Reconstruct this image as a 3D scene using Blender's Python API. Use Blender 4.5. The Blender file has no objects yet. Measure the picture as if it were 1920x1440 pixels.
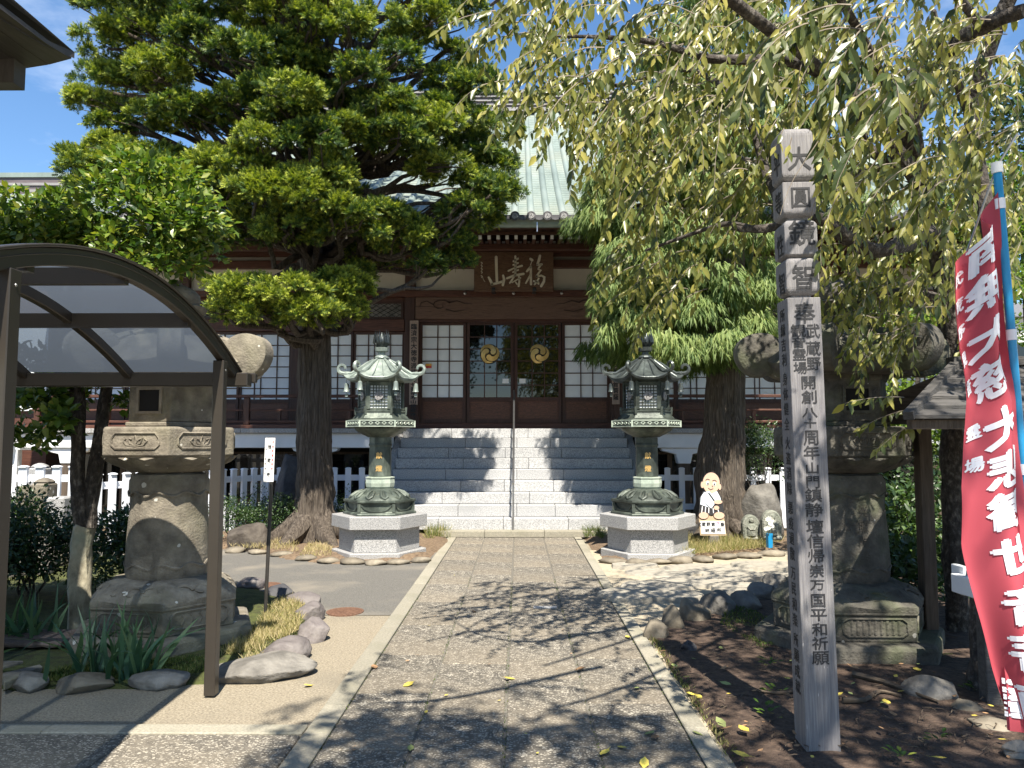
import bpy, bmesh, math, random
import numpy as np
from mathutils import Vector, Matrix, noise
random.seed(7)
rng = np.random.default_rng(7)
R = math.radians
SC = bpy.context.scene
COL = SC.collection
PI = math.pi

# ------------------------------------------------------------------ camera
F = 1443.0                                   # focal length in pixels of a 1920 px wide frame
EYE = Vector((0, 0, 1.55)); PITCH = R(4.24); YAW = R(0.476)
cam = bpy.data.cameras.new('camera'); co = bpy.data.objects.new('camera', cam); COL.objects.link(co)
cam.sensor_width = 36; cam.lens = 36 * F / 1920; cam.clip_start = 0.05; cam.clip_end = 3000
co.location = EYE; co.rotation_euler = (PI / 2 + PITCH, 0, YAW)
SC.camera = co

def ray(px, py):
    a = (px - 960) / F; b = (720 - py) / F
    d = Vector((a, math.cos(PITCH) - b * math.sin(PITCH), math.sin(PITCH) + b * math.cos(PITCH)))
    return Matrix.Rotation(YAW, 3, 'Z') @ d
def at(px, py, Y):
    d = ray(px, py); return EYE + d * (Y / d.y)
def gd(px, py, z=0.0):
    d = ray(px, py); return EYE + d * ((z - EYE.z) / d.z)

# ------------------------------------------------------------------ world, sun, exposure
SUNV = Vector((-0.10, 0.64, -1.0)).normalized()
w = bpy.data.worlds.new('World'); SC.world = w; w.use_nodes = True
nt = w.node_tree; nt.nodes.clear()
out = nt.nodes.new('ShaderNodeOutputWorld'); bg = nt.nodes.new('ShaderNodeBackground')
sky = nt.nodes.new('ShaderNodeTexSky'); sky.sky_type = 'NISHITA'; sky.sun_disc = False
sky.sun_elevation = R(57); sky.sun_rotation = R(172); sky.air_density = 1.0; sky.dust_density = 0.3; sky.ozone_density = 2.5
hs = nt.nodes.new('ShaderNodeHueSaturation'); hs.inputs['Saturation'].default_value = 1.15; hs.inputs['Value'].default_value = 1.0
tc = nt.nodes.new('ShaderNodeTexCoord'); mp = nt.nodes.new('ShaderNodeMapping'); mp.inputs['Scale'].default_value = (1.3, 1.3, 3.2)
mp.inputs['Location'].default_value = (0.35, 0.1, 0.2)
nz = nt.nodes.new('ShaderNodeTexNoise'); nz.inputs['Scale'].default_value = 3.2; nz.inputs['Detail'].default_value = 7; nz.inputs['Roughness'].default_value = 0.6
cr = nt.nodes.new('ShaderNodeValToRGB'); cr.color_ramp.elements[0].position = 0.54; cr.color_ramp.elements[1].position = 0.84
cr.color_ramp.elements[1].color = (0.5, 0.5, 0.5, 1)
mx = nt.nodes.new('ShaderNodeMixRGB'); mx.inputs['Color2'].default_value = (6.5, 7.0, 7.8, 1)
L = nt.links.new
L(tc.outputs['Generated'], mp.inputs['Vector']); L(mp.outputs['Vector'], nz.inputs['Vector']); L(nz.outputs['Fac'], cr.inputs['Fac'])
L(sky.outputs['Color'], hs.inputs['Color']); L(hs.outputs['Color'], mx.inputs['Color1']); L(cr.outputs['Color'], mx.inputs['Fac'])
L(mx.outputs['Color'], bg.inputs['Color']); L(bg.outputs['Background'], out.inputs['Surface'])
bg.inputs['Strength'].default_value = 0.088
sun = bpy.data.lights.new('sun', 'SUN'); so = bpy.data.objects.new('sun', sun); COL.objects.link(so)
sun.energy = 4.9; sun.angle = R(0.53); sun.color = (1.0, 0.93, 0.81)
so.rotation_euler = SUNV.to_track_quat('-Z', 'Y').to_euler(); so.location = (0, -10, 20)
vs = SC.view_settings; vs.view_transform = 'Standard'; vs.look = 'None'; vs.exposure = 1.32; vs.gamma = 1.0; vs.use_curve_mapping = False
SC.cycles.max_bounces = 6; SC.cycles.diffuse_bounces = 3; SC.cycles.transparent_max_bounces = 8

# ------------------------------------------------------------------ materials
def nmat(name, cols, scale=5.0, rough=0.8, bump=0.0, bscale=None, mscale=(1, 1, 1), detail=6, pos=None, metal=0.0, spec=0.5,
         coord='Object', extra=None, ior=1.45, distort=0.0, fleck=None, objrand=0.0, coat=0.0):
    m = bpy.data.materials.new(name); m.use_nodes = True; t = m.node_tree; N = t.nodes; K = t.links.new
    p = N['Principled BSDF']; p.inputs['Roughness'].default_value = rough; p.inputs['Metallic'].default_value = metal
    p.inputs['Specular IOR Level'].default_value = spec; p.inputs['IOR'].default_value = ior; p.inputs['Coat Weight'].default_value = coat
    c = N.new('ShaderNodeTexCoord'); g = N.new('ShaderNodeMapping'); g.inputs['Scale'].default_value = mscale
    K(c.outputs[coord], g.inputs['Vector'])
    n = N.new('ShaderNodeTexNoise'); n.inputs['Scale'].default_value = scale; n.inputs['Detail'].default_value = detail
    n.inputs['Roughness'].default_value = 0.62; n.inputs['Distortion'].default_value = distort
    K(g.outputs['Vector'], n.inputs['Vector'])
    r = N.new('ShaderNodeValToRGB'); e = r.color_ramp.elements
    pos = pos or [0.3 + 0.4 * i / max(1, len(cols) - 1) for i in range(len(cols))]
    while len(e) < len(cols): e.new(0.5)
    for i, cc in enumerate(cols): e[i].position = pos[i]; e[i].color = (*cc, 1)
    K(n.outputs['Fac'], r.inputs['Fac']); src = r.outputs['Color']
    if fleck:                                  # (scale, colour, threshold, mapping)
        fs, fc, th, fm = fleck
        g2 = N.new('ShaderNodeMapping'); g2.inputs['Scale'].default_value = fm; K(c.outputs[coord], g2.inputs['Vector'])
        n3 = N.new('ShaderNodeTexNoise'); n3.inputs['Scale'].default_value = 9; K(g2.outputs['Vector'], n3.inputs['Vector'])
        ad = N.new('ShaderNodeVectorMath'); ad.operation = 'MULTIPLY_ADD'; ad.inputs[1].default_value = (0.05, 0.05, 0.05)
        K(n3.outputs['Color'], ad.inputs[0]); K(g2.outputs['Vector'], ad.inputs[2])
        v = N.new('ShaderNodeTexVoronoi'); v.inputs['Scale'].default_value = fs; K(ad.outputs['Vector'], v.inputs['Vector'])
        sp = N.new('ShaderNodeSeparateColor'); K(v.outputs['Color'], sp.inputs['Color'])
        ml = N.new('ShaderNodeMath'); ml.operation = 'MULTIPLY'; K(sp.outputs['Red'], ml.inputs[0]); ml.inputs[1].default_value = th
        lt = N.new('ShaderNodeMath'); lt.operation = 'LESS_THAN'; K(v.outputs['Distance'], lt.inputs[0]); K(ml.outputs[0], lt.inputs[1])
        q = N.new('ShaderNodeMixRGB'); K(lt.outputs[0], q.inputs['Fac']); K(src, q.inputs['Color1']); q.inputs['Color2'].default_value = (*fc, 1)
        src = q.outputs['Color']
    if extra:                                  # large soft stains (scale, colour, strength, lo, hi)
        s2, c2, k2, lo, hi = extra
        n2 = N.new('ShaderNodeTexNoise'); n2.inputs['Scale'].default_value = s2; n2.inputs['Detail'].default_value = 5
        K(c.outputs[coord], n2.inputs['Vector'])
        mr = N.new('ShaderNodeMapRange'); mr.inputs['From Min'].default_value = lo; mr.inputs['From Max'].default_value = hi; mr.inputs['To Max'].default_value = k2
        K(n2.outputs['Fac'], mr.inputs['Value'])
        q = N.new('ShaderNodeMixRGB'); K(mr.outputs[0], q.inputs['Fac']); K(src, q.inputs['Color1']); q.inputs['Color2'].default_value = (*c2, 1)
        src = q.outputs['Color']
    if objrand:
        oi = N.new('ShaderNodeObjectInfo'); mr = N.new('ShaderNodeMapRange'); K(oi.outputs['Random'], mr.inputs['Value'])
        mr.inputs['To Min'].default_value = 1 - objrand; mr.inputs['To Max'].default_value = 1 + objrand
        h = N.new('ShaderNodeHueSaturation'); K(mr.outputs[0], h.inputs['Value']); K(src, h.inputs['Color']); src = h.outputs['Color']
    K(src, p.inputs['Base Color'])
    if bump:
        nb = N.new('ShaderNodeTexNoise'); nb.inputs['Scale'].default_value = bscale or scale * 2; nb.inputs['Detail'].default_value = 6
        K(g.outputs['Vector'], nb.inputs['Vector'])
        b = N.new('ShaderNodeBump'); b.inputs['Strength'].default_value = min(1, bump); b.inputs['Distance'].default_value = 0.02 * max(1, bump)
        K(nb.outputs['Fac'], b.inputs['Height']); K(b.outputs['Normal'], p.inputs['Normal'])
    return m

def leafmat(name, cols, rough=0.45, trans=0.3, spec=0.5, tcol=None, objrand=False):
    m = bpy.data.materials.new(name); m.use_nodes = True; t = m.node_tree; N = t.nodes; K = t.links.new
    p = N['Principled BSDF']; p.inputs['Roughness'].default_value = rough; p.inputs['Specular IOR Level'].default_value = spec
    r = N.new('ShaderNodeValToRGB'); e = r.color_ramp.elements
    while len(e) < len(cols): e.new(0.5)
    for i, cc in enumerate(cols): e[i].position = i / (len(cols) - 1); e[i].color = (*cc, 1)
    if objrand:
        a = N.new('ShaderNodeObjectInfo'); K(a.outputs['Random'], r.inputs['Fac'])
    else:
        a = N.new('ShaderNodeAttribute'); a.attribute_name = 'tint'; K(a.outputs['Fac'], r.inputs['Fac'])
    K(r.outputs['Color'], p.inputs['Base Color'])
    tr = N.new('ShaderNodeBsdfTranslucent'); q = N.new('ShaderNodeMixRGB'); q.blend_type = 'MULTIPLY'; q.inputs['Fac'].default_value = 1
    q.inputs['Color2'].default_value = (*(tcol or (1.5, 1.6, 0.6)), 1); K(r.outputs['Color'], q.inputs['Color1']); K(q.outputs['Color'], tr.inputs['Color'])
    ms = N.new('ShaderNodeMixShader'); ms.inputs['Fac'].default_value = trans
    K(p.outputs['BSDF'], ms.inputs[1]); K(tr.outputs['BSDF'], ms.inputs[2]); K(ms.outputs['Shader'], N['Material Output'].inputs['Surface'])
    return m

M = {}
M['slab'] = nmat('exposed aggregate slab', [(0.062, 0.056, 0.047), (0.125, 0.112, 0.092), (0.185, 0.163, 0.128)], 14, 0.9, 0.8, 70, fleck=(78, (0.40, 0.365, 0.30), 0.58, (0.75, 1.3, 1)), extra=(0.8, (0.24, 0.20, 0.145), 0.5, 0.42, 0.70), objrand=0.09)
M['kerb'] = nmat('worn granite kerb', [(0.20, 0.185, 0.147), (0.33, 0.305, 0.24)], 60, 0.85, 0.4, 90, extra=(2.5, (0.20, 0.19, 0.14), 0.6, 0.5, 0.7), objrand=0.12)
M['apron'] = nmat('washed gravel concrete', [(0.14, 0.115, 0.083), (0.25, 0.215, 0.158), (0.37, 0.325, 0.245)], 75, 0.92, 0.6, 110, extra=(1.1, (0.17, 0.15, 0.115), 0.65, 0.48, 0.66))
M['asphalt'] = nmat('weathered asphalt', [(0.075, 0.072, 0.066), (0.18, 0.17, 0.15)], 90, 0.92, 0.6, 150, extra=(1.6, (0.25, 0.22, 0.175), 0.6, 0.5, 0.7))
M['crazy'] = nmat('tan paving', [(0.29, 0.25, 0.18), (0.44, 0.38, 0.28)], 30, 0.9, 0.5, 80, extra=(2.2, (0.20, 0.17, 0.13), 0.6, 0.5, 0.7))
M['pave_stone'] = nmat('set-in paving stone', [(0.22, 0.20, 0.165), (0.36, 0.33, 0.27)], 12, 0.85)
M['soil'] = nmat('dark garden soil', [(0.028, 0.018, 0.013), (0.065, 0.043, 0.031), (0.11, 0.075, 0.053)], 22, 0.95, 1.0, 45, extra=(1.2, (0.10, 0.065, 0.045), 0.5, 0.5, 0.7))
M['soil2'] = nmat('brown litter soil', [(0.06, 0.04, 0.025), (0.16, 0.11, 0.07), (0.22, 0.16, 0.10)], 25, 0.95, 1.0, 60)
M['moss'] = nmat('mossy ground', [(0.035, 0.030, 0.014), (0.055, 0.065, 0.016), (0.09, 0.10, 0.025)], 14, 0.95, 1.0, 60)
M['ground'] = nmat('earth ground', [(0.16, 0.14, 0.10), (0.28, 0.25, 0.19)], 3, 0.95, 0.3, 20)
M['granite'] = nmat('pale speckled granite', [(0.10, 0.10, 0.102), (0.30, 0.298, 0.295), (0.48, 0.475, 0.465)], 130, 0.55, 0.1, 200, pos=[0.36, 0.5, 0.62], detail=3, objrand=0.05)
M['granite_step'] = nmat('stair granite', [(0.17, 0.17, 0.172), (0.35, 0.352, 0.355), (0.50, 0.50, 0.50)], 70, 0.7, 0.1, 120, pos=[0.33, 0.5, 0.66], detail=4, extra=(1.7, (0.25, 0.255, 0.26), 0.5, 0.5, 0.7), objrand=0.07)
M['bronze'] = nmat('verdigris bronze', [(0.026, 0.033, 0.028), (0.070, 0.086, 0.072), (0.17, 0.195, 0.16)], 6, 0.5, 0.2, 30, metal=0.35, mscale=(1, 1, 0.5), objrand=0.06)
M['bronze_pale'] = nmat('pale green patina', [(0.22, 0.27, 0.22), (0.40, 0.46, 0.38), (0.5, 0.54, 0.46)], 5, 0.5, 0.15, 30, metal=0.2, mscale=(1, 1, 0.5))
M['bronze_dark'] = nmat('dark bronze roof', [(0.025, 0.032, 0.034), (0.06, 0.07, 0.07)], 8, 0.3, 0.15, 30, metal=0.5)
M['gold'] = nmat('aged gold', [(0.60, 0.42, 0.14), (0.76, 0.56, 0.22)], 8, 0.36, 0.05, 20, metal=0.4)
M['copper_letter'] = nmat('gilt letter', [(0.55, 0.36, 0.12), (0.75, 0.5, 0.2)], 20, 0.4, metal=0.4)
M['wood_dark'] = nmat('red-brown timber', [(0.038, 0.014, 0.009), (0.085, 0.032, 0.02), (0.13, 0.055, 0.033)], 6, 0.5, 0.3, 40, mscale=(0.5, 3, 8), distort=1.2, objrand=0.15)
M['wood_vert'] = nmat('red-brown timber upright', [(0.036, 0.014, 0.009), (0.08, 0.033, 0.021)], 8, 0.5, 0.3, 40, mscale=(6, 3, 0.4), objrand=0.15)
M['wood_panel'] = nmat('figured door panel', [(0.05, 0.018, 0.011), (0.15, 0.06, 0.032), (0.07, 0.026, 0.015), (0.17, 0.07, 0.038)], 5, 0.42, 0.2, 30, mscale=(0.7, 1, 5), distort=2.5, pos=[0.3, 0.45, 0.55, 0.7])
M['plaque'] = nmat('plaque timber', [(0.075, 0.040, 0.022), (0.17, 0.095, 0.055), (0.09, 0.048, 0.028), (0.19, 0.11, 0.065)], 4, 0.55, 0.3, 24, mscale=(0.8, 1, 7), distort=1.8, pos=[0.3, 0.45, 0.55, 0.7])
M['rafter'] = nmat('rafter timber', [(0.05, 0.021, 0.013), (0.09, 0.04, 0.022)], 8, 0.6, 0.1)
M['white'] = nmat('white paint', [(0.74, 0.74, 0.74), (0.82, 0.82, 0.81)], 3, 0.6)
M['cream'] = nmat('cream lettering', [(0.62, 0.57, 0.45), (0.72, 0.67, 0.55)], 8, 0.6)
M['plaster'] = nmat('cream plaster', [(0.52, 0.49, 0.43), (0.62, 0.58, 0.51)], 2, 0.9)
M['paper'] = nmat('frosted white glass', [(0.70, 0.74, 0.76), (0.82, 0.84, 0.85)], 3, 0.25, 0.15, 60, objrand=0.05)
M['paper2'] = nmat('pale blue paper', [(0.62, 0.68, 0.76), (0.74, 0.79, 0.85)], 3, 0.5, objrand=0.05)
M['darkglass'] = nmat('dark window glass', [(0.004, 0.005, 0.005), (0.008, 0.009, 0.009)], 3, 0.02, ior=1.62, spec=0.5)
M['void'] = nmat('dark interior', [(0.006, 0.006, 0.006), (0.012, 0.011, 0.010)], 3, 0.9)
M['lintel'] = nmat('carved lintel', [(0.06, 0.033, 0.023), (0.17, 0.10, 0.07), (0.085, 0.048, 0.033)], 4, 0.6, 0.35, 30, mscale=(0.6, 1, 9), distort=1.5, pos=[0.3, 0.5, 0.7])
M['lintel_cut'] = nmat('carving edge', [(0.035, 0.018, 0.012), (0.05, 0.027, 0.018)], 9, 0.6)
M['copper'] = nmat('verdigris copper roof', [(0.13, 0.165, 0.15), (0.19, 0.235, 0.215), (0.25, 0.285, 0.262)], 1.4, 0.5, 0.0, mscale=(1.2, 0.35, 0.35), detail=8, extra=(0.6, (0.25, 0.26, 0.21), 0.5, 0.5, 0.65), objrand=0.06)
M['roof_cap'] = nmat('dark roof end cap', [(0.05, 0.048, 0.05), (0.12, 0.115, 0.12)], 9, 0.5, metal=0.3)
M['cap_relief'] = nmat('roof cap relief', [(0.22, 0.21, 0.21), (0.32, 0.31, 0.30)], 9, 0.5, metal=0.3)
M['ridge_dark'] = nmat('ridge dark metal', [(0.075, 0.06, 0.065), (0.14, 0.115, 0.12)], 2, 0.6, mscale=(1, 1, 6))
M['ridge_pale'] = nmat('ridge pale metal', [(0.17, 0.16, 0.16), (0.27, 0.26, 0.255)], 2, 0.6, mscale=(1, 1, 6))
M['gutter'] = nmat('green gutter metal', [(0.14, 0.19, 0.165), (0.24, 0.29, 0.25)], 3, 0.4, metal=0.3)
M['white_beam'] = nmat('white painted concrete', [(0.66, 0.69, 0.73), (0.76, 0.78, 0.81)], 1.5, 0.7, extra=(1.2, (0.50, 0.52, 0.55), 0.5, 0.52, 0.72))
M['picket'] = nmat('white picket plastic', [(0.66, 0.69, 0.75), (0.76, 0.78, 0.83)], 2, 0.45, objrand=0.05)
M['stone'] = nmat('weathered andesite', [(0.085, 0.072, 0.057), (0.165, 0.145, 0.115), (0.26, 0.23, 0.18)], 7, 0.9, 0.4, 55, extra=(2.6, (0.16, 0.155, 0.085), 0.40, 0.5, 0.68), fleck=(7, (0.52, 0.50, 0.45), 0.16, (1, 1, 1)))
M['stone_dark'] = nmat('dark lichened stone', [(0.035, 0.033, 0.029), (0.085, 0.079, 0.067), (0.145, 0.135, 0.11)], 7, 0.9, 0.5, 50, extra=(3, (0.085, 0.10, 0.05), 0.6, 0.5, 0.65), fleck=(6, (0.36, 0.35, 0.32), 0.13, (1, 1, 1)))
M['stone_cut'] = nmat('carved hollow in stone', [(0.05, 0.045, 0.038), (0.09, 0.08, 0.066)], 9, 0.95)
M['rock'] = nmat('grey river rock', [(0.075, 0.07, 0.063), (0.145, 0.135, 0.12), (0.23, 0.215, 0.19)], 5, 0.8, 0.7, 25, objrand=0.25)
M['rock_purple'] = nmat('purplish rock', [(0.075, 0.065, 0.064), (0.135, 0.118, 0.114), (0.20, 0.18, 0.168)], 5, 0.8, 0.7, 22, objrand=0.12)
M['rock_tan'] = nmat('tan border rock', [(0.085, 0.07, 0.052), (0.16, 0.137, 0.103), (0.24, 0.21, 0.16)], 5, 0.85, 0.5, 22, objrand=0.2)
M['rock_brown'] = nmat('dark brown boulder', [(0.03, 0.024, 0.02), (0.065, 0.054, 0.044), (0.11, 0.095, 0.078)], 5, 0.85, 0.7, 25)
M['rock_dark'] = nmat('blue-black boulder', [(0.02, 0.02, 0.024), (0.05, 0.05, 0.056), (0.09, 0.088, 0.085)], 4, 0.8, 0.8, 18)
M['bark'] = nmat('fibrous cypress bark', [(0.025, 0.019, 0.015), (0.075, 0.060, 0.047), (0.15, 0.125, 0.10)], 9, 0.95, 1.6, 12, mscale=(4.5, 4.5, 0.35), distort=0.6)
M['bark_cherry'] = nmat('rough cherry bark', [(0.02, 0.017, 0.015), (0.06, 0.05, 0.043), (0.20, 0.18, 0.155)], 30, 0.9, 1.4, 40, mscale=(1, 1, 0.6), pos=[0.3, 0.52, 0.72])
M['bark_pale'] = nmat('pale mottled bark', [(0.12, 0.10, 0.07), (0.32, 0.29, 0.21), (0.46, 0.42, 0.32)], 9, 0.8, 0.6, 22, mscale=(1, 1, 0.6), extra=(3, (0.24, 0.30, 0.24), 0.6, 0.5, 0.65))
M['litter'] = nmat('dry twig litter', [(0.05, 0.035, 0.025), (0.13, 0.10, 0.07)], 20, 0.9)
M['twig'] = nmat('pale twig', [(0.10, 0.08, 0.06), (0.26, 0.22, 0.17)], 20, 0.8)
M['canopy'] = nmat('brown anodised aluminium', [(0.034, 0.029, 0.024), (0.052, 0.044, 0.036)], 1.2, 0.33, metal=0.2)
M['pole'] = nmat('silvered cedar post', [(0.15, 0.145, 0.15), (0.205, 0.197, 0.20), (0.29, 0.278, 0.27)], 7, 0.85, 0.35, 14, mscale=(20, 20, 0.8), extra=(2.2, (0.15, 0.145, 0.16), 0.5, 0.45, 0.65), fleck=(30, (0.46, 0.44, 0.43), 0.10, (1.6, 1.6, 0.3)))
M['ink'] = nmat('black ink', [(0.015, 0.015, 0.017), (0.04, 0.04, 0.043)], 40, 0.7)
M['flag'] = leafmat('red banner cloth', [(0.47, 0.075, 0.105), (0.51, 0.085, 0.115)], 0.7, 0.25, 0.3, tcol=(1.2, .9, .9), objrand=True)
M['flag_white'] = nmat('white banner print', [(0.68, 0.68, 0.74), (0.76, 0.76, 0.82)], 4, 0.75)
M['blue'] = nmat('blue enamelled pole', [(0.015, 0.20, 0.42), (0.02, 0.25, 0.50)], 4, 0.25)
M['steel'] = nmat('brushed steel', [(0.38, 0.38, 0.39), (0.5, 0.5, 0.51)], 8, 0.3, metal=0.9)
M['blackmetal'] = nmat('black painted metal', [(0.02, 0.02, 0.02), (0.05, 0.045, 0.04)], 8, 0.4)
M['skin'] = nmat('painted skin', [(0.60, 0.39, 0.29), (0.64, 0.43, 0.32)], 3, 0.5)
M['robe'] = nmat('painted pale robe', [(0.68, 0.76, 0.82), (0.74, 0.81, 0.86)], 3, 0.5)
M['buff'] = nmat('buff board', [(0.42, 0.31, 0.19), (0.48, 0.37, 0.24)], 6, 0.7)
M['red'] = nmat('red print', [(0.62, 0.03, 0.03), (0.66, 0.05, 0.05)], 3, 0.5)
M['orange'] = nmat('orange print', [(0.75, 0.35, 0.04), (0.8, 0.45, 0.06)], 3, 0.5)
M['pink'] = nmat('pink print', [(0.85, 0.12, 0.25), (0.85, 0.15, 0.28)], 3, 0.5)
M['shelter'] = nmat('grey weathered boards', [(0.045, 0.042, 0.040), (0.10, 0.095, 0.09)], 8, 0.85, 0.5, 30, mscale=(0.5, 4, 4), objrand=0.2)
M['shelter_wood'] = nmat('brown weathered post', [(0.05, 0.036, 0.026), (0.11, 0.082, 0.06)], 8, 0.85, 0.4, 20, mscale=(6, 6, 0.5))
M['eave'] = nmat('dark brown eave boards', [(0.05, 0.043, 0.038), (0.085, 0.074, 0.066)], 8, 0.6, 0.1, mscale=(6, 0.4, 1), objrand=0.12)
M['tile_roof'] = nmat('grey roof', [(0.10, 0.10, 0.10), (0.16, 0.16, 0.165)], 8, 0.6)
M['rust'] = nmat('rusty cast iron', [(0.10, 0.05, 0.032), (0.20, 0.11, 0.07)], 30, 0.8, 0.6, 90)
M['wall_far'] = nmat('pale house wall', [(0.55, 0.55, 0.53), (0.66, 0.66, 0.64)], 2, 0.8)
M['fence_wood'] = nmat('brown board fence', [(0.10, 0.06, 0.04), (0.17, 0.11, 0.075)], 8, 0.8, mscale=(1, 1, 0.3), objrand=0.2)
M['flower'] = nmat('white petals', [(0.78, 0.77, 0.70), (0.84, 0.83, 0.78)], 8, 0.7)
M['mossy_stone'] = nmat('mossy carved stone', [(0.08, 0.085, 0.07), (0.19, 0.20, 0.165), (0.28, 0.28, 0.24)], 12, 0.9, 0.8, 45)
M['rope'] = nmat('brown ribbed clay', [(0.11, 0.08, 0.065), (0.18, 0.135, 0.11)], 9, 0.9, 0.4, 40)
M['patch'] = nmat('grey mortar', [(0.10, 0.095, 0.08), (0.17, 0.155, 0.13)], 40, 0.95, 0.3, 60)
# leaves
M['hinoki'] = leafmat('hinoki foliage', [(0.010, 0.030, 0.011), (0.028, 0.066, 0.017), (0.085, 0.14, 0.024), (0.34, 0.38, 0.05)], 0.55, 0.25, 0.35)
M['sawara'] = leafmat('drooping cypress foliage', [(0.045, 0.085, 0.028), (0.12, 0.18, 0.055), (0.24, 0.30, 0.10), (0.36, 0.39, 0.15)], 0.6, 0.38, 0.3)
M['cherry'] = leafmat('cherry leaves', [(0.03, 0.05, 0.012), (0.08, 0.105, 0.022), (0.19, 0.20, 0.045), (0.38, 0.35, 0.09)], 0.36, 0.36, 0.55, tcol=(1.5, 1.5, 0.5))
M['cherry_one'] = leafmat('cherry leaf', [(0.035, 0.058, 0.016), (0.07, 0.095, 0.022), (0.12, 0.14, 0.036), (0.22, 0.21, 0.06)], 0.38, 0.30, 0.6, objrand=True)
M['camellia'] = leafmat('broad glossy leaves', [(0.02, 0.048, 0.012), (0.05, 0.105, 0.018), (0.12, 0.185, 0.028), (0.28, 0.29, 0.05)], 0.36, 0.32, 0.5)
M['camellia_one'] = leafmat('broad glossy leaf', [(0.02, 0.048, 0.012), (0.05, 0.105, 0.018), (0.11, 0.175, 0.028), (0.20, 0.23, 0.04)], 0.36, 0.32, 0.5, objrand=True)
M['shrub'] = leafmat('shrub leaves', [(0.014, 0.032, 0.012), (0.035, 0.07, 0.02), (0.08, 0.13, 0.03)], 0.4, 0.2, 0.5)
M['maple'] = leafmat('maple leaves', [(0.05, 0.10, 0.02), (0.12, 0.19, 0.03), (0.22, 0.28, 0.05)], 0.5, 0.4, 0.4)
M['iris'] = leafmat('iris blades', [(0.03, 0.075, 0.04), (0.065, 0.14, 0.075), (0.13, 0.20, 0.09)], 0.42, 0.2, 0.4, objrand=True)
M['grass'] = leafmat('grass blades', [(0.05, 0.09, 0.02), (0.12, 0.15, 0.04), (0.32, 0.28, 0.12), (0.45, 0.37, 0.22)], 0.7, 0.3, 0.3)
M['fl_yellow'] = nmat('yellow fallen leaf', [(0.50, 0.38, 0.05), (0.62, 0.52, 0.12)], 20, 0.6, objrand=0.2)
M['fl_brown'] = nmat('tan fallen leaf', [(0.28, 0.15, 0.07), (0.42, 0.26, 0.14)], 20, 0.7, objrand=0.25)
M['fl_green'] = nmat('pale green fallen leaf', [(0.20, 0.26, 0.08), (0.34, 0.36, 0.14)], 20, 0.6, objrand=0.2)
def smoky():
    m = bpy.data.materials.new('smoked polycarbonate'); m.use_nodes = True; t = m.node_tree; N = t.nodes; K = t.links.new
    N.remove(N['Principled BSDF'])
    tr = N.new('ShaderNodeBsdfTransparent'); tr.inputs['Color'].default_value = (0.15, 0.18, 0.22, 1)
    gl = N.new('ShaderNodeBsdfGlossy'); gl.inputs['Roughness'].default_value = 0.05; gl.inputs['Color'].default_value = (0.8, 0.85, 0.9, 1)
    tl = N.new('ShaderNodeBsdfTranslucent'); tl.inputs['Color'].default_value = (0.12, 0.145, 0.185, 1)
    a = N.new('ShaderNodeMixShader'); a.inputs['Fac'].default_value = 0.42; K(tr.outputs[0], a.inputs[1]); K(tl.outputs[0], a.inputs[2])
    b = N.new('ShaderNodeMixShader'); b.inputs['Fac'].default_value = 0.08; K(a.outputs[0], b.inputs[1]); K(gl.outputs[0], b.inputs[2])
    K(b.outputs[0], N['Material Output'].inputs['Surface']); return m
M['smoke'] = smoky()

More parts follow.
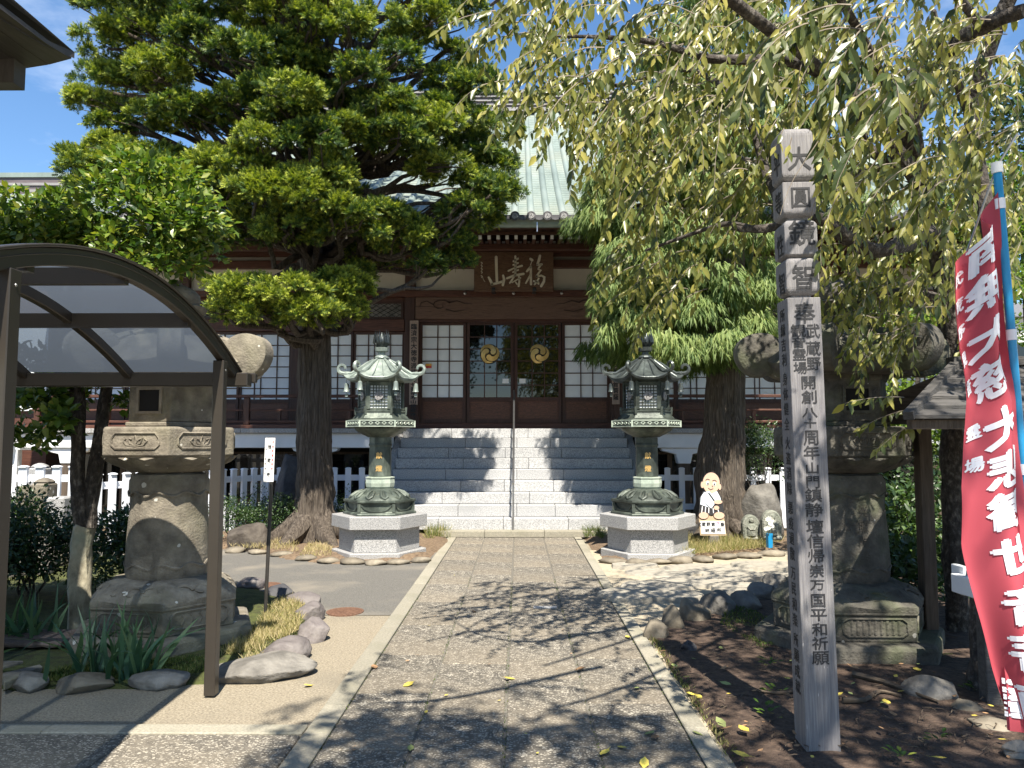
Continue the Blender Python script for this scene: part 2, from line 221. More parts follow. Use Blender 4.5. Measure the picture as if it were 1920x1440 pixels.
# ------------------------------------------------------------------ mesh helpers
def setp(o, label=None, cat=None, group=None, kind=None):
    if label: o['label'] = label
    if cat: o['category'] = cat
    if group: o['group'] = group
    if kind: o['kind'] = kind
    return o
def thing(name, loc, label, cat, group=None, rz=0.0):
    o = bpy.data.objects.new(name, None); o.empty_display_size = 0.2; COL.objects.link(o)
    o.location = loc; o.rotation_euler = (0, 0, rz)
    return setp(o, label, cat, group)
def rootloc(p):
    while p.parent: p = p.parent
    return Vector(p.location)
def inst(name, me, parent=None, loc=(0, 0, 0), rot=(0, 0, 0), scale=(1, 1, 1)):
    o = bpy.data.objects.new(name, me); COL.objects.link(o)
    o.parent = parent; o.location = loc; o.rotation_euler = rot; o.scale = scale
    return o
class MB:
    def __init__(s): s.v = []; s.f = []; s.m = []; s.mi = 0; s.X = Matrix.Identity(4)
    def add(s, vs, fs):
        b = len(s.v); s.v += [tuple(s.X @ Vector(v)) for v in vs]
        for f in fs: s.f.append(tuple(b + i for i in f)); s.m.append(s.mi)
        return s
    def box(s, x0, x1, y0, y1, z0, z1):
        return s.add([(x0, y0, z0), (x1, y0, z0), (x1, y1, z0), (x0, y1, z0), (x0, y0, z1), (x1, y0, z1), (x1, y1, z1), (x0, y1, z1)],
                     [(3, 2, 1, 0), (4, 5, 6, 7), (0, 1, 5, 4), (1, 2, 6, 5), (2, 3, 7, 6), (3, 0, 4, 7)])
    def beam(s, p, q, w, h, up=(0, 0, 1)):
        p = Vector(p); q = Vector(q); d = (q - p).normalized(); u = Vector(up)
        if abs(d.dot(u)) > 0.99: u = Vector((0, 1, 0))
        a = d.cross(u).normalized() * w / 2; b = a.cross(d).normalized() * h / 2
        vs = [p - a - b, p + a - b, p + a + b, p - a + b, q - a - b, q + a - b, q + a + b, q - a + b]
        return s.add(vs, [(0, 1, 2, 3), (7, 6, 5, 4), (0, 4, 5, 1), (1, 5, 6, 2), (2, 6, 7, 3), (3, 7, 4, 0)])
    def lathe(s, prof, n=24, rot=0.0, cap=True, cx=0, cy=0, flute=0, nf=8):
        vs = []; fs = []
        for (r, z) in prof:
            for i in range(n):
                a = rot + 2 * PI * i / n; rr = r * (1 + flute * math.cos(nf * a)); vs.append((cx + rr * math.cos(a), cy + rr * math.sin(a), z))
        for j in range(len(prof) - 1):
            for i in range(n):
                k = (i + 1) % n; fs.append((j * n + i, j * n + k, (j + 1) * n + k, (j + 1) * n + i))
        if cap:
            fs.append(tuple(range(n - 1, -1, -1))); fs.append(tuple((len(prof) - 1) * n + i for i in range(n)))
        return s.add(vs, fs)
    def tube(s, pts, rad, n=8, cap=True, rough=0.0, seed=0, flute=0.0, nf=5, ridge=0.0):
        pts = [Vector(p) for p in pts]; vs = []; fs = []
        if not hasattr(rad, '__len__'): rad = [rad] * len(pts)
        prev = None
        for j, p in enumerate(pts):
            d = (pts[min(j + 1, len(pts) - 1)] - pts[max(j - 1, 0)]).normalized()
            if prev is None: a = d.orthogonal().normalized()
            else:
                a = prev - d * prev.dot(d); a = a.normalized() if a.length > 1e-6 else d.orthogonal().normalized()
            prev = a; b = d.cross(a)
            for i in range(n):
                t = 2 * PI * i / n; r = rad[j]
                if flute: r *= 1 + flute * math.sin(nf * t + seed)
                if ridge: r *= 1 + ridge * (abs(noise.noise(Vector((math.cos(t) * 6.5, math.sin(t) * 6.5, p.z * .55 + seed)))) * 1.6 - .5 + .5 * noise.noise(Vector((math.cos(t) * 14, math.sin(t) * 14, p.z * 1.6 + seed))))
                if rough: r *= 1 + rough * noise.noise(Vector((math.cos(t) * 1.5, math.sin(t) * 1.5, j * 0.6 + seed * 3.1)))
                vs.append(p + a * (r * math.cos(t)) + b * (r * math.sin(t)))
        for j in range(len(pts) - 1):
            for i in range(n):
                k = (i + 1) % n; fs.append((j * n + i, j * n + k, (j + 1) * n + k, (j + 1) * n + i))
        if cap: fs.append(tuple(range(n - 1, -1, -1))); fs.append(tuple((len(pts) - 1) * n + i for i in range(n)))
        return s.add(vs, fs)
    def prism(s, poly, y0, y1):                     # polygon in the XZ plane, from y0 (front) to y1
        n = len(poly); vs = [(x, y0, z) for x, z in poly] + [(x, y1, z) for x, z in poly]
        return s.add(vs, [tuple(range(n)), tuple(range(2 * n - 1, n - 1, -1))] + [(i, i + n, (i + 1) % n + n, (i + 1) % n) for i in range(n)])
    def stroke(s, pts, wid, y0, y1):                # brush stroke in XZ with round ends
        pts = [Vector((p[0], p[1])) for p in pts]
        if not hasattr(wid, '__len__'): wid = [wid] * len(pts)
        lft = []; rgt = []
        for j, p in enumerate(pts):
            d = (pts[min(j + 1, len(pts) - 1)] - pts[max(j - 1, 0)]).normalized(); nrm = Vector((-d.y, d.x)) * wid[j] / 2
            lft.append(p + nrm); rgt.append(p - nrm)
        d0 = (pts[1] - pts[0]).normalized(); d1 = (pts[-1] - pts[-2]).normalized()
        capA = [pts[0] + (Vector((-d0.y, d0.x)) * math.cos(t) - d0 * math.sin(t)) * wid[0] / 2 for t in (PI * .25, PI * .5, PI * .75)]
        capB = [pts[-1] + (-Vector((-d1.y, d1.x)) * math.cos(t) + d1 * math.sin(t)) * wid[-1] / 2 for t in (PI * .25, PI * .5, PI * .75)]
        # quads along the stroke plus fans at the ends
        for j in range(len(pts) - 1):
            q = [lft[j], rgt[j], rgt[j + 1], lft[j + 1]]; s.prism([(v.x, v.y) for v in q], y0, y1)
        s.prism([(v.x, v.y) for v in [rgt[0]] + [lft[0]] + capA], y0, y1)
        s.prism([(v.x, v.y) for v in [lft[-1]] + [rgt[-1]] + capB], y0, y1)
        return s
    def build(s, name, mat, parent=None, loc=None, smooth=False, bevel=0.0, bseg=1, **kw):
        me = bpy.data.meshes.new(name)
        off = Vector(loc) if loc is not None else Vector((0, 0, 0))
        if loc is not None: vs = [tuple(Vector(v) - off) for v in s.v]
        else: vs = s.v
        me.from_pydata(vs, [], s.f)
        for m in (mat if isinstance(mat, (list, tuple)) else [mat]): me.materials.append(m)
        if any(s.m): me.polygons.foreach_set('material_index', s.m)
        if smooth: me.polygons.foreach_set('use_smooth', [True] * len(me.polygons))
        bm = bmesh.new(); bm.from_mesh(me); bmesh.ops.recalc_face_normals(bm, faces=bm.faces); bm.to_mesh(me); bm.free()
        o = bpy.data.objects.new(name, me); COL.objects.link(o)
        if parent is not None: o.parent = parent
        elif loc is not None: o.location = off
        if bevel:
            b = o.modifiers.new('bevel', 'BEVEL'); b.width = bevel; b.segments = bseg; b.limit_method = 'ANGLE'; b.angle_limit = R(35)
        if smooth:
            try: me.set_sharp_from_angle(angle=R(42))
            except Exception: pass
        return setp(o, kw.get('label'), kw.get('cat'), kw.get('group'), kw.get('kind'))

def part(mb, name, mat, root, **kw):                # geometry made in world coordinates, hung under a root standing at its base
    return mb.build(name, mat, parent=root, loc=rootloc(root), **kw)

# text: glyph outlines of the built-in font, filled and cached
_gl = {}
def glyph(ch):
    if ch not in _gl:
        c = bpy.data.curves.new('glyph', 'FONT'); c.body = ch; c.size = 1; c.resolution_u = 2
        o = bpy.data.objects.new('glyph', c); COL.objects.link(o)
        me = o.to_mesh(); v = [(p.co.x, p.co.y) for p in me.vertices]; f = [tuple(p.vertices) for p in me.polygons]
        o.to_mesh_clear(); bpy.data.objects.remove(o); bpy.data.curves.remove(c)
        xs = [p[0] for p in v] or [0]; ys = [p[1] for p in v] or [0]
        cx = (min(xs) + max(xs)) / 2; cy = (min(ys) + max(ys)) / 2
        _gl[ch] = ([(x - cx, y - cy) for x, y in v], f)
    return _gl[ch]
def letters(items, fn, off=0.02, nrm=(0, -1, 0)):
    """items: (char, u, v, width, height); fn maps (u, v) to a 3-D point; extra shifted layers thicken the strokes"""
    mb = MB(); nv = Vector(nrm)
    for ch, u, v, sw, sh in items:
        gv, gf = glyph(ch)
        for k, (dx, dy) in enumerate([(0, 0), (off, 0), (-off, 0), (0, off), (0, -off)] if off else [(0, 0)]):
            mb.add([tuple(Vector(fn(u + (x + dx) * sw, v + (y + dy) * sh)) + nv * (.0003 * k)) for x, y in gv], gf)
    return mb
def characters(items, fn, mat, parent, off=0.02, nrm=(0, -1, 0), world=True):
    for it in items: letters([it], fn, off, nrm).build('character', mat, parent=parent, loc=rootloc(parent) if world else None)

# ---- numpy foliage
def tpl(kind):
    if kind == 'leaf8':
        T = np.array([(0, 0, 0), (.33, -.46, .03), (.33, 0, -.04), (.33, .46, .03), (.68, -.36, 0), (.68, 0, -.07), (.68, .36, 0), (1, 0, -.13)], float)
        I = np.array([(0, 2, 1), (0, 3, 2), (1, 2, 5), (1, 5, 4), (2, 3, 6), (2, 6, 5), (4, 5, 7), (5, 6, 7)])
    elif kind == 'leaf4':
        T = np.array([(0, 0, 0), (.45, -.5, .05), (.45, 0, -.06), (.45, .5, .05), (1, 0, -.08)], float)
        I = np.array([(0, 2, 1), (0, 3, 2), (1, 2, 4), (2, 3, 4)])
    elif kind == 'spray':
        v = []; I = []
        for i in range(3):
            a = .08 + .24 * i; h = .52 - .12 * i
            for sg in (-1, 1):
                b = len(v); v += [(a, 0, 0), (a + .20, 0, .02), (a + .34, sg * h, -.05)]; I.append((b, b + 1, b + 2))
        b = len(v); v += [(.6, -.12, 0), (.6, .12, 0), (1.05, 0, -.04)]; I.append((b, b + 1, b + 2))
        T = np.array(v, float); I = np.array(I)
    elif kind == 'strand':
        T = np.array([(0, -.5, 0), (0, .5, 0), (.45, -.45, .10), (.45, .45, .10), (1, 0, 0), (.3, .4, .08), (.62, 1.6, -.02), (.42, .4, .06), (.5, -.4, .06), (.8, -1.6, -.05), (.6, -.4, .04)], float)
        I = np.array([(0, 1, 3), (0, 3, 2), (2, 3, 4), (5, 6, 7), (8, 9, 10)])
    else:                                             # blade
        T = np.array([(0, -.5, 0), (0, .5, 0), (.55, -.4, .08), (.55, .4, .08), (1, 0, -.05)], float)
        I = np.array([(0, 1, 3), (0, 3, 2), (2, 3, 4)])
    return T, I
def norm(a): return a / np.maximum(np.linalg.norm(a, axis=1, keepdims=True), 1e-9)
def scatter(P, D, U, Ls, Ws, kind):
    """instances of a template: base points P, growth directions D, rough up vectors U -> verts, tris"""
    T, I = tpl(kind); n = len(P); D = norm(D); S = norm(np.cross(D, U)); Nn = np.cross(S, D)
    Ls = np.broadcast_to(Ls, n)[:, None, None]; Ws = np.broadcast_to(Ws, n)[:, None, None]
    V = P[:, None, :] + T[None, :, 0:1] * Ls * D[:, None, :] + T[None, :, 1:2] * Ws * S[:, None, :] + T[None, :, 2:3] * Ls * Nn[:, None, :]
    k = len(T); Fc = I[None] + (np.arange(n) * k)[:, None, None]
    return V.reshape(-1, 3), Fc.reshape(-1, 3), k
def npmesh(name, V, Fc, mat, tint=None, parent=None, kind=None, **kw):
    off = np.array(rootloc(parent)) if parent else np.zeros(3)
    me = bpy.data.meshes.new(name); n = len(V); m = len(Fc)
    me.vertices.add(n); me.vertices.foreach_set('co', (V - off).astype(np.float32).ravel())
    me.loops.add(m * 3); me.loops.foreach_set('vertex_index', Fc.astype(np.int32).ravel())
    me.polygons.add(m); me.polygons.foreach_set('loop_start', np.arange(0, m * 3, 3, dtype=np.int32))
    try: me.polygons.foreach_set('loop_total', np.full(m, 3, dtype=np.int32))
    except Exception: pass
    if tint is not None:
        a = me.attributes.new('tint', 'FLOAT', 'POINT'); a.data.foreach_set('value', np.clip(tint, 0, 1).astype(np.float32))
    me.materials.append(mat); me.update(calc_edges=True); me.validate()
    o = bpy.data.objects.new(name, me); COL.objects.link(o); o.parent = parent
    return setp(o, kw.get('label'), kw.get('cat'), kw.get('group'), kind)
def leaf_objects(P, D, U, Ls, Ws, parent, mat, name='leaf'):
    """single leaves as objects that share one mesh"""
    T, I = tpl('leaf8'); me = bpy.data.meshes.new(name); me.from_pydata([tuple(t) for t in T], [], [tuple(i) for i in I]); me.materials.append(mat)
    off = rootloc(parent); Ls = np.broadcast_to(Ls, len(P)); Ws = np.broadcast_to(Ws, len(P))
    for p, d, u, l, wd in zip(P, D, U, Ls, Ws):
        d = Vector(d).normalized(); s_ = d.cross(Vector(u)).normalized(); n_ = s_.cross(d)
        mt = Matrix(((d.x * l, s_.x * wd, n_.x * l), (d.y * l, s_.y * wd, n_.y * l), (d.z * l, s_.z * wd, n_.z * l))).to_4x4()
        mt.translation = Vector(p) - off
        o = bpy.data.objects.new(name, me); COL.objects.link(o); o.parent = parent; o.matrix_local = mt
# ================================================================== GROUND
def sheet(name, poly, z, mat, parent=None, kind='structure', th=0.02):
    """flat sheet from a ground polygon"""
    mb = MB(); n = len(poly); mb.add([(x, y, z) for x, y in poly], [tuple(range(n))])
    return mb.build(name, mat, parent=parent, kind=kind)
mb = MB(); mb.add([(-400, -200, -0.03), (400, -200, -0.03), (400, 600, -0.03), (-400, 600, -0.03)], [(0, 1, 2, 3)])
mb.build('ground', M['ground'], kind='structure')

def heightfield(name, poly, mat, base, amp, res=0.09, edge=0.25, kind='structure', seed=0, sc=1.3):
    """soft uneven bed clipped to a polygon, its rim sunk to the base"""
    poly = [Vector((p[0], p[1])) for p in poly]
    x0 = min(p.x for p in poly); x1 = max(p.x for p in poly); y0 = min(p.y for p in poly); y1 = max(p.y for p in poly)
    def inside(x, y):
        c = False; n = len(poly)
        for i in range(n):
            a = poly[i]; b = poly[i - 1]
            if (a.y > y) != (b.y > y) and x < (b.x - a.x) * (y - a.y) / (b.y - a.y) + a.x: c = not c
        return c
    def dist(x, y):
        q = Vector((x, y)); m = 9
        for i in range(len(poly)):
            a = poly[i - 1]; b = poly[i]; ab = b - a; t = max(0, min(1, (q - a).dot(ab) / max(1e-9, ab.length_squared)))
            m = min(m, (q - a - ab * t).length)
        return m
    nx = int((x1 - x0) / res) + 1; ny = int((y1 - y0) / res) + 1; idx = {}; vs = []; fs = []
    for j in range(ny + 1):
        for i in range(nx + 1):
            x = x0 + i * res; y = y0 + j * res
            s_ = dist(x, y) * (1 if inside(x, y) else -1)
            if s_ < -res * 1.5: continue
            k = max(0, min(1, s_ / edge)); h = base - 0.035 * (1 if s_ < 0 else 0) + k * amp * (0.55 + 0.6 * noise.noise(Vector((x * sc, y * sc, seed)))) + k * amp * 0.22 * noise.noise(Vector((x * 7, y * 7, seed)))
            idx[(i, j)] = len(vs); vs.append((x, y, h))
    for j in range(ny):
        for i in range(nx):
            q = [(i, j), (i + 1, j), (i + 1, j + 1), (i, j + 1)]
            if all(k in idx for k in q): fs.append(tuple(idx[k] for k in q))
    mb = MB(); mb.v = vs; mb.f = fs; mb.m = [0] * len(fs)
    return mb.build(name, mat, smooth=True, kind=kind)

# washed-gravel apron left of the path, asphalt behind it, tan paving on the right
sheet('apron', [(-12, 0.3), (-1.143, 0.3), (-1.143, 7.03), (-12, 7.03)], -0.012, M['apron'])
sheet('asphalt', [(-7.5, 7.03), (-1.143, 7.03), (-1.143, 13.2), (-7.5, 13.2)], -0.008, M['asphalt'])
sheet('paving', [(1.013, 0.3), (9, 0.3), (9, 11.2), (1.013, 11.2)], -0.012, M['crazy'])
sheet('forecourt', [(-1.143, -6), (9, -6), (9, 0.3), (-1.143, 0.3)], -0.016, M['apron'])
pv = bpy.data.objects['paving']
for (px, py, rx, ry, sd) in [(1240, 1073, .42, .30, 1), (1325, 1066, .55, .34, 2), (1395, 1080, .45, .3, 3), (1230, 1098, .40, .26, 4), (1310, 1092, .5, .3, 5), (1400, 1105, .35, .28, 6),
                             (1190, 1062, .3, .22, 7), (1440, 1062, .5, .3, 8), (1180, 1118, .3, .3, 9), (1260, 1120, .3, .22, 10), (1460, 1085, .3, .25, 11)]:
    g = gd(px, py); mb = MB(); n = 14; rr = random.Random(sd)
    ring = [(g.x + rx * math.cos(a) * (1 + rr.uniform(-.12, .12)), g.y + ry * math.sin(a) * (1 + rr.uniform(-.12, .12))) for a in [2 * PI * i / n for i in range(n)]]
    zt = .002 + .0035 * sd; mb.add([(x, y, zt) for x, y in ring] + [(g.x + (x - g.x) * 1.05, g.y + (y - g.y) * 1.05, -0.014) for x, y in ring], [tuple(range(n)), tuple(range(2 * n - 1, n - 1, -1))] + [(i, i + n, (i + 1) % n + n, (i + 1) % n) for i in range(n)])
    mb.build('paving_stone', M['pave_stone'], parent=pv)
# concrete strips and the cross path bottom left
ap = bpy.data.objects['apron']

# ---- the approach path: slabs laid in four rows between granite kerbs
path = thing('stone_path', (0, 0, 0), None, None); path['kind'] = 'structure'
mb = MB(); mb.add([(-1.0, 0.3, -0.006), (0.893, 0.3, -0.006), (0.893, 12.55, -0.006), (-1.0, 12.55, -0.006)], [(0, 1, 2, 3)]); mb.build('joint_bed', M['patch'], parent=path)
cols_ = [(-1.0, -0.546), (-0.542, -0.078), (-0.070, 0.401), (0.406, 0.893)]
starts = [[0.6, 1.7, 2.9, 3.99, 4.87, 5.72, 6.64, 7.56, 8.5, 9.4, 10.2, 11.0, 11.8, 12.54],
          [0.6, 1.5, 2.5, 3.42, 4.50, 5.50, 6.45, 7.3, 8.2, 9.1, 10.0, 10.9, 11.7, 12.54],
          [0.6, 1.4, 2.3, 3.2, 4.19, 5.15, 6.2, 7.1, 7.8, 8.65, 9.65, 10.7, 11.6, 12.54],
          [0.6, 1.8, 2.8, 3.75, 4.7, 5.65, 6.6, 7.5, 8.4, 9.0, 9.9, 10.8, 11.75, 12.54]]
def slab(name, x0, x1, y0, y1, mat, parent, z=0.0, h=0.05, gap=0.007, tilt=0.0022, bev=0.006):
    cx, cy = (x0 + x1) / 2, (y0 + y1) / 2; mb = MB()
    mb.box(x0 - cx + gap, x1 - cx - gap, y0 - cy + gap, y1 - cy - gap, -h, 0)
    o = mb.build(name, mat, parent=parent, bevel=bev); o.location = (cx, cy, z + random.uniform(0, .004)); o.rotation_euler = (random.uniform(-tilt, tilt), random.uniform(-tilt, tilt), 0); return o
for (x0, x1), st in zip(cols_, starts):
    for y0, y1 in zip(st[:-1], st[1:]): slab('paving_slab', x0, x1, y0, y1, M['slab'], path, z=0.0, h=0.03, gap=0.004)
for x0, x1, ys in [(-1.143, -1.003, [0.5, 1.45, 2.4, 3.35, 4.2, 4.62, 5.6, 6.55, 7.5, 8.5, 9.5, 10.5, 11.5, 12.55]), (0.897, 1.013, [0.5, 1.5, 2.5, 3.4, 4.29, 5.2, 6.1, 7.0, 7.95, 8.9, 9.8, 10.8, 11.7, 12.55])]:
    for y0, y1 in zip(ys[:-1], ys[1:]): slab('kerb_stone', x0, x1, y0, y1, M['kerb'], path, z=0.004, h=0.08, gap=0.002, bev=0.005)
# cross path to the left (granite strips either side of dark slabs)
xp = thing('side_path', (-3, 4, 0), None, None); xp['kind'] = 'structure'
def xs(name, x0, x1, y0, y1, mat, z=0.0, gap=.004): o = slab(name, x0 + 3, x1 + 3, y0 - 4, y1 - 4, mat, xp, z=z, h=.03, gap=gap); return o
for x0, x1 in [(-7.6, -5.6), (-5.6, -3.95), (-3.95, -2.55), (-2.55, -1.15)]: xs('strip_stone', x0, x1, 4.20, 4.33, M['kerb'], .001, gap=.002)
for x0, x1 in [(-7.0, -5.4), (-5.4, -4.1), (-4.1, -2.9), (-2.9, -2.05), (-2.05, -1.15)]: xs('paving_slab', x0, x1, 3.74, 4.19, M['slab'])
for x0, x1 in [(-6.0, -4.2), (-4.2, -2.62), (-2.62, -1.15)]: xs('strip_stone', x0, x1, 3.60, 3.72, M['kerb'], .001, gap=.002)
for x0, x1 in [(-6.0, -4.5), (-4.5, -3.4), (-3.4, -2.2), (-2.2, -1.15)]:
    xs('paving_slab', x0, x1, 3.12, 3.58, M['slab']); xs('paving_slab', x0 - .3, min(-1.15, x1 + .35), 2.65, 3.10, M['slab'])
# round iron covers
for (px, py, r, lab) in [(647, 1146, .17, 'round rusty iron cover set beside the asphalt edge near the path'), (500, 1096, .15, 'round rusty iron cover in the asphalt behind the black sign pole')]:
    g = gd(px, py); t = thing('drain_cover', (g.x, g.y, 0), lab, 'drain cover'); mb = MB(); mb.lathe([(r, -.02), (r, .001), (r * .93, .003), (r * .9, -.001), (0.001, -.001)], 28)
    mb.build('rim', M['rust'], parent=t, smooth=True); mb = MB()
    for k in range(-4, 5):
        hw = math.sqrt(max(0, (r * .86) ** 2 - (k * r * .19) ** 2)); mb.box(-hw, hw, k * r * .19 - .008, k * r * .19 + .008, -.001, .004)
    mb.build('grating', M['rust'], parent=t)
g = gd(1022, 1140); mb = MB(); mb.box(g.x - .11, g.x + .11, g.y - .04, g.y + .04, 0, .012); mb.build('path_patch', M['granite'], parent=path, bevel=.003)

# ---- beds
def P2(px, py): g = gd(px, py); return (g.x, g.y)
left_bed = [(-9, 4.95), (-3.2, 4.92), (-2.25, 4.97), (-1.95, 5.10), P2(500, 1238), P2(560, 1205), P2(592, 1180), P2(588, 1150), P2(555, 1128), P2(500, 1108), P2(440, 1092), P2(400, 1075), (-5.6, 10.5), (-9.5, 11.8)]
heightfield('left_bed', left_bed, M['moss'], 0.0, 0.07, seed=3)
right_bed = [(1.02, 2.0), (9, 2.0), (9, 11.0), (4.3, 10.2), (3.5, 9.2), P2(1470, 1095), P2(1390, 1118), P2(1300, 1143), P2(1240, 1168), P2(1208, 1192), (1.02, 6.1)]
heightfield('right_bed', right_bed, M['soil'], 0.0, 0.05, seed=8, edge=.12, sc=1.1)
tree_bed_l = [P2(845, 1016), (-1.16, 12.55), (-2.3, 13.5), (-10, 13.5), (-10, 11.9), (-5.6, 11.3), P2(440, 1030), P2(490, 1036), P2(540, 1048), P2(620, 1056), P2(720, 1058), P2(800, 1052)]
heightfield('tree_bed', tree_bed_l, M['soil2'], 0.0, 0.10, seed=12, res=.12)
tree_bed_r = [P2(1098, 1012), P2(1135, 1050), P2(1200, 1058), P2(1262, 1048), P2(1340, 1040), P2(1470, 1030), (6, 10.9), (9, 11), (9, 13.5), (2.1, 13.5), (1.1, 12.6)]
heightfield('tree_bed', tree_bed_r, M['soil2'], 0.0, 0.10, seed=14, res=.12)

# ================================================================== TEMPLE HALL
XC = -0.09; YW = 16.0
hall = thing('temple_hall', (XC, 15.0, 0), 'wide wooden temple hall with verdigris tiled roof and gridded white doors', 'temple')
def hb(name, mat, x0, x1, y0, y1, z0, z1, bevel=0.0, parent=hall, **kw):
    mb = MB(); mb.box(x0, x1, y0, y1, z0, z1); return part(mb, name, mat, hall, bevel=bevel, **kw) if parent is hall else mb.build(name, mat, parent=parent, loc=rootloc(parent), bevel=bevel, **kw)
FZ = 1.80
XL, XR = -9.6, 9.4
# podium: dark recess under the veranda, glazed doors in it, white beam, granite edge
hb('podium_wall', M['void'], XL + .3, -2.45, 15.9, 22, 0, 1.68); hb('podium_wall', M['void'], 2.3, XR - .3, 15.9, 22, 0, 1.68)
hb('podium_wall', M['void'], -2.45, 2.3, 16.4, 22, 0, 1.68)
for x0 in np.arange(XL + .5, XR - 1, 1.02):
    if -3.2 < x0 < 2.0: continue
    hb('basement_window', M['darkglass'], x0, x0 + .92, 15.84, 15.88, .1, 1.28); mb = MB()
    for a, b, c, d in [(x0 - .05, x0, .1, 1.33), (x0 + .92, x0 + .97, .1, 1.33)]: mb.box(a, b, 15.82, 15.86, c, d)
    mb.box(x0, x0 + .92, 15.82, 15.86, 1.28, 1.33); part(mb, 'basement_frame', M['shelter_wood'], hall)
for x0, x1 in [(XL, -2.43), (2.27, XR)]:
    hb('veranda_beam', M['white_beam'], x0, x1, 14.75, 15.05, 1.42, 1.70, bevel=.01)
    n = int((x1 - x0) / 1.2)
    for i in range(n):
        a = x0 + (x1 - x0) * i / n; b = x0 + (x1 - x0) * (i + 1) / n; hb('edge_stone', M['granite'], a + .002, b - .002, 14.66, 15.2, 1.703, 1.79, bevel=.006)
    hb('veranda_floor', M['wood_dark'], x0, x1, 14.74, 16.0, 1.793, 1.86)
    for xb in np.arange(x0 + .9, x1 - .2, 2.4):                # curved brackets under the beam
        mb = MB(); mb.prism([(xb - .45, 1.417), (xb + .45, 1.417), (xb + .42, 1.36), (xb + .16, 1.30), (xb + .12, 1.12), (xb - .12, 1.12), (xb - .16, 1.30), (xb - .42, 1.36)], 14.80, 15.0); part(mb, 'bracket', M['white_beam'], hall, bevel=.01)
        hb('podium_post', M['shelter_wood'], xb - .11, xb + .11, 14.82, 15.0, 0, 1.115)
# side overhang end at the left (white concrete step)
hb('veranda_beam', M['white_beam'], XL - .1, XL + .25, 14.80, 19, 1.38, 1.62, bevel=.01)
# pillars
PXS = [-9.35, -7.0, -4.62, -2.26, 2.08, 4.44, 6.80, 9.15]
for x in PXS: hb('pillar', M['wood_vert'], x - .11, x + .11, 15.86, 16.1, FZ, 6.0, bevel=.012)
# horizontal members along the whole front
hb('sill_beam', M['wood_dark'], XL, XR, 15.82, 16.08, FZ + .003, FZ + .12, bevel=.008)
for z0, z1, y in [(4.54, 4.68, 15.80), (5.16, 5.32, 15.82), (5.62, 5.80, 15.80)]: hb('tie_beam', M['wood_dark'], XL, XR, y, 16.12, z0, z1, bevel=.01)
hb('plaster_wall', M['plaster'], XL, XR, 15.97, 16.3, 4.66, 5.9)
for x in PXS[:-1]: pass
# central doors
def door(x0, x1, zb, zt, cols, rows, panem, glasscols=None, yf=15.93, low=.46, name='sliding_door', label=None, rail=.07, st=.06, mm=.021):
    zl = zb + low; mb = MB()
    mb.box(x0, x0 + st, yf, yf + .05, zb, zt); mb.box(x1 - st, x1, yf, yf + .05, zb, zt)
    mb.box(x0 + st, x1 - st, yf, yf + .05, zb, zb + rail); mb.box(x0 + st, x1 - st, yf, yf + .05, zt - rail * .8, zt); mb.box(x0 + st, x1 - st, yf, yf + .05, zl, zl + rail)
    gx0, gx1, gz0, gz1 = x0 + st, x1 - st, zl + rail, zt - rail * .8
    xs_ = [gx0 + (gx1 - gx0) * c for c in cols]; zs = [gz0 + (gz1 - gz0) * i / rows for i in range(rows + 1)]
    for x in xs_[1:-1]: mb.box(x - mm / 2, x + mm / 2, yf + .006, yf + .034, gz0, gz1)
    for k, z in enumerate(zs[1:-1]): mb.box(gx0, gx1, yf + .009, yf + .037, z - mm / 2, z + mm / 2)
    o = part(mb, name, M['wood_vert'], hall, label=label)
    ml = MB(); ml.box(x0 + st + .004, x1 - st - .004, yf + .022, yf + .04, zb + rail + .004, zl - .004); ml.build('door_panel', M['wood_panel'], parent=o, loc=rootloc(hall))
    ml = MB(); r_ = .022
    a0, a1, b0, b1 = x0 + st, x1 - st, zb + rail, zl
    ml.box(a0, a1, yf + .008, yf + .022, b0, b0 + r_); ml.box(a0, a1, yf + .008, yf + .022, b1 - r_, b1); ml.box(a0, a0 + r_, yf + .008, yf + .022, b0 + r_, b1 - r_); ml.box(a1 - r_, a1, yf + .008, yf + .022, b0 + r_, b1 - r_)
    ml.build('moulding', M['wood_dark'], parent=o, loc=rootloc(hall))
    for i in range(len(xs_) - 1):
        for j in range(rows):
            mp_ = MB(); w_ = (xs_[i + 1] - xs_[i]) / 2; h_ = (zs[j + 1] - zs[j]) / 2
            mp_.box(-w_ + .001, w_ - .001, 0, .004, -h_ + .001, h_ - .001)
            q = mp_.build('pane', panem, parent=o); q.location = Vector(((xs_[i] + xs_[i + 1]) / 2, yf + .026, (zs[j] + zs[j + 1]) / 2)) - rootloc(hall)
            q.rotation_euler = (random.uniform(-.004, .004), 0, random.uniform(-.004, .004))
    return o
DZ0, DZ1 = 1.925, 4.02
e3 = [0, .375, .66, 1]
door(-2.06, -1.09, DZ0, DZ1, e3, 6, M['paper'])
dl = door(-1.07, -0.10, DZ0, DZ1, [0, .36, .66, 1], 6, M['darkglass'], yf=15.90)
dr = door(-0.08, 0.89, DZ0, DZ1, [0, .36, .66, 1], 6, M['darkglass'], yf=15.90)
door(0.91, 1.90, DZ0, DZ1, e3, 6, M['paper'])
hb('door_frame', M['wood_vert'], -2.15, -2.06, 15.88, 16.0, DZ0, 4.075); hb('door_frame', M['wood_vert'], 1.90, 1.97, 15.88, 16.0, DZ0, 4.075)
hb('door_head', M['wood_dark'], -2.06, 1.90, 15.87, 16.0, 4.023, 4.075)
hb('interior', M['void'], -2.1, 1.95, 15.99, 16.03, DZ0, 4.05)
for s_ in (-.33, .02): hb('name_slip', M['white'], s_, s_ + .13, 15.893, 15.899, 2.74, 2.84)
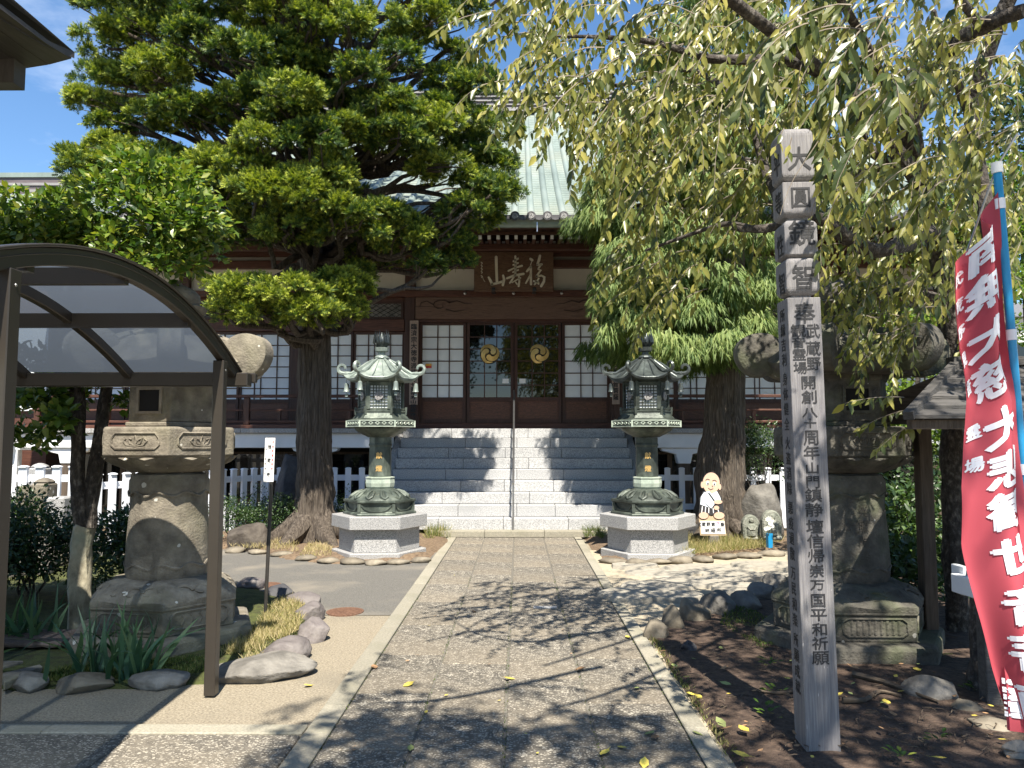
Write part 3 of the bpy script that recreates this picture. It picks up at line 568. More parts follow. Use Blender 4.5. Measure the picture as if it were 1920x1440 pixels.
# gold three-comma emblems
def tomoe(mb, cx, cz, r, y0, y1, rot=0.0, fat=.62):
    for k in range(3):
        a0 = rot + k * 2 * PI / 3; pts = []; wd = []
        for i in range(13):
            t = i / 12; a = a0 + t * 2.55; rad = r * (.40 + .50 * min(1, t * 1.35) ** .8); pts.append((cx + rad * math.cos(a), cz + rad * math.sin(a))); wd.append(r * (fat * (1 - t) ** .75 + .05))
        mb.stroke(pts, wd, y0, y1)
for d_, cx in ((dl, -0.635), (dr, 0.395)):
    p_ = at(918 if cx < 0 else 1011, 663, 15.85); mb = MB(); tomoe(mb, p_.x, p_.z, .205, 15.845, 15.885, rot=.4, fat=.52)
    # dome the commas: push the front out towards the middle of the disc
    v2 = []
    for (x, y, z) in mb.v:
        rr = math.hypot(x - p_.x, z - p_.z) / .215; v2.append((x, y - (.05 * max(0, 1 - rr * rr) if y < 15.86 else 0), z))
    mb.v = v2; mb.build('gold_emblem', M['gold'], parent=d_, loc=rootloc(hall), bevel=.004)
    mb = MB(); mb.X = Matrix.Translation((p_.x, 15.893, p_.z)) @ Matrix.Rotation(PI / 2, 4, 'X'); mb.lathe([(.205, -.006), (.205, .004)], 36); mb.build('emblem_back', M['blackmetal'], parent=d_, loc=rootloc(hall))
# carved lintel over the doors
hb('lintel', M['lintel'], -2.14, 1.97, 15.82, 15.98, 4.078, 4.537, bevel=.01)
lt = bpy.data.objects['lintel']; mb = MB()
for sx, cx in ((1, -1.62), (-1, 1.45)):
    cz = 4.36
    sp = [(cx + sx * (.17 - .014 * i) * math.cos(.5 + i * .62) * 1.3, cz + (.13 - .010 * i) * math.sin(.5 + i * .62)) for i in range(11)]
    mb.stroke(sp, [.03 - .002 * i for i in range(11)], 15.806, 15.822)
    mb.stroke([(cx - sx * .15, cz + .02), (cx - sx * .28, cz + .09), (cx - sx * .40, cz + .06), (cx - sx * .43, cz - .02)], [.028, .024, .018, .01], 15.806, 15.822)
    mb.stroke([(cx + sx * .18, cz + .06), (cx + sx * .34, cz + .10), (cx + sx * .5, cz + .04), (cx + sx * .66, cz + .03)], [.03, .022, .016, .008], 15.806, 15.822)
    mb.stroke([(cx + sx * .12, cz - .08), (cx + sx * .3, cz - .13), (cx + sx * .5, cz - .10)], [.024, .018, .008], 15.806, 15.822)
    mb.build('carving', M['lintel_cut'], parent=lt, loc=rootloc(hall)); mb = MB()
for px in (872, 963, 1053):                       # nail covers on the beam over it
    p_ = at(px, 552, 15.79); mb = MB(); mb.X = Matrix.Translation((p_.x, 15.80, 4.61)) @ Matrix.Rotation(PI / 2, 4, 'X'); mb.lathe([(.035, -.001), (.03, .02), (.008, .03)], 6); part(mb, 'nail_cover', M['steel'], hall)
# side bays: shoji, transom lattice, header
def bay(x0, x1, mat, lattice=True):
    hb('head_beam', M['wood_dark'], x0, x1, 15.85, 16.0, 3.83, 4.08, bevel=.006)
    hb('upper_wall', M['wood_dark'], x0, x1, 15.95, 16.0, 4.08, 4.54)
    w_ = (x1 - x0) / 2
    for i in range(2):
        door(x0 + i * w_ + .003, x0 + (i + 1) * w_ - .003, DZ0, 3.825, [0, .30, .40, .72, 1] if i == 0 else [0, .27, .40, .74, 1], 6, mat, yf=15.90 + .025 * i, low=.42, st=.045, mm=.019)
    if lattice:
        mb = MB(); a0, a1, b0, b1 = x0 + .12, x1 - .08, 4.14, 4.42
        mb.box(a0 - .04, a1 + .04, 15.92, 15.95, b1, b1 + .04); mb.box(a0 - .04, a1 + .04, 15.92, 15.95, b0 - .04, b0); mb.box(a0 - .04, a0, 15.92, 15.95, b0, b1); mb.box(a1, a1 + .04, 15.92, 15.95, b0, b1)
        o = part(mb, 'transom_frame', M['wood_vert'], hall)
        mg = MB(); mg.box(a0, a1, 15.944, 15.949, b0, b1); mg.build('transom_pane', M['basement' if 0 else 'rock'], parent=o, loc=rootloc(hall))
        ml = MB(); st = .165; h = b1 - b0; slope = .58
        k = a0 - h / slope
        while k < a1:
            for sg in (1, -1):
                pts = []
                for t in np.linspace(0, 1, 2): pts.append([k + t * h / slope, b0 + t * h if sg > 0 else b1 - t * h])
                (xa, za), (xb, zb_) = pts
                if xb <= a0 or xa >= a1: continue
                if xa < a0: f_ = (a0 - xa) / (xb - xa); za = za + f_ * (zb_ - za); xa = a0
                if xb > a1: f_ = (a1 - xa) / (xb - xa); zb_ = za + f_ * (zb_ - za); xb = a1
                ml.beam((xa, 15.936 + (.004 if sg > 0 else 0), za), (xb, 15.936 + (.004 if sg > 0 else 0), zb_), .008, .012, up=(0, 1, 0))
            k += st
        ml.build('lattice', M['void'], parent=o, loc=rootloc(hall))
for i in range(len(PXS) - 1):
    if i == 3: continue
    bay(PXS[i] + .112, PXS[i + 1] - .112, M['paper2'] if i in (1, 0) else M['paper'], lattice=True)
hb('body', M['void'], XL + .1, XR - .1, 16.32, 24, 0.1, 6.0)
# veranda railing
for x0, x1 in [(XL + .1, -2.55), (2.4, XR - .1)]:
    for z0, z1, y0, y1 in [(2.39, 2.45, 14.86, 14.94), (2.13, 2.17, 14.875, 14.925), (1.90, 1.95, 14.87, 14.93)]: hb('railing_rail', M['wood_dark'], x0, x1, y0, y1, z0, z1, bevel=.008)
    for x in np.arange(x0 + .15, x1, 1.36):
        hb('railing_post', M['wood_vert'], x - .055, x + .055, 14.855, 14.945, 1.862, 2.388, bevel=.008)
        hb('railing_block', M['wood_vert'], x + .60, x + .66, 14.87, 14.93, 1.952, 2.128)
# ---- eaves: two rows of white-tipped rafters, boards, gutter
me_r = None
def rafter(L_, w_, h_):
    mb = MB(); mb.box(-w_ / 2, w_ / 2, .006, L_, -h_ / 2, h_ / 2); mb.mi = 1; mb.box(-w_ / 2 + .002, w_ / 2 - .002, 0, .006, -h_ / 2 + .002, h_ / 2 - .002)
    me = bpy.data.meshes.new('rafter'); me.from_pydata(mb.v, [], mb.f); me.materials.append(M['rafter']); me.materials.append(M['white']); me.polygons.foreach_set('material_index', mb.m); return me
r1, r2 = rafter(1.5, .062, .075), rafter(1.9, .062, .085)
EXL, EXR = -9.9, 9.7
n_r = int((EXR - EXL) / .163)
for i in range(n_r):
    x = EXL + .08 + i * .163
    inst('rafter', r1, hall, Vector((x, 13.72, 5.235)) - rootloc(hall), (R(8), 0, 0))
    inst('rafter', r2, hall, Vector((x + .0815, 14.62, 5.36)) - rootloc(hall), (R(10), 0, 0))
mb = MB(); mb.add([(EXL, 13.42, 5.32), (EXR, 13.42, 5.32), (EXR, 16.4, 5.86), (EXL, 16.4, 5.86), (EXL, 13.42, 5.36), (EXR, 13.42, 5.36), (EXR, 16.4, 5.90), (EXL, 16.4, 5.90)], [(0, 1, 2, 3), (7, 6, 5, 4), (0, 4, 5, 1), (1, 5, 6, 2), (2, 6, 7, 3), (3, 7, 4, 0)]); part(mb, 'eave_boards', M['rafter'], hall)
hb('eave_beam', M['wood_dark'], EXL, EXR, 14.44, 14.60, 5.20, 5.31); hb('eave_beam', M['wood_dark'], EXL, EXR, 15.60, 15.80, 5.38, 5.56)
hb('fascia', M['rafter'], EXL, EXR, 13.66, 13.70, 5.275, 5.32)
# gutter: half-round channel
mb = MB(); gp = [(13.30 + .085 * math.cos(t), 5.375 + .085 * math.sin(t)) for t in np.linspace(PI, 2 * PI, 9)] ; gi = [(13.30 + .079 * math.cos(t), 5.377 + .079 * math.sin(t)) for t in np.linspace(2 * PI, PI, 9)]
ring = gp + gi; n = len(ring); mb.add([(EXL, y, z) for y, z in ring] + [(EXR, y, z) for y, z in ring], [(i, (i + 1) % n, (i + 1) % n + n, i + n) for i in range(n)]); part(mb, 'gutter', M['gutter'], hall, smooth=True)
for px in (1007, 1090, 1185, 870, 760): p_ = at(px, 430, 13.3); mb = MB(); mb.box(p_.x - .008, p_.x + .008, 13.215, 13.225, 5.20, 5.40); mb.box(p_.x - .008, p_.x + .008, 13.22, 13.5, 5.40, 5.41); part(mb, 'gutter_strap', M['steel'], hall)
# ---- roof: concave slope, round ribs with comma-crest end caps, layered ridge
RY0, RY1, RZ0, RZ1 = 13.18, 21.0, 5.44, 10.75
def rf(t): return (RY0 + (RY1 - RY0) * t, RZ0 + (RZ1 - RZ0) * (t * .80 + .20 * t * t) )
HIPL, HIPR, TL, TR = EXL - .2, EXR + .2, -5.9, 5.7
def xlim(t):                                      # roof narrows up the hips, then a gable
    k = min(1, t / .62); return HIPL + (TL - HIPL) * k, HIPR + (TR - HIPR) * k
ts = [i / 14 for i in range(15)]
mb = MB(); vs = []
for t in ts:
    y, z = rf(t); a, b = xlim(t); vs += [(a, y, z), (b, y, z), (a, y + .05, z - .10), (b, y + .05, z - .10)]
fs = []
for i in range(14): b = i * 4; fs += [(b, b + 1, b + 5, b + 4), (b + 2, b + 6, b + 7, b + 3), (b, b + 4, b + 6, b + 2), (b + 1, b + 3, b + 7, b + 5)]
fs += [(0, 2, 3, 1), (56, 57, 59, 58)]
mb.add(vs, fs); rs = part(mb, 'roof_slope', M['copper'], hall, smooth=False)
mb = MB()                                          # folded seams across the pans
for j in range(1, 60):
    t = j / 60; y, z = rf(t); a, b = xlim(t); mb.box(a, b, y - .006, y + .03, z - .01, z + .012)
mb.build('pan_seams', M['copper'], parent=rs, loc=rootloc(hall), kind='stuff')
mb = MB()                                          # back slope and hip ends
mb.add([(HIPL, RY0, RZ0 - .02), (HIPL, 28.8, RZ0), (TL, 21, RZ1), (TL, rf(.62)[0], rf(.62)[1])], [(0, 1, 2, 3)]); mb.add([(HIPR, RY0, RZ0 - .02), (HIPR, 28.8, RZ0), (TR, 21, RZ1), (TR, rf(.62)[0], rf(.62)[1])], [(0, 1, 2, 3)])
mb.add([(HIPL, 28.8, RZ0), (HIPR, 28.8, RZ0), (TR, 21, RZ1), (TL, 21, RZ1)], [(0, 1, 2, 3)]); part(mb, 'rear_slope', M['copper'], hall)
mb = MB(); mb.X = Matrix.Rotation(PI / 2, 4, 'X'); mb.lathe([(.078, -.02), (.082, .01), (.082, .02), (.066, .022), (.062, .014), (.001, .014)], 20); mb.X = Matrix.Identity(4); mb.mi = 1; tomoe(mb, 0, 0, .055, -.024, -.012, rot=.3, fat=.5)
capme = bpy.data.meshes.new('end_cap'); capme.from_pydata(mb.v, [], mb.f); capme.materials.append(M['roof_cap']); capme.materials.append(M['cap_relief']); capme.polygons.foreach_set('material_index', mb.m)
mb = MB(); mb.prism([(-.11, .045), (.11, .045), (.085, -.03), (0, -.05), (-.085, -.03)], 0, .02); dripme = bpy.data.meshes.new('drip_tile'); dripme.from_pydata(mb.v, [], mb.f); dripme.materials.append(M['roof_cap'])
RS = .2835; x = HIPL + .12; straight = None
while x < HIPR - .1:
    tmax = 1.0
    if x < TL or x > TR:
        k = (x - HIPL) / (TL - HIPL) if x < TL else (HIPR - x) / (HIPR - TR); tmax = .62 * max(.03, k)
    if tmax >= 1 and straight is not None: o = inst('roof_rib', straight, hall, Vector((x, 0, 0)) - rootloc(hall) * 1.0)
    else:
        mb = MB(); m_ = 15; vs = []; fs = []
        for i in range(m_):
            t = tmax * i / (m_ - 1); y, z = rf(t)
            for q in range(6): a = PI * q / 5; vs.append((.068 * math.cos(a), y - .02 * math.sin(a), z + .072 * math.sin(a)))
        for i in range(m_ - 1):
            for q in range(5): b = i * 6 + q; fs.append((b, b + 1, b + 7, b + 6))
        mb.add(vs, fs); o = mb.build('roof_rib', M['copper'], parent=hall, smooth=True); o.location = Vector((x, 0, 0)) - rootloc(hall)
        if tmax >= 1: straight = o.data
    inst('end_cap', capme, o, (0, RY0 - .03, RZ0 + .02)); inst('drip_tile', dripme, o, (RS / 2, RY0 - .02, RZ0 + .0))
    x += RS
for i, (dz, hh, wd, mt) in enumerate([(0, .10, .55, 'ridge_pale'), (.10, .07, .44, 'ridge_dark'), (.17, .04, .52, 'ridge_pale'), (.21, .08, .42, 'ridge_dark'), (.29, .04, .5, 'ridge_pale'), (.33, .08, .40, 'ridge_dark'), (.41, .04, .48, 'ridge_pale'), (.45, .08, .38, 'ridge_dark'), (.53, .05, .50, 'ridge_pale'), (.58, .06, .34, 'gutter')]):
    hb('ridge_course', M[mt], TL - .3, TR + .3, 21 - wd / 2, 21 + wd / 2, RZ1 - .06 + dz, RZ1 - .06 + dz + hh - .002)

# ---- name plaque (its own thing, hangs under the eave)
pq = at(963, 508, 15.5)
plq = thing('name_plaque', (pq.x, 15.62, 4.60), 'brown grained wooden name plaque with cream characters under the eave', 'plaque')
a_ = at(889, 472, 15.5); b_ = at(1038, 546, 15.5); px0, px1, pz0, pz1 = a_.x, b_.x, b_.z, a_.z
mb = MB(); mb.box(px0, px1, 15.50, 15.56, pz0, pz1); part(mb, 'board', M['plaque'], plq, bevel=.008)
mb = MB()
def zz(x, y): p = at(860 + x / 9.6, 460 + y / 9.6, 15.5); return (p.x, p.z)
SCL = 15.5 / F / 9.6
def st(pts, w_): mb.stroke([zz(*p) for p in pts], [k * SCL for k in w_], 15.482, 15.502)
st([(675, 215), (680, 430), (690, 660)], [52, 50, 46]); st([(540, 580), (575, 640), (605, 700)], [36, 48, 46]); st([(600, 705), (700, 680), (785, 655)], [44, 36, 44]); st([(800, 545), (818, 610), (795, 715)], [36, 48, 46])
part(mb, 'character', M['cream'], plq); mb = MB()
st([(1020, 200), (1022, 360), (1020, 540)], [36, 40, 36]); st([(985, 290), (1070, 240)], [30, 32]); st([(980, 355), (1070, 318)], [28, 28]); st([(895, 462), (1000, 410), (1140, 370)], [30, 24, 36]); st([(975, 485), (1075, 445)], [24, 26]); st([(870, 595), (1000, 545), (1168, 515)], [36, 40, 40])
st([(1000, 560), (950, 640), (920, 680)], [32, 32, 26]); st([(960, 672), (1040, 625), (1110, 590)], [22, 20, 30]); st([(1083, 560), (1092, 650), (1080, 735)], [34, 38, 38]); st([(1025, 665), (1052, 700)], [24, 26])
part(mb, 'character', M['cream'], plq); mb = MB()
st([(1290, 245), (1325, 268)], [40, 46]); st([(1318, 285), (1296, 350)], [12, 16]); st([(1300, 385), (1262, 430), (1228, 470)], [38, 44, 34]); st([(1300, 400), (1298, 550), (1302, 702)], [38, 42, 42]); st([(1285, 540), (1245, 620), (1208, 682)], [30, 32, 28])
st([(1462, 190), (1445, 270), (1412, 345)], [44, 50, 36]); st([(1412, 352), (1495, 345)], [34, 38]); st([(1478, 355), (1430, 425)], [34, 30]); st([(1430, 435), (1480, 448), (1440, 500), (1400, 560)], [24, 36, 34, 38]); st([(1400, 562), (1490, 545), (1542, 575), (1535, 650), (1485, 735)], [36, 34, 44, 46, 46])
st([(1352, 645), (1440, 668)], [30, 26]); st([(1442, 598), (1405, 655), (1365, 708)], [30, 30, 30]); st([(1385, 640), (1440, 695)], [26, 30])
part(mb, 'character', M['cream'], plq); mb = MB()
for k, (cy) in enumerate([320, 375, 430, 485, 560]): st([(405, cy - 14), (430, cy + 4)], [14, 12]); st([(424, cy + 2), (412, cy + 24)], [9, 10])
st([(430, 575), (450, 625), (475, 660)], [8, 7, 5])
part(mb, 'signature', M['cream'], plq, kind='stuff')
for x_ in (625, 1362): x3, z3 = zz(x_, 790); mb = MB(); mb.box(x3 - .04, x3 + .04, 15.47, 15.80, z3 - .045, z3 + .035); part(mb, 'iron_hook', M['blackmetal'], plq, bevel=.012)

# ---- vertical signboards by the doors
def signboard(px0_, px1_, py0, py1, text, label, Y=15.78, slant=0):
    a = at(px0_, py0, Y); b = at(px1_, py1, Y); t = thing('vertical_signboard', ((a.x + b.x) / 2, Y, b.z), label, 'signboard')
    mb = MB(); mb.box(a.x, b.x, Y, Y + .03, b.z, a.z); part(mb, 'board', M['pole_tan'], t, bevel=.003)
    items = []; z = a.z - .06; w_ = b.x - a.x
    for ch, sz in text: items.append((ch, (a.x + b.x) / 2, z - sz / 2, w_ * .74, sz * .98)); z -= sz * 1.03
    characters(items, lambda u, v: (u, Y - .002, v), M['ink'], t, .03)
M['pole_tan'] = nmat('pinkish bare board', [(0.30, 0.22, 0.175), (0.42, 0.32, 0.26)], 8, 0.8, mscale=(6, 6, .6))
signboard(768.5, 783, 601, 759, [(c, .132) for c in '臨済宗大徳寺派'] + [(c, .088) for c in '武蔵野七番'] + [(c, .085) for c in '福寿山徳蔵寺'], 'narrow wooden signboard with black characters left of the temple doors')
signboard(1147, 1162, 660, 758, [(c, .13) for c in '白衣観世音菩薩'], 'narrow wooden signboard with black characters behind the right bronze lantern')
# small sticker on a pane
a = at(798, 682, 15.94); t = thing('pane_sticker', (a.x + .06, 15.93, a.z - .1), 'small orange and red sticker on a white pane by the left door', 'sticker')
for k, (mt, z0, z1) in enumerate([('orange', a.z - .05, a.z), ('red', a.z - .09, a.z - .05)]): mb = MB(); mb.box(a.x, a.x + .125, 15.928 , 15.931, z0, z1); part(mb, 'print', M[mt], t)

# ================================================================== STAIRS
st_ = thing('stone_staircase', (-.09, 14, 0), 'broad speckled granite staircase rising to the temple doors', 'staircase')
SX0, SX1 = -2.30, 2.12; ys0 = 12.78; dep = .305; rh = .1895
mb = MB(); mb.box(-2.15, 2.0, 12.58, 12.80, 0.0, .105)
for i, (x0, x1) in enumerate([(-1.5, -.55), (-.55, .42), (.42, 1.1), (1.1, 1.75)]): mb = MB(); mb.box(x0 + .002, x1 - .002, 12.56, 12.79, .0, .10); part(mb, 'base_stone', M['kerb'], st_, bevel=.006)
for s in range(9):
    y = ys0 + s * dep; z0 = .09 + s * rh; ws = [-2.28, -1.32 + .3 * (s % 2), -.25 + .22 * (s % 3), .62 + .2 * ((s + 1) % 2), 2.10]
    for x0, x1 in zip(ws[:-1], ws[1:]):
        mb = MB(); mb.box(x0 + .0025, x1 - .0025, y, y + dep + .06, z0 + .004, z0 + rh); part(mb, 'granite_block', M['granite_step'], st_, bevel=.007)
mb = MB(); mb.box(-2.25, 2.07, ys0 + 9 * dep, 15.9, 1.4, FZ - .004); part(mb, 'landing', M['granite_step'], st_)
for x0, x1 in [(-2.43, -2.285), (2.105, 2.25)]:                      # sloping side stones
    mb = MB(); pr = [(12.72, 0), (15.8, 0), (15.8, 1.80), (15.5, 1.80), (12.72, .16)]
    n = len(pr); mb.add([(x0, y, z) for y, z in pr] + [(x1, y, z) for y, z in pr], [tuple(range(n)), tuple(range(2 * n - 1, n - 1, -1))] + [(i, (i + 1) % n, (i + 1) % n + n, i + n) for i in range(n)]); part(mb, 'side_stone', M['granite'], st_, bevel=.01)
hr = thing('handrail', (-.08, 12.75, 0), 'thin steel handrail running up the middle of the granite stairs', 'handrail')
hx = -.085
mb = MB(); mb.tube([(hx, 12.70, .85), (hx, 12.80, .93), (hx, 15.45, 2.56), (hx, 15.62, 2.52), (hx, 15.62, 2.40)], .019, 10); part(mb, 'rail', M['steel'], hr, smooth=True)
for y, z0, z1 in [(12.72, .02, .87), (14.1, .75, 1.72), (15.45, 1.78, 2.55)]: mb = MB(); mb.tube([(hx, y, z0), (hx, y, z1)], .016, 10); part(mb, 'post', M['steel'], hr, smooth=True)
# ================================================================== BRONZE LANTERNS
def hexcorner(r, k, rot=0.0, n=6): a = rot + 2 * PI * k / n; return Vector((r * math.cos(a), r * math.sin(a), 0))
def build_bronze(loc, label, rz=0.0):
    root = thing('bronze_lantern', loc, label, 'bronze lantern', 'bronze lanterns before the stairs', rz)
    H = PI / 6 + PI / 6                      # a flat side faces the viewer (-Y) when corners sit at 60-degree steps from 0
    H = 0
    def L6(name, prof, mat, bevel=.006, n=6, rot=H, smooth=False, **kw): mb = MB(); mb.lathe(prof, n, rot, **kw); return mb.build(name, mat, parent=root, bevel=bevel, smooth=smooth)
    L6('granite_plinth', [(.64, 0), (.64, .115)], M['granite'], .008)
    L6('granite_block', [(.545, .117), (.545, .415)], M['granite'], .004)
    L6('granite_cap', [(.65, .417), (.65, .585)], M['granite'], .008)
    L6('bronze_foot', [(.50, .587), (.50, .612), (.47, .625), (.45, .63), (.45, .74), (.47, .745), (.495, .755), (.495, .785)], M['bronze'], .004)
    mb = MB()
    for k in range(6):                        # raised brackets and rims on the foot panels
        a = hexcorner(.452, k); b = hexcorner(.452, k + 1); t_ = (b - a).normalized(); nn = Vector(((a + b).x, (a + b).y, 0)).normalized()
        for i in range(9):
            u0 = i / 9; u1 = (i + 1) / 9; f = lambda u: .642 + .085 * (abs(2 * u - 1)) ** 3.2
            p = a.lerp(b, .06 + .88 * u0) + nn * .008; q = a.lerp(b, .06 + .88 * u1) + nn * .008; mb.beam(p + Vector((0, 0, f(u0))), q + Vector((0, 0, f(u1))), .012, .014)
        mb.beam(a + nn * .002 + Vector((0, 0, .63)), a + nn * .002 + Vector((0, 0, .742)), .04, .05)
    mb.build('foot_brackets', M['bronze'], parent=root)
    mb = MB()                                 # lotus dome
    mb.lathe([(.42, .787), (.41, .80), (.36, .845), (.28, .885), (.21, .915), (.19, .93)], 48, 0, flute=.0)
    dome = mb.build('lotus_dome', M['bronze'], parent=root, smooth=True)
    for k in range(12):
        a = 2 * PI * k / 12 + PI / 12; mb = MB()
        for sx in (-1, 1):
            mb.tube([(math.cos(a + sx * .055) * .24, math.sin(a + sx * .055) * .24, .905), (math.cos(a + sx * .11) * .32, math.sin(a + sx * .11) * .32, .872), (math.cos(a + sx * .10) * .385, math.sin(a + sx * .10) * .385, .825), (math.cos(a) * .415, math.sin(a) * .415, .80)], [.014, .024, .024, .012], 6)
        mb.build('lotus_petal', M['bronze'], parent=dome, smooth=True)
    L6('collar', [(.175, .93), (.188, .95), (.195, 1.0), (.19, 1.05), (.172, 1.062), (.195, 1.065), (.195, 1.08), (.165, 1.085)], M['bronze_pale'], 0, 18, flute=.03, nf=9)
    sh = L6('shaft', [(.16, 1.086), (.155, 1.50), (.165, 1.505), (.165, 1.53), (.158, 1.535), (.158, 1.62)], M['bronze'], .004, 8, PI / 8)
    items = [('献', 0, 1.375, .085, .09), ('燈', 0, 1.20, .09, .085)]
    characters(items, lambda u, v: (u, -.1500, v), M['copper_letter'], sh, .03, world=False)
    L6('flare', [(.17, 1.622), (.20, 1.64), (.27, 1.675), (.335, 1.715), (.35, 1.74)], M['bronze'], 0, 36, flute=.035, nf=9, smooth=True)
    L6('deck', [(.39, 1.742), (.43, 1.755), (.465, 1.76), (.465, 1.85), (.45, 1.86), (.43, 1.865), (.39, 1.875)], M['bronze_pale'] if 0 else M['bronze'], .003)
    mb = MB()
    for k in range(6):
        a = hexcorner(.466, k); b = hexcorner(.466, k + 1); nn = Vector(((a + b).x, (a + b).y, 0)).normalized()
        for z in (1.767, 1.845): mb.beam(a + nn * .001 + Vector((0, 0, z)), b + nn * .001 + Vector((0, 0, z)), .012, .010)
        mb.beam(a + Vector((0, 0, 1.76)), a + Vector((0, 0, 1.85)), .022, .03)
        for i in range(5):                    # scrollwork band
            c = a.lerp(b, .12 + i * .19) + nn * .003
            for sg in (-1, 1):
                pts = [c + (b - a).normalized() * (sg * .03 * math.cos(u)) * (1 - u / 9) + Vector((0, 0, 1.806 + .026 * math.sin(u) * (1 - u / 9))) for u in np.linspace(0, 5, 9)]; mb.tube(pts, .0045, 4, cap=False)
    mb.build('scroll_band', M['bronze_pale'], parent=root)
    L6('stepped_base', [(.39, 1.876), (.37, 1.90), (.345, 1.93), (.335, 1.955), (.335, 1.975)], M['bronze'], .003)
    mb = MB()
    for k in range(6):
        a = hexcorner(.34, k); b = hexcorner(.34, k + 1); mb.beam(a + Vector((0, 0, 1.975)), b + Vector((0, 0, 1.975)), .016, .02); mb.beam(a + Vector((0, 0, 1.93)), a * 1.02 + Vector((0, 0, 2.035)), .03, .035)
        mb.beam(a + Vector((0, 0, 2.01)), b + Vector((0, 0, 2.01)), .012, .012)
    mb.build('low_rail', M['bronze'], parent=root)
    # fire box: white inside, pierced bronze grilles on six sides
    mb = MB(); mb.lathe([(.288, 1.98), (.288, 2.37)], 6, 0); mb.build('inner_panel', M['paper'], parent=root)  # plain white panel behind the grilles, gives no light
    for k in range(6):
        a = hexcorner(.30, k); b = hexcorner(.30, k + 1); t_ = (b - a).normalized(); nn = Vector(((a + b).x, (a + b).y, 0)).normalized(); w_ = (b - a).length; mb = MB(); up = nn
        Z0, Z1 = 2.00, 2.33
        for z, hh in ((2.00, .03), (2.345, .05)): mb.beam(a + Vector((0, 0, z)), b + Vector((0, 0, z)), .02, hh)
        for u in (.08, .92): p = a.lerp(b, u); mb.beam(p + Vector((0, 0, 1.99)), p + Vector((0, 0, 2.36)), .02, .045, up=nn)
        for i in range(1, 6): p = a.lerp(b, .13 + i * .74 / 6); mb.beam(p + Vector((0, 0, 2.01)), p + Vector((0, 0, 2.33)), .012, .008, up=nn)
        for i in range(1, 8): z = 2.015 + i * .31 / 8; mb.beam(a.lerp(b, .1) + Vector((0, 0, z)), b.lerp(a, .1) + Vector((0, 0, z)), .008, .012)
        g_ = mb.build('grille', M['bronze_dark'] if 0 else M['bronze'], parent=root)
        c = (a + b) / 2 + nn * .012; ang = math.atan2(nn.y, nn.x) + PI / 2
        mb = MB(); mb.X = Matrix.Translation((c.x, c.y, 2.18)) @ Matrix.Rotation(ang, 4, 'Z'); tomoe(mb, 0, 0, .06, -.012, .004, .3, .55); mb.build('crest', M['cap_relief'], parent=g_)
        mb = MB(); mb.beam(a + Vector((0, 0, 1.96)), a + Vector((0, 0, 2.385)), .035, .035); mb.build('corner_post', M['bronze'], parent=root)
    # roof: hexagonal, hollow-curved, upturned corners
    prof = [(.50, 2.42, .07), (.49, 2.435, .06), (.40, 2.47, .025), (.31, 2.535, .0), (.22, 2.615, 0), (.13, 2.675, 0), (.085, 2.70, 0)]
    mb = MB(); nseg = 48; vs = []; fs = []
    for r_, z_, up_ in prof:
        for i in range(nseg):
            a = 2 * PI * i / nseg; m_ = (a % (PI / 3)) - PI / 6; hexr = r_ * math.cos(PI / 6) / math.cos(m_); cf = (abs(m_) / (PI / 6)) ** 4
            rr = hexr * (1 + .06 * cf * (up_ > 0)); vs.append((rr * math.cos(a), rr * math.sin(a), z_ + up_ * cf))
    for j in range(len(prof) - 1):
        for i in range(nseg): k = (i + 1) % nseg; fs.append((j * nseg + i, j * nseg + k, (j + 1) * nseg + k, (j + 1) * nseg + i))
    b0 = len(vs)
    for i in range(nseg):
        x_, y_, z_ = vs[i]; vs.append((x_ * .97, y_ * .97, z_ - .03))
    for i in range(nseg): k = (i + 1) % nseg; fs.append((i, b0 + i, b0 + k, k))
    b1 = len(vs)
    for i in range(nseg): a = 2 * PI * i / nseg; vs.append((.28 * math.cos(a), .28 * math.sin(a), 2.375))
    for i in range(nseg): k = (i + 1) % nseg; fs.append((b0 + i, b1 + i, b1 + k, b0 + k))
    fs.append(tuple(b1 + i for i in range(nseg))); mb.add(vs, fs); roof = mb.build('roof', M['bronze_roof'], parent=root, smooth=True)
    for k in range(6):
        a = 2 * PI * k / 6; c, s = math.cos(a), math.sin(a); mb = MB()
        rp = [(.10, 2.70), (.20, 2.645), (.31, 2.565), (.41, 2.50), (.50, 2.505)]; mb.tube([(r_ * c, r_ * s, z_) for r_, z_ in rp], [.014, .02, .024, .026, .028], 6)
        sp = []                               # big scroll turning up and in
        for u in np.linspace(0, 1, 14):
            th = -PI / 2 + u * 1.55 * PI; rr = .068 * (1 - .45 * u); sp.append((.535 + rr * math.cos(th), 2.57 + rr * math.sin(th)))
        mb.tube([(r_ * c, r_ * s, z_) for r_, z_ in [(.46, 2.49)] + sp], [.03] + [.028 - .010 * i / 13 for i in range(14)], 6)
        o = mb.build('roof_scroll', M['bronze_roof'], parent=roof, smooth=True)
        for m_ in (-1, 1): mb = MB(); aa = a + PI / 6 + m_ * .17; mb.tube([(r_ * math.cos(aa), r_ * math.sin(aa), z_) for r_, z_ in [(.12, 2.685), (.2, 2.622), (.30, 2.542), (.38, 2.482), (.43, 2.447)]], .006, 5); mb.build('roof_seam', M['bronze_roof'], parent=roof)
        mb = MB(); cx, cy = .475 * c, .475 * s; mb.tube([(cx, cy, 2.46), (cx, cy, 2.36)], .004, 5); mb.lathe([(.012, 2.37), (.03, 2.355), (.034, 2.30), (.036, 2.27), (.044, 2.25)], 10, cx=cx, cy=cy); mb.tube([(cx, cy, 2.25), (cx, cy, 2.225)], .003, 4); mb.box(cx - .018, cx + .018, cy - .003, cy + .003, 2.18, 2.225)
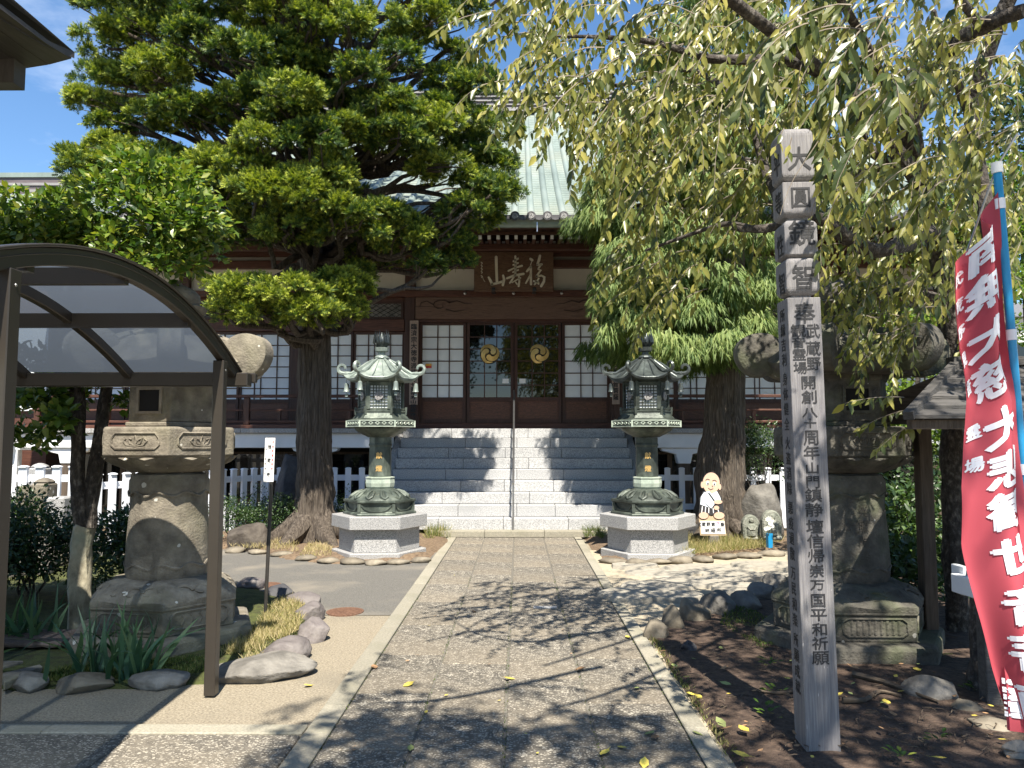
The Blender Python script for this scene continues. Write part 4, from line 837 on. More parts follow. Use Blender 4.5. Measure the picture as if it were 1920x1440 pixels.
        mb.build('wind_bell', M['bronze_roof'], parent=root, smooth=True)
    L6('neck', [(.085, 2.70), (.10, 2.72), (.09, 2.74), (.05, 2.765), (.05, 2.80), (.09, 2.81), (.10, 2.86), (.085, 2.865)], M['bronze_roof'], 0, 20)
    L6('jewel', [(.03, 2.86), (.075, 2.90), (.082, 2.95), (.06, 3.01), (.02, 3.055), (.005, 3.08)], M['bronze_dark'], 0, 20, smooth=True)
    for k in range(6):
        a = 2 * PI * k / 6 + .3; mb = MB()
        for d_ in (-.22, 0, .22):
            mb.tube([((.05) * math.cos(a + d_ * .4), .05 * math.sin(a + d_ * .4), 2.865), (.115 * math.cos(a + d_), .115 * math.sin(a + d_), 2.93), (.105 * math.cos(a + d_ * 1.3), .105 * math.sin(a + d_ * 1.3), 3.0), (.085 * math.cos(a + d_ * 1.5), .085 * math.sin(a + d_ * 1.5), 3.06 + (.05 if d_ == 0 else 0))], [.010, .011, .009, .002], 5)
        mb.build('flame', M['bronze_dark'], parent=root, smooth=True)
    return root
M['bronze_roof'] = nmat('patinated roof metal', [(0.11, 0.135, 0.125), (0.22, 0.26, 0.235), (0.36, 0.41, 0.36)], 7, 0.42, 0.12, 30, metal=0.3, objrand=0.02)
bl = build_bronze((-1.90, 10.62, -.02), 'verdigris bronze lantern with flame finial left of the stairs, by the thick cypress trunk', R(4))
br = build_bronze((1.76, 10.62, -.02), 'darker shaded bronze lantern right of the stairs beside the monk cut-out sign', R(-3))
def swap(root, a, b):
    for o in [c for c in bpy.data.objects if c.type == 'MESH' and rootof(c) is root]:
        for i, m in enumerate(o.data.materials):
            if m is a: o.data.materials[i] = b
def rootof(o):
    while o.parent: o = o.parent
    return o
M['bronze_roof_shaded'] = nmat('shade-darkened glossy roof metal', [(0.03, 0.037, 0.038), (0.065, 0.075, 0.072), (0.12, 0.14, 0.13)], 7, 0.3, 0.12, 30, metal=0.4)  # darker copy of the roof metal: right lantern's shade put into the colour
swap(br, M['bronze_roof'], M['bronze_roof_shaded'])
M['bronze_shaded'] = nmat('shade-darkened verdigris bronze', [(0.022, 0.027, 0.023), (0.055, 0.066, 0.056), (0.12, 0.14, 0.115)], 6, 0.5, 0.2, 30, metal=0.35)  # same bronze as the left lantern, with its shade in the colour
swap(br, M['bronze'], M['bronze_shaded'])

# ================================================================== STONE LANTERNS
def build_stone(loc, label, mat, rz, face_window=True, seed=0):
    root = thing('stone_lantern', loc, label, 'stone lantern', 'tall stone lanterns flanking the path', rz)
    def LL(name, prof, n=6, rot=0.0, bevel=.018, smooth=False, **kw):
        mb = MB(); mb.lathe(prof, n, rot, **kw); o = mb.build(name, mat, parent=root, bevel=bevel, smooth=smooth, bseg=2); return o
    def carve(name, polyline, w_, R_, k, z0, off=.0, mat_=None, parent=None):
        """grooved or raised line work laid on hexagon side k: points in (u -1..1, z)"""
        a = hexcorner(R_, k); b = hexcorner(R_, k + 1); nn = Vector(((a + b).x, (a + b).y, 0)).normalized(); c = (a + b) / 2; t_ = (b - a) / 2; mb = MB()
        for pl in polyline:
            pts = [c + t_ * u + nn * off + Vector((0, 0, z0 + z)) for u, z in pl]; mb.tube(pts, w_, 5)
        return mb.build(name, mat_ or mat, parent=parent or root, smooth=True)
    LL('plinth', [(.72, -.05), (.72, .175)], bevel=.03)
    t2 = LL('base_tier', [(.565, .177), (.565, .40), (.58, .405), (.58, .43)], bevel=.015)
    pan = [[(-.78, .10), (-.78, .17), (-.66, .20), (.66, .20), (.78, .17), (.78, .08), (.66, .05), (-.66, .05), (-.78, .08), (-.78, .10)]]
    for k in range(6):
        carve('panel_rim', pan, .009, .568, k, .175, 0, parent=t2)
        if seed: carve('flute_panel', [[(u, .065), (u, .185)] for u in np.linspace(-.58, .58, 9)], .013, .562, k, .175, 0, parent=t2)
        else: carve('flute_panel', [[(-.5 + .25 * i, .08), (-.42 + .25 * i, .13), (-.5 + .25 * i, .17)] for i in range(5)], .010, .562, k, .175, 0, parent=t2)
    # wave-carved dome under the shaft
    mb = MB(); nseg = 60; vs = []; fs = []; prof = [(.58, .43), (.575, .47), (.52, .53), (.44, .585), (.36, .615), (.30, .625)]
    for j, (r_, z_) in enumerate(prof):
        for i in range(nseg):
            a = 2 * PI * i / nseg; m_ = (a % (PI / 3)) - PI / 6; hexr = r_ * ((1 - j / 5) * math.cos(PI / 6) / math.cos(m_) + j / 5)
            bump = .018 * math.sin(9 * a + 5 * z_ * 8) * math.sin(PI * j / 5); vs.append((hexr * math.cos(a), hexr * math.sin(a), z_ + bump))
    for j in range(len(prof) - 1):
        for i in range(nseg): k = (i + 1) % nseg; fs.append((j * nseg + i, j * nseg + k, (j + 1) * nseg + k, (j + 1) * nseg + i))
    fs.append(tuple((len(prof) - 1) * nseg + i for i in range(nseg))); mb.add(vs, fs); dm = mb.build('carved_dome', mat, parent=root, smooth=True)
    for k in range(6):
        a = PI * k / 3 + PI / 6; mb = MB()
        for q, da in ((0, -.25), (1, .05), (2, .3)):
            c = Vector((math.cos(a + da) * .46, math.sin(a + da) * .46, .545)); t_ = Vector((-math.sin(a + da), math.cos(a + da), 0)); u_ = Vector((-math.cos(a + da) * .75, -math.sin(a + da) * .75, .6))
            mb.tube([c + t_ * (.075 * (1 - v / 8) * math.cos(v)) + u_ * (.075 * (1 - v / 8) * math.sin(v)) for v in np.linspace(0, 5.2, 12)], [.018 - .001 * i for i in range(12)], 5)
        mb.build('wave_scroll', mat, parent=dm, smooth=True)
    # barrel shaft with cloud rims
    mb = MB(); pf = [(.285, .60), (.302, .66), (.305, .75), (.296, .95), (.283, 1.15), (.285, 1.22), (.295, 1.24), (.293, 1.31), (.27, 1.355), (.22, 1.37)]
    mb.lathe(pf, 40); v2 = []
    for (x, y, z) in mb.v: k = 1 + .02 * noise.noise(Vector((x * 5, y * 5, z * 4 + seed))); v2.append((x * k, y * k, z))
    mb.v = v2; sh = mb.build('shaft', mat, parent=root, smooth=True)
    for z0, sg in ((.70, 1), (1.235, -1)):
        mb = MB(); pts = [((.306 - .0 * 0) * math.cos(a), .306 * math.sin(a), z0 + sg * .022 * abs(math.sin(a * 4.5)) + .012 * math.sin(a * 9)) for a in np.linspace(0, 2 * PI, 90)]
        if z0 > 1: pts = [(x * .957, y * .957, z) for x, y, z in pts]
        mb.tube(pts, .010, 5); mb.build('cloud_rim', mat, parent=sh, smooth=True)
    # lotus underside and panelled deck
    LL('lotus_cup', [(.26, 1.372), (.33, 1.40), (.43, 1.45), (.475, 1.50)], 36, 0, 0, True, flute=.05, nf=12)
    for k in range(18):
        a = 2 * PI * k / 18; mb = MB(); c = Vector((math.cos(a) * .462, math.sin(a) * .462, 1.495)); t_ = Vector((-math.sin(a), math.cos(a), 0)); dn = Vector((-math.cos(a) * .45, -math.sin(a) * .45, -.5))
        mb.add([c - t_ * .078, c + t_ * .078, c + t_ * .06 + dn * .075, c + dn * .12, c - t_ * .06 + dn * .075, c + Vector((math.cos(a), math.sin(a), 0)) * .03 + dn * .04], [(0, 1, 5), (1, 2, 5), (2, 3, 5), (3, 4, 5), (4, 0, 5)]); mb.build('petal', mat, parent=root)
    dk = LL('deck', [(.52, 1.50), (.53, 1.515), (.53, 1.72), (.515, 1.735)], bevel=.012)
    pl_ = [[(-.72, .05), (-.72, .10), (-.60, .14), (.60, .14), (.72, .10), (.72, .05), (.60, .02), (-.60, .02), (-.72, .05)]]
    for k in range(6):
        carve('panel_rim', pl_, .009, .533, k, 1.545, 0, parent=dk)
        fl = [[(0, .04), (-.06, .08), (0, .12), (.06, .08), (0, .04)], [(0, .04), (-.16, .06), (-.22, .10), (-.10, .09)], [(0, .04), (.16, .06), (.22, .10), (.10, .09)], [(0, .035), (-.26, .045), (-.36, .08), (-.28, .10)], [(0, .035), (.26, .045), (.36, .08), (.28, .10)], [(-.30, .03), (0, .022), (.30, .03)]]
        carve('lotus_relief', fl, .0075, .530, k, 1.545, 0.002, parent=dk)
    # fire box
    LL('box_foot', [(.37, 1.737), (.37, 1.775)], bevel=.01)
    fb = LL('fire_box', [(.345, 1.777), (.345, 2.10), (.36, 2.105), (.36, 2.15)], bevel=.012)
    for k in (4, 1):
        a = hexcorner(.345, k); b = hexcorner(.345, k + 1); nn = Vector(((a + b).x, (a + b).y, 0)).normalized(); t_ = (b - a).normalized(); c = (a + b) / 2; s_ = .105
        zc = 1.945; mb = MB()
        for u0, u1, z0, z1 in [(-s_, -s_ + .02, -s_, s_), (s_ - .02, s_, -s_, s_), (-s_ + .02, s_ - .02, s_ - .02, s_), (-s_ + .02, s_ - .02, -s_, -s_ + .02)]:
            P_ = [c + t_ * u + nn * d + Vector((0, 0, zc + z)) for d in (0.0, .018) for u, z in ((u0, z0), (u1, z0), (u1, z1), (u0, z1))]; mb.add(P_, [(0, 3, 2, 1), (4, 5, 6, 7), (0, 1, 5, 4), (1, 2, 6, 5), (2, 3, 7, 6), (3, 0, 4, 7)])
        mb.build('window_rim', M['rock_tan'] if not seed else mat, parent=fb)
        mb = MB(); q = s_ - .02; P_ = [c + t_ * u + nn * .004 + Vector((0, 0, zc + z)) for u, z in ((-q, -q), (q, -q), (q, q), (-q, q))]; mb.add(P_, [(0, 1, 2, 3)]); mb.build('window_hollow', M['void'], parent=fb)
    # great roof
    prof = [(.54, 2.14, 0), (.60, 2.18, .05), (.63, 2.24, .075), (.57, 2.32, .045), (.48, 2.40, .015), (.38, 2.47, 0), (.27, 2.505, 0), (.20, 2.515, 0)]
    nseg = 72; vs = []; fs = []
    for r_, z_, up_ in prof:
        for i in range(nseg):
            a = 2 * PI * i / nseg; m_ = (a % (PI / 3)) - PI / 6; hexr = r_ * ((.72 * math.cos(PI / 6) / math.cos(m_)) + .28); cf = (abs(m_) / (PI / 6)) ** 3
            k = 1 + .025 * noise.noise(Vector((math.cos(a) * 4, math.sin(a) * 4, z_ * 4 + seed))); vs.append((hexr * k * math.cos(a), hexr * k * math.sin(a), z_ + up_ * cf))
    for j in range(len(prof) - 1):
        for i in range(nseg): k = (i + 1) % nseg; fs.append((j * nseg + i, j * nseg + k, (j + 1) * nseg + k, (j + 1) * nseg + i))
    fs.append(tuple(range(nseg - 1, -1, -1))); fs.append(tuple((len(prof) - 1) * nseg + i for i in range(nseg)))
    mb = MB(); mb.add(vs, fs); rf_ = mb.build('roof', mat, parent=root, smooth=True)
    for k in range(6):                        # thick scroll roundels at the six corners
        a = PI * k / 3; mb = MB(); pts = []
        rr = .18; cxr = .63; cz = 2.33; ring = []
        n = 30
        for i in range(n):
            u = 2 * PI * i / n; r2 = rr * (1 + .03 * math.sin(3 * u)); ring.append((cxr + r2 * math.cos(u), cz + r2 * math.sin(u)))
        X = Matrix.Rotation(a, 4, 'Z'); vs = []
        for yy, sc in ((-.085, .86), (-.07, 1.0), (.07, 1.0), (.085, .86)):
            for (x, z) in ring: vs.append(X @ Vector((cxr + (x - cxr) * sc, yy, cz + (z - cz) * sc)))
        fs = [(j * n + i, j * n + (i + 1) % n, (j + 1) * n + (i + 1) % n, (j + 1) * n + i) for j in range(3) for i in range(n)] + [tuple(range(n - 1, -1, -1)), tuple(3 * n + i for i in range(n))]
        mb.add([tuple(v) for v in vs], fs)
        mb.build('corner_scroll', mat, parent=rf_, smooth=True)
        mb = MB(); mb.tube([X @ Vector(p) for p in [(.24, 0, 2.515), (.36, 0, 2.475), (.47, 0, 2.42), (.52, 0, 2.40)]], [.03, .04, .05, .06], 7); mb.build('roof_rib', mat, parent=rf_, smooth=True)
    LL('finial_base', [(.20, 2.516), (.24, 2.55), (.235, 2.60), (.20, 2.615)], bevel=.012)
    LL('lotus_collar', [(.10, 2.617), (.12, 2.65), (.21, 2.70), (.235, 2.745), (.20, 2.76)], 24, 0, 0, True, flute=.05, nf=8)
    LL('jewel_finial', [(.165, 2.762), (.185, 2.80), (.18, 2.85), (.14, 2.895), (.08, 2.925), (.045, 2.94), (.035, 2.965), (.01, 2.975)], 28, 0, 0, True)
    return root
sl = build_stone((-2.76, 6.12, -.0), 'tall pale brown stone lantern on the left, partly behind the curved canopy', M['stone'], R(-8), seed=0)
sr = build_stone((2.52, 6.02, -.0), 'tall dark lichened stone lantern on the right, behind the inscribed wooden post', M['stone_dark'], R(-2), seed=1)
characters([(c, 0, 1.12 - i * .105, .075, .09) for i, c in enumerate('光照院殿')], lambda u, v: (u + .02, -.300, v), M['stone_cut'], sr, .01, world=False)

for o_ in (sl, sr):
    o_.scale = (1, 1, .955)
    for c_ in [c for c in bpy.data.objects if c.type == 'MESH' and rootof(c) is o_]:
        for v_ in c_.data.vertices:
            z_ = v_.co.z
            if z_ < .62: v_.co.z = z_ * .85 if z_ > 0 else z_
            elif z_ < 1.37: v_.co.z = .527 + (z_ - .62) / .75 * .843
# ================================================================== CANOPY
cn = thing('curved_canopy', (-3.4, 3.7, 0), 'brown metal walkway canopy with curved smoked roof panels at the left', 'canopy')
CX = -1.885
AY0, AY1 = 2.15, 5.12
def arc(Y, dz=0.0):                                # underside height of the arch
    u = (Y - 3.635) / 1.485; th = 1.02 * u; r_ = 1.485 / math.sin(1.02); return 2.36 - r_ * (1 - math.cos(th)) * .475 + dz
def archpts(x, dz=0.0, n=26, a=AY0, b=AY1): return [(x, a + (b - a) * i / n, arc(a + (b - a) * i / n) + dz) for i in range(n + 1)]
def archbeam(x, w_, h_, name, mat=None, dz=0.0, a=AY0, b=AY1, parent=cn):
    p = archpts(x, dz, a=a, b=b); vs = []; fs = []
    for i, q in enumerate(p):
        t_ = Vector(p[min(i + 1, len(p) - 1)]) - Vector(p[max(i - 1, 0)]); t_.normalize(); nn = Vector((0, -t_.z, t_.y)) * h_ / 2
        for sx, sn in ((-1, -1), (1, -1), (1, 1), (-1, 1)): vs.append(tuple(Vector(q) + Vector((sx * w_ / 2, 0, 0)) + nn * sn))
    for i in range(len(p) - 1):
        for k in range(4): fs.append((i * 4 + k, i * 4 + (k + 1) % 4, i * 4 + 4 + (k + 1) % 4, i * 4 + 4 + k))
    fs += [(3, 2, 1, 0), tuple(len(vs) - 4 + k for k in range(4))]
    mb = MB(); mb.add(vs, fs); return part(mb, name, mat or M['canopy'], cn, bevel=.004) if parent is cn else mb.build(name, mat, parent=parent, loc=rootloc(parent))
eb = archbeam(CX, .05, .075, 'end_arch'); archbeam(CX + .012, .05, .014, 'arch_trim', dz=.046); archbeam(CX + .027, .004, .006, 'arch_line', dz=.012)
for i in range(1, 6): archbeam(CX - .69 * i, .045, .06, 'arch_rib', dz=-.012)
XE = -6.4
for Y_, nm in [(2.18, 'eave_rail'), (5.08, 'eave_rail')]:
    mb = MB(); z = arc(Y_); mb.box(XE, CX + .10, Y_ - .045, Y_ + .045, z - .075, z + .015); part(mb, nm, M['canopy'], cn, bevel=.006)
    mb = MB(); mb.box(XE, CX + .12, Y_ + (.05 if Y_ > 4 else -.10), Y_ + (.10 if Y_ > 4 else -.05), z - .045, z + .02); part(mb, 'gutter', M['canopy'], cn, bevel=.006)
for Y_ in (2.92, 3.64, 4.36):
    mb = MB(); z = arc(Y_); mb.box(XE, CX, Y_ - .022, Y_ + .022, z - .06, z + .02); part(mb, 'purlin', M['canopy'], cn)
for i in range(7):                                 # smoked panels between the ribs
    x1 = CX - .69 * i; x0 = max(XE, x1 - .69)
    if x1 - x0 < .1: continue
    p = archpts(0, .034, 26, AY0 + .02, AY1 - .02); vs = [(x0, y, z) for _, y, z in p] + [(x1, y, z) for _, y, z in p]; m_ = len(p)
    mb = MB(); mb.add(vs, [(k, k + 1, m_ + k + 1, m_ + k) for k in range(m_ - 1)]); part(mb, 'roof_panel', M['smoke'], cn, smooth=True)
for X_, Y_ in [(CX + .0, 4.83), (CX + .0, 2.785), (-4.4, 4.83), (-4.4, 2.86)]:
    mb = MB(); z = arc(Y_) - .04; mb.box(X_ - .034, X_ + .034, Y_ - .034, Y_ + .034, 0.0, z); po = part(mb, 'post', M['canopy'], cn, bevel=.004)
    mb = MB(); mb.X = Matrix.Translation((X_ + .035, Y_, z - .06)) @ Matrix.Rotation(PI / 2, 4, 'Y'); mb.lathe([(.007, 0), (.005, .003)], 8); mb.build('screw', M['steel'], parent=po, loc=rootloc(cn))

# ================================================================== INSCRIBED POST
bx = gd(1532, 1400); PX = 1.505; PY = 4.01
pt = thing('inscribed_post', (PX, PY, 0), 'tall square silvered wooden post with black ink characters and notched top', 'wooden post')
pt.rotation_euler = (R(.3), R(-1.0), R(-.8))
HW = .084
prof = []
def seg(z0, z1, r0, r1):
    n = 6
    if r0:
        for i in range(n + 1): t = i / n * PI / 2; prof.append((HW - r0 + r0 * math.sin(t), z0 + r0 * (1 - math.cos(t)) * 1.1))
    else: prof.append((HW, z0))
    if r1:
        for i in range(n + 1): t = i / n * PI / 2; prof.append((HW - r1 + r1 * math.cos(t), z1 - r1 * (1 - math.sin(t)) * 1.1))
    else: prof.append((HW, z1))
seg(0, 2.285, 0, 0); prof.append((HW - .034, 2.287)); prof.append((HW - .034, 2.297)); seg(2.30, 2.495, .036, .026); seg(2.51, 2.695, 0, .034); seg(2.71, 2.89, .030, .0); prof.append((HW - .030, 2.893)); prof.append((HW - .030, 2.90)); seg(2.903, 3.185, .030, .042)
mb = MB(); mb.lathe([(h * math.sqrt(2), z) for h, z in prof], 4, PI / 4); body = mb.build('shaft', M['pole'], parent=pt, bevel=.004)
S0 = 3.90 / F
def zpy(py): return 1.57 + (827 - py) * S0 * 1.006
front = [('大', 296, 50, 52, .008), ('圓', 372, 44, 46, .006), ('鏡', 440, 54, 54, .004), ('智', 525, 48, 52, 0), ('奉', 593, 44, 44, 0), ('武', 628, 29, 31, .038), ('蔵', 661, 30, 30, .036), ('野', 690, 29, 29, .036),
         ('観', 627, 31, 28, -.036), ('音', 649, 28, 22, -.038), ('霊', 672, 29, 25, -.036), ('場', 697, 28, 25, -.034), ('開', 725, 32, 28, 0), ('創', 752, 33, 28, .0), ('八', 781, 31, 22, 0), ('十', 801, 26, 20, 0), ('周', 828, 33, 32, 0), ('年', 855, 33, 28, 0),
         ('山', 884, 30, 24, 0), ('門', 910, 30, 26, 0), ('鎮', 934, 34, 28, 0), ('静', 961, 36, 28, 0), ('壇', 991, 36, 28, 0), ('信', 1018, 34, 28, 0), ('帰', 1045, 34, 28, .0), ('崇', 1072, 30, 26, 0), ('万', 1098, 30, 22, 0), ('国', 1126, 32, 28, 0), ('平', 1152, 34, 26, 0), ('和', 1178, 32, 26, 0), ('祈', 1203, 32, 26, 0), ('願', 1229, 34, 28, 0)]
fr = []
for c, py, w_, h_, dx in front:
    fr.append((c, dx + (0.004 if py > 700 else 0), zpy(py), w_ * S0 * .96, h_ * S0 * .96))
characters(fr, lambda u, v: (u, -HW - .0015, v), M['ink'], pt, .013, world=False)
side = '平等性智'
sd = [(c, .012, z, .105, .125) for c, z in zip('平等性智', (3.0, 2.80, 2.57, 2.37))]
zz0 = 2.205
for blk in ('所縁吉利', '身体健全', '火盗消除', '悪疫退散', '万民和楽', '所願成就'):
    for c in blk: sd.append((c, .0, zz0, .075, .07)); zz0 -= .0775
    zz0 -= .022
characters(sd, lambda u, v: (-HW - .0015, -u, v), M['ink'], pt, .012, nrm=(-1, 0, 0), world=False)

# ================================================================== RED BANNER
FY = 2.62
ft = at(1870, 322, FY); fb_ = at(1934, 1060, FY)
fl = thing('nobori_banner', (fb_.x + .05, FY, 0), 'tall red banner with white characters on a leaning blue pole', 'banner')
dirp = (fb_ - ft); base = ft + dirp * ((0 - ft.z) / dirp.z)
fl.location = (base.x, base.y, 0)
def polept(z): return ft + dirp * ((z - ft.z) / dirp.z)
mb = MB(); mb.tube([polept(0), polept(ft.z + .0)], .0135, 14); part(mb, 'pole', M['blue'], fl, smooth=True)
for z_, h_ in ((ft.z, .045),): mb = MB(); mb.tube([polept(z_ - .005), polept(z_ + h_ * .7)], .018, 14); part(mb, 'pole_cap', M['white'], fl, smooth=True)
a1 = at(1806, 492, FY + .12); a0 = at(1908, 250, FY - .04); mb = MB(); mb.tube([a0, ft + Vector((0, -.0, .02)), a1], .0035, 6); part(mb, 'cross_rod', M['steel'], fl, smooth=True)
BW = .45
def lerpt(v, tab):
    t = max(0, min(.9999, v)) * (len(tab) - 1); i = int(t); return tab[i] + (tab[i + 1] - tab[i]) * (t - i)
def cloth(u, v):
    """u 0 at the pole .. 1 free edge, v 0 top .. 1 bottom: narrow hang with one Z-fold in the lower part"""
    s = u * BW; zt = 2.405 - .245 * u ** .85; z = zt + (.60 - zt) * v; z0_ = 2.405 + (.6 - 2.405) * v; p = polept(z)
    vv = (2.40 - z) / 1.8
    W_ = lerpt(vv, [.125, .135, .150, .165, .185, .215, .220, .185, .145, .095]); A = .085 * max(0, min(1, (vv - .30) / .16))
    c0 = .045; 
    if A > .002:
        if s < c0: x = s * .75; y = .0
        elif s < c0 + A: x = c0 * .75 + (s - c0) * .95; y = .018
        elif s < c0 + 2 * A: x = c0 * .75 + (c0 + 2 * A - s) * .95 - .006; y = .008 - .016 * (s - c0 - A) / A
        else: L0 = c0 + 2 * A; x = c0 * .75 - .006 + (s - L0) / (BW - L0) * (W_ - c0 * .75); y = -.012 - .03 * math.sin((s - L0) / (BW - L0) * 5.5)
        k = min(1, A / .05)
    else: x = y = 0; k = 0
    x0 = u * W_; y0 = .055 * math.sin(u * 8.5 + 1.2 * v)
    x = x * k + x0 * (1 - k); y = y * k + y0 * (1 - k)
    y += .012 * math.sin(u * 9 + v * 6) * (.3 + u) + .006 * math.sin(u * 4 - v * 23)
    return Vector((p.x - .012 - x, p.y - .012 + y, z))
mb = MB(); nu, nv = 44, 90
for j in range(nv + 1):
    for i in range(nu + 1): mb.v.append(tuple(cloth(i / nu, j / nv)))
for j in range(nv):
    for i in range(nu): k = j * (nu + 1) + i; mb.f.append((k, k + 1, k + nu + 2, k + nu + 1)); mb.m.append(0)
cl = part(mb, 'cloth', M['flag'], fl, smooth=True)
def cloth_char(ch, uc, vc, w_, h_):
    """one printed character cut into a fine grid and laid on the cloth (u, v in metres)"""
    mb0 = letters([(ch, 0, 0, w_, h_)], lambda u, v: (u, v, 0), .035, nrm=(0, 0, 1)); me = bpy.data.meshes.new('t'); me.from_pydata(mb0.v, [], mb0.f); bm = bmesh.new(); bm.from_mesh(me); bpy.data.meshes.remove(me)
    for ax, n_, e in ((0, (1, 0, 0), w_), (1, (0, 1, 0), h_)):
        q = -e * .5
        while q < e * .5: bmesh.ops.bisect_plane(bm, geom=bm.verts[:] + bm.edges[:] + bm.faces[:], plane_co=[q if i == ax else 0 for i in range(3)], plane_no=n_); q += .018
    bmesh.ops.triangulate(bm, faces=bm.faces); bm.verts.index_update(); mb = MB()
    mb.add([tuple(oncloth((uc - v.co.x) / BW, (vc - v.co.y), .0022 + v.co.z)) for v in bm.verts], [tuple(v.index for v in f.verts) for f in bm.faces]); bm.free()
    mb.build('character', M['flag_white'], parent=fl, loc=rootloc(fl))
def oncloth(u, v, s):
    p = cloth(u, v); q = cloth(u + .01, v) - p; r_ = cloth(u, v + .01) - p; n = q.cross(r_).normalized()
    if n.y > 0: n = -n
    return p + n * s
def vof(py, u): zt = 2.405 - .245 * u ** .85; z = 1.55 + (827 - py) * FY / F; return (z - zt) / (.60 - zt)
for c, py in zip('南無大慈大悲観世音菩薩', (463, 541, 630, 708, 797, 872, 947, 1028, 1116, 1200, 1292)): cloth_char(c, .235, vof(py, .52), .25, .078)
for c, py in zip('武蔵野観音霊場', (520, 572, 624, 676, 728, 812, 872)): cloth_char(c, .40, vof(py, .89), .085, .032)
for v_ in (.02, .26, .5, .74, .97):
    z = 2.405 - 1.9 * v_; mb = MB(); mb.tube([polept(z - .018), polept(z + .018)], .0165, 12); part(mb, 'loop', M['flag_white'], fl, smooth=True)

# ================================================================== MONK CUT-OUT SIGN
gm = gd(1337, 1036); SY = 11.25
def mk(px, py): p = at(px, py, SY); return (p.x, p.z)
base_p = at(1337, 1028, SY)
ms = thing('monk_sign', (base_p.x, SY, 0.05), 'cut-out board of a small bald monk above a white notice with a red 7', 'sign')
def ell(cx, cy, rx, ry, n=24, a0=0, a1=2 * PI): return [mk(cx + rx * math.cos(a0 + (a1 - a0) * i / n), cy - ry * math.sin(a0 + (a1 - a0) * i / n)) for i in range(n)]
def lay(name, shapes, mat, d0, d1): mb = MB(); [mb.prism(s, SY + d0, SY + d1) for s in shapes]; return part(mb, name, mat, ms)
mb = MB(); a = mk(1325, 1032); b = mk(1352, 1005); mb.prism([mk(1331, 1004), mk(1347, 1004), mk(1353, 1034), mk(1325, 1034)], SY - .03, SY + .10); part(mb, 'foot_block', M['patch'], ms, bevel=.01)
lay('back_board', [[mk(1310, 966), mk(1357, 966), mk(1362, 1004), mk(1313, 1004)]], M['buff'], 0, .02)
lay('notice', [[mk(1312.5, 977), mk(1358, 977), mk(1360, 1001), mk(1315, 1001)]], M['white'], -.006, -.001)
gx, gz = mk(1336, 983); s_ = SY / F
letters([(c, gx + (i - 2.9) * 8.6 * s_ + (2 * s_ if i > 3 else 0), gz, 7.6 * s_, 8 * s_) for i, c in enumerate('武蔵野第')] + [('番', gx + 18 * s_, gz, 7.6 * s_, 8 * s_)], lambda u, v: (u, SY - .009, v), .02).build('lettering', M['ink'], parent=ms, loc=rootloc(ms))
letters([('7', gx + 10 * s_, gz, 9 * s_, 11 * s_)], lambda u, v: (u, SY - .009, v), .02).build('number', M['pink'], parent=ms, loc=rootloc(ms))
gx, gz = mk(1337, 994); letters([(c, gx + (i - 1) * 11 * s_, gz, 8.4 * s_, 8.6 * s_) for i, c in enumerate('納経所')], lambda u, v: (u, SY - .009, v), .02).build('lettering', M['ink'], parent=ms, loc=rootloc(ms))
# figure: simple generic little monk, layers of painted board
out_shape = [ell(1333.5, 906, 16.8, 21), [mk(1311, 962), mk(1312, 935), mk(1318, 922), mk(1330, 917), mk(1345, 920), mk(1353, 934), mk(1356, 948), mk(1358, 962), mk(1334, 968)], ell(1319, 967, 10, 7.5), ell(1348, 967, 11, 7.5), ell(1316.5, 909, 4, 7), ell(1350, 913, 3.6, 6.5)]
lay('figure_outline', out_shape, M['ink'], .0, .018)
lay('head', [ell(1333.5, 905.5, 15.8, 19.6)], M['skin'], -.006, .0); lay('ear', [ell(1317, 909, 3, 6)], M['skin'], -.005, .0); lay('ear', [ell(1349.6, 913, 2.7, 5.5)], M['skin'], -.005, .0)
lay('robe', [[mk(1313, 946), mk(1314, 932), mk(1320, 923), mk(1329, 921), mk(1334, 926), mk(1344, 921), mk(1350, 932), mk(1352, 940), mk(1340, 944), mk(1334, 953)]], M['robe'], -.007, -.001)
lay('robe_fold', [[mk(1327, 924), mk(1329, 923), mk(1340, 938), mk(1338, 940)], [mk(1320, 942), mk(1322, 943), mk(1333, 953), mk(1331, 953)]], M['ink'], -.010, -.007)
lay('hakama', [[mk(1312, 947), mk(1334, 953), mk(1354, 948), mk(1357, 962), mk(1334, 966), mk(1310, 962)]], M['ink'], -.004, .0)
lay('stripe', [[mk(x, 948.5 + (x - 1312) * .18), mk(x + 1.8, 948.8 + (x - 1312) * .18), mk(x + 1.0 + (x - 1325) * .12, 962), mk(x - .4 + (x - 1325) * .12, 962)] for x in (1316, 1322, 1328, 1336, 1345)], M['white'], -.008, -.004)
lay('foot', [ell(1319, 966.5, 9, 6.4)], M['skin'], -.012, -.008); lay('foot', [ell(1348, 966.5, 10, 6.6)], M['skin'], -.012, -.008)
lay('hand', [ell(1346, 941, 8, 4), ell(1343, 952, 5, 4)], M['skin'], -.012, -.008)
lay('eye', [ell(1326.5, 906, 2.6, 3.6), ell(1339, 907.5, 2.6, 3.6)], M['white'], -.010, -.006); lay('pupil', [ell(1327, 906.8, 1.5, 2.2), ell(1339, 908, 1.5, 2.2)], M['ink'], -.012, -.010)
mb = MB()
for pl in ([(1323, 900), (1326, 898), (1330, 899.5)], [(1336, 901), (1340, 900), (1343, 902.5)], [(1328, 915), (1332, 918), (1337, 916)], [(1335, 911), (1336, 912.5)]): mb.stroke([mk(*q) for q in pl], .008, SY - .010, SY - .006)
part(mb, 'face_line', M['ink'], ms)

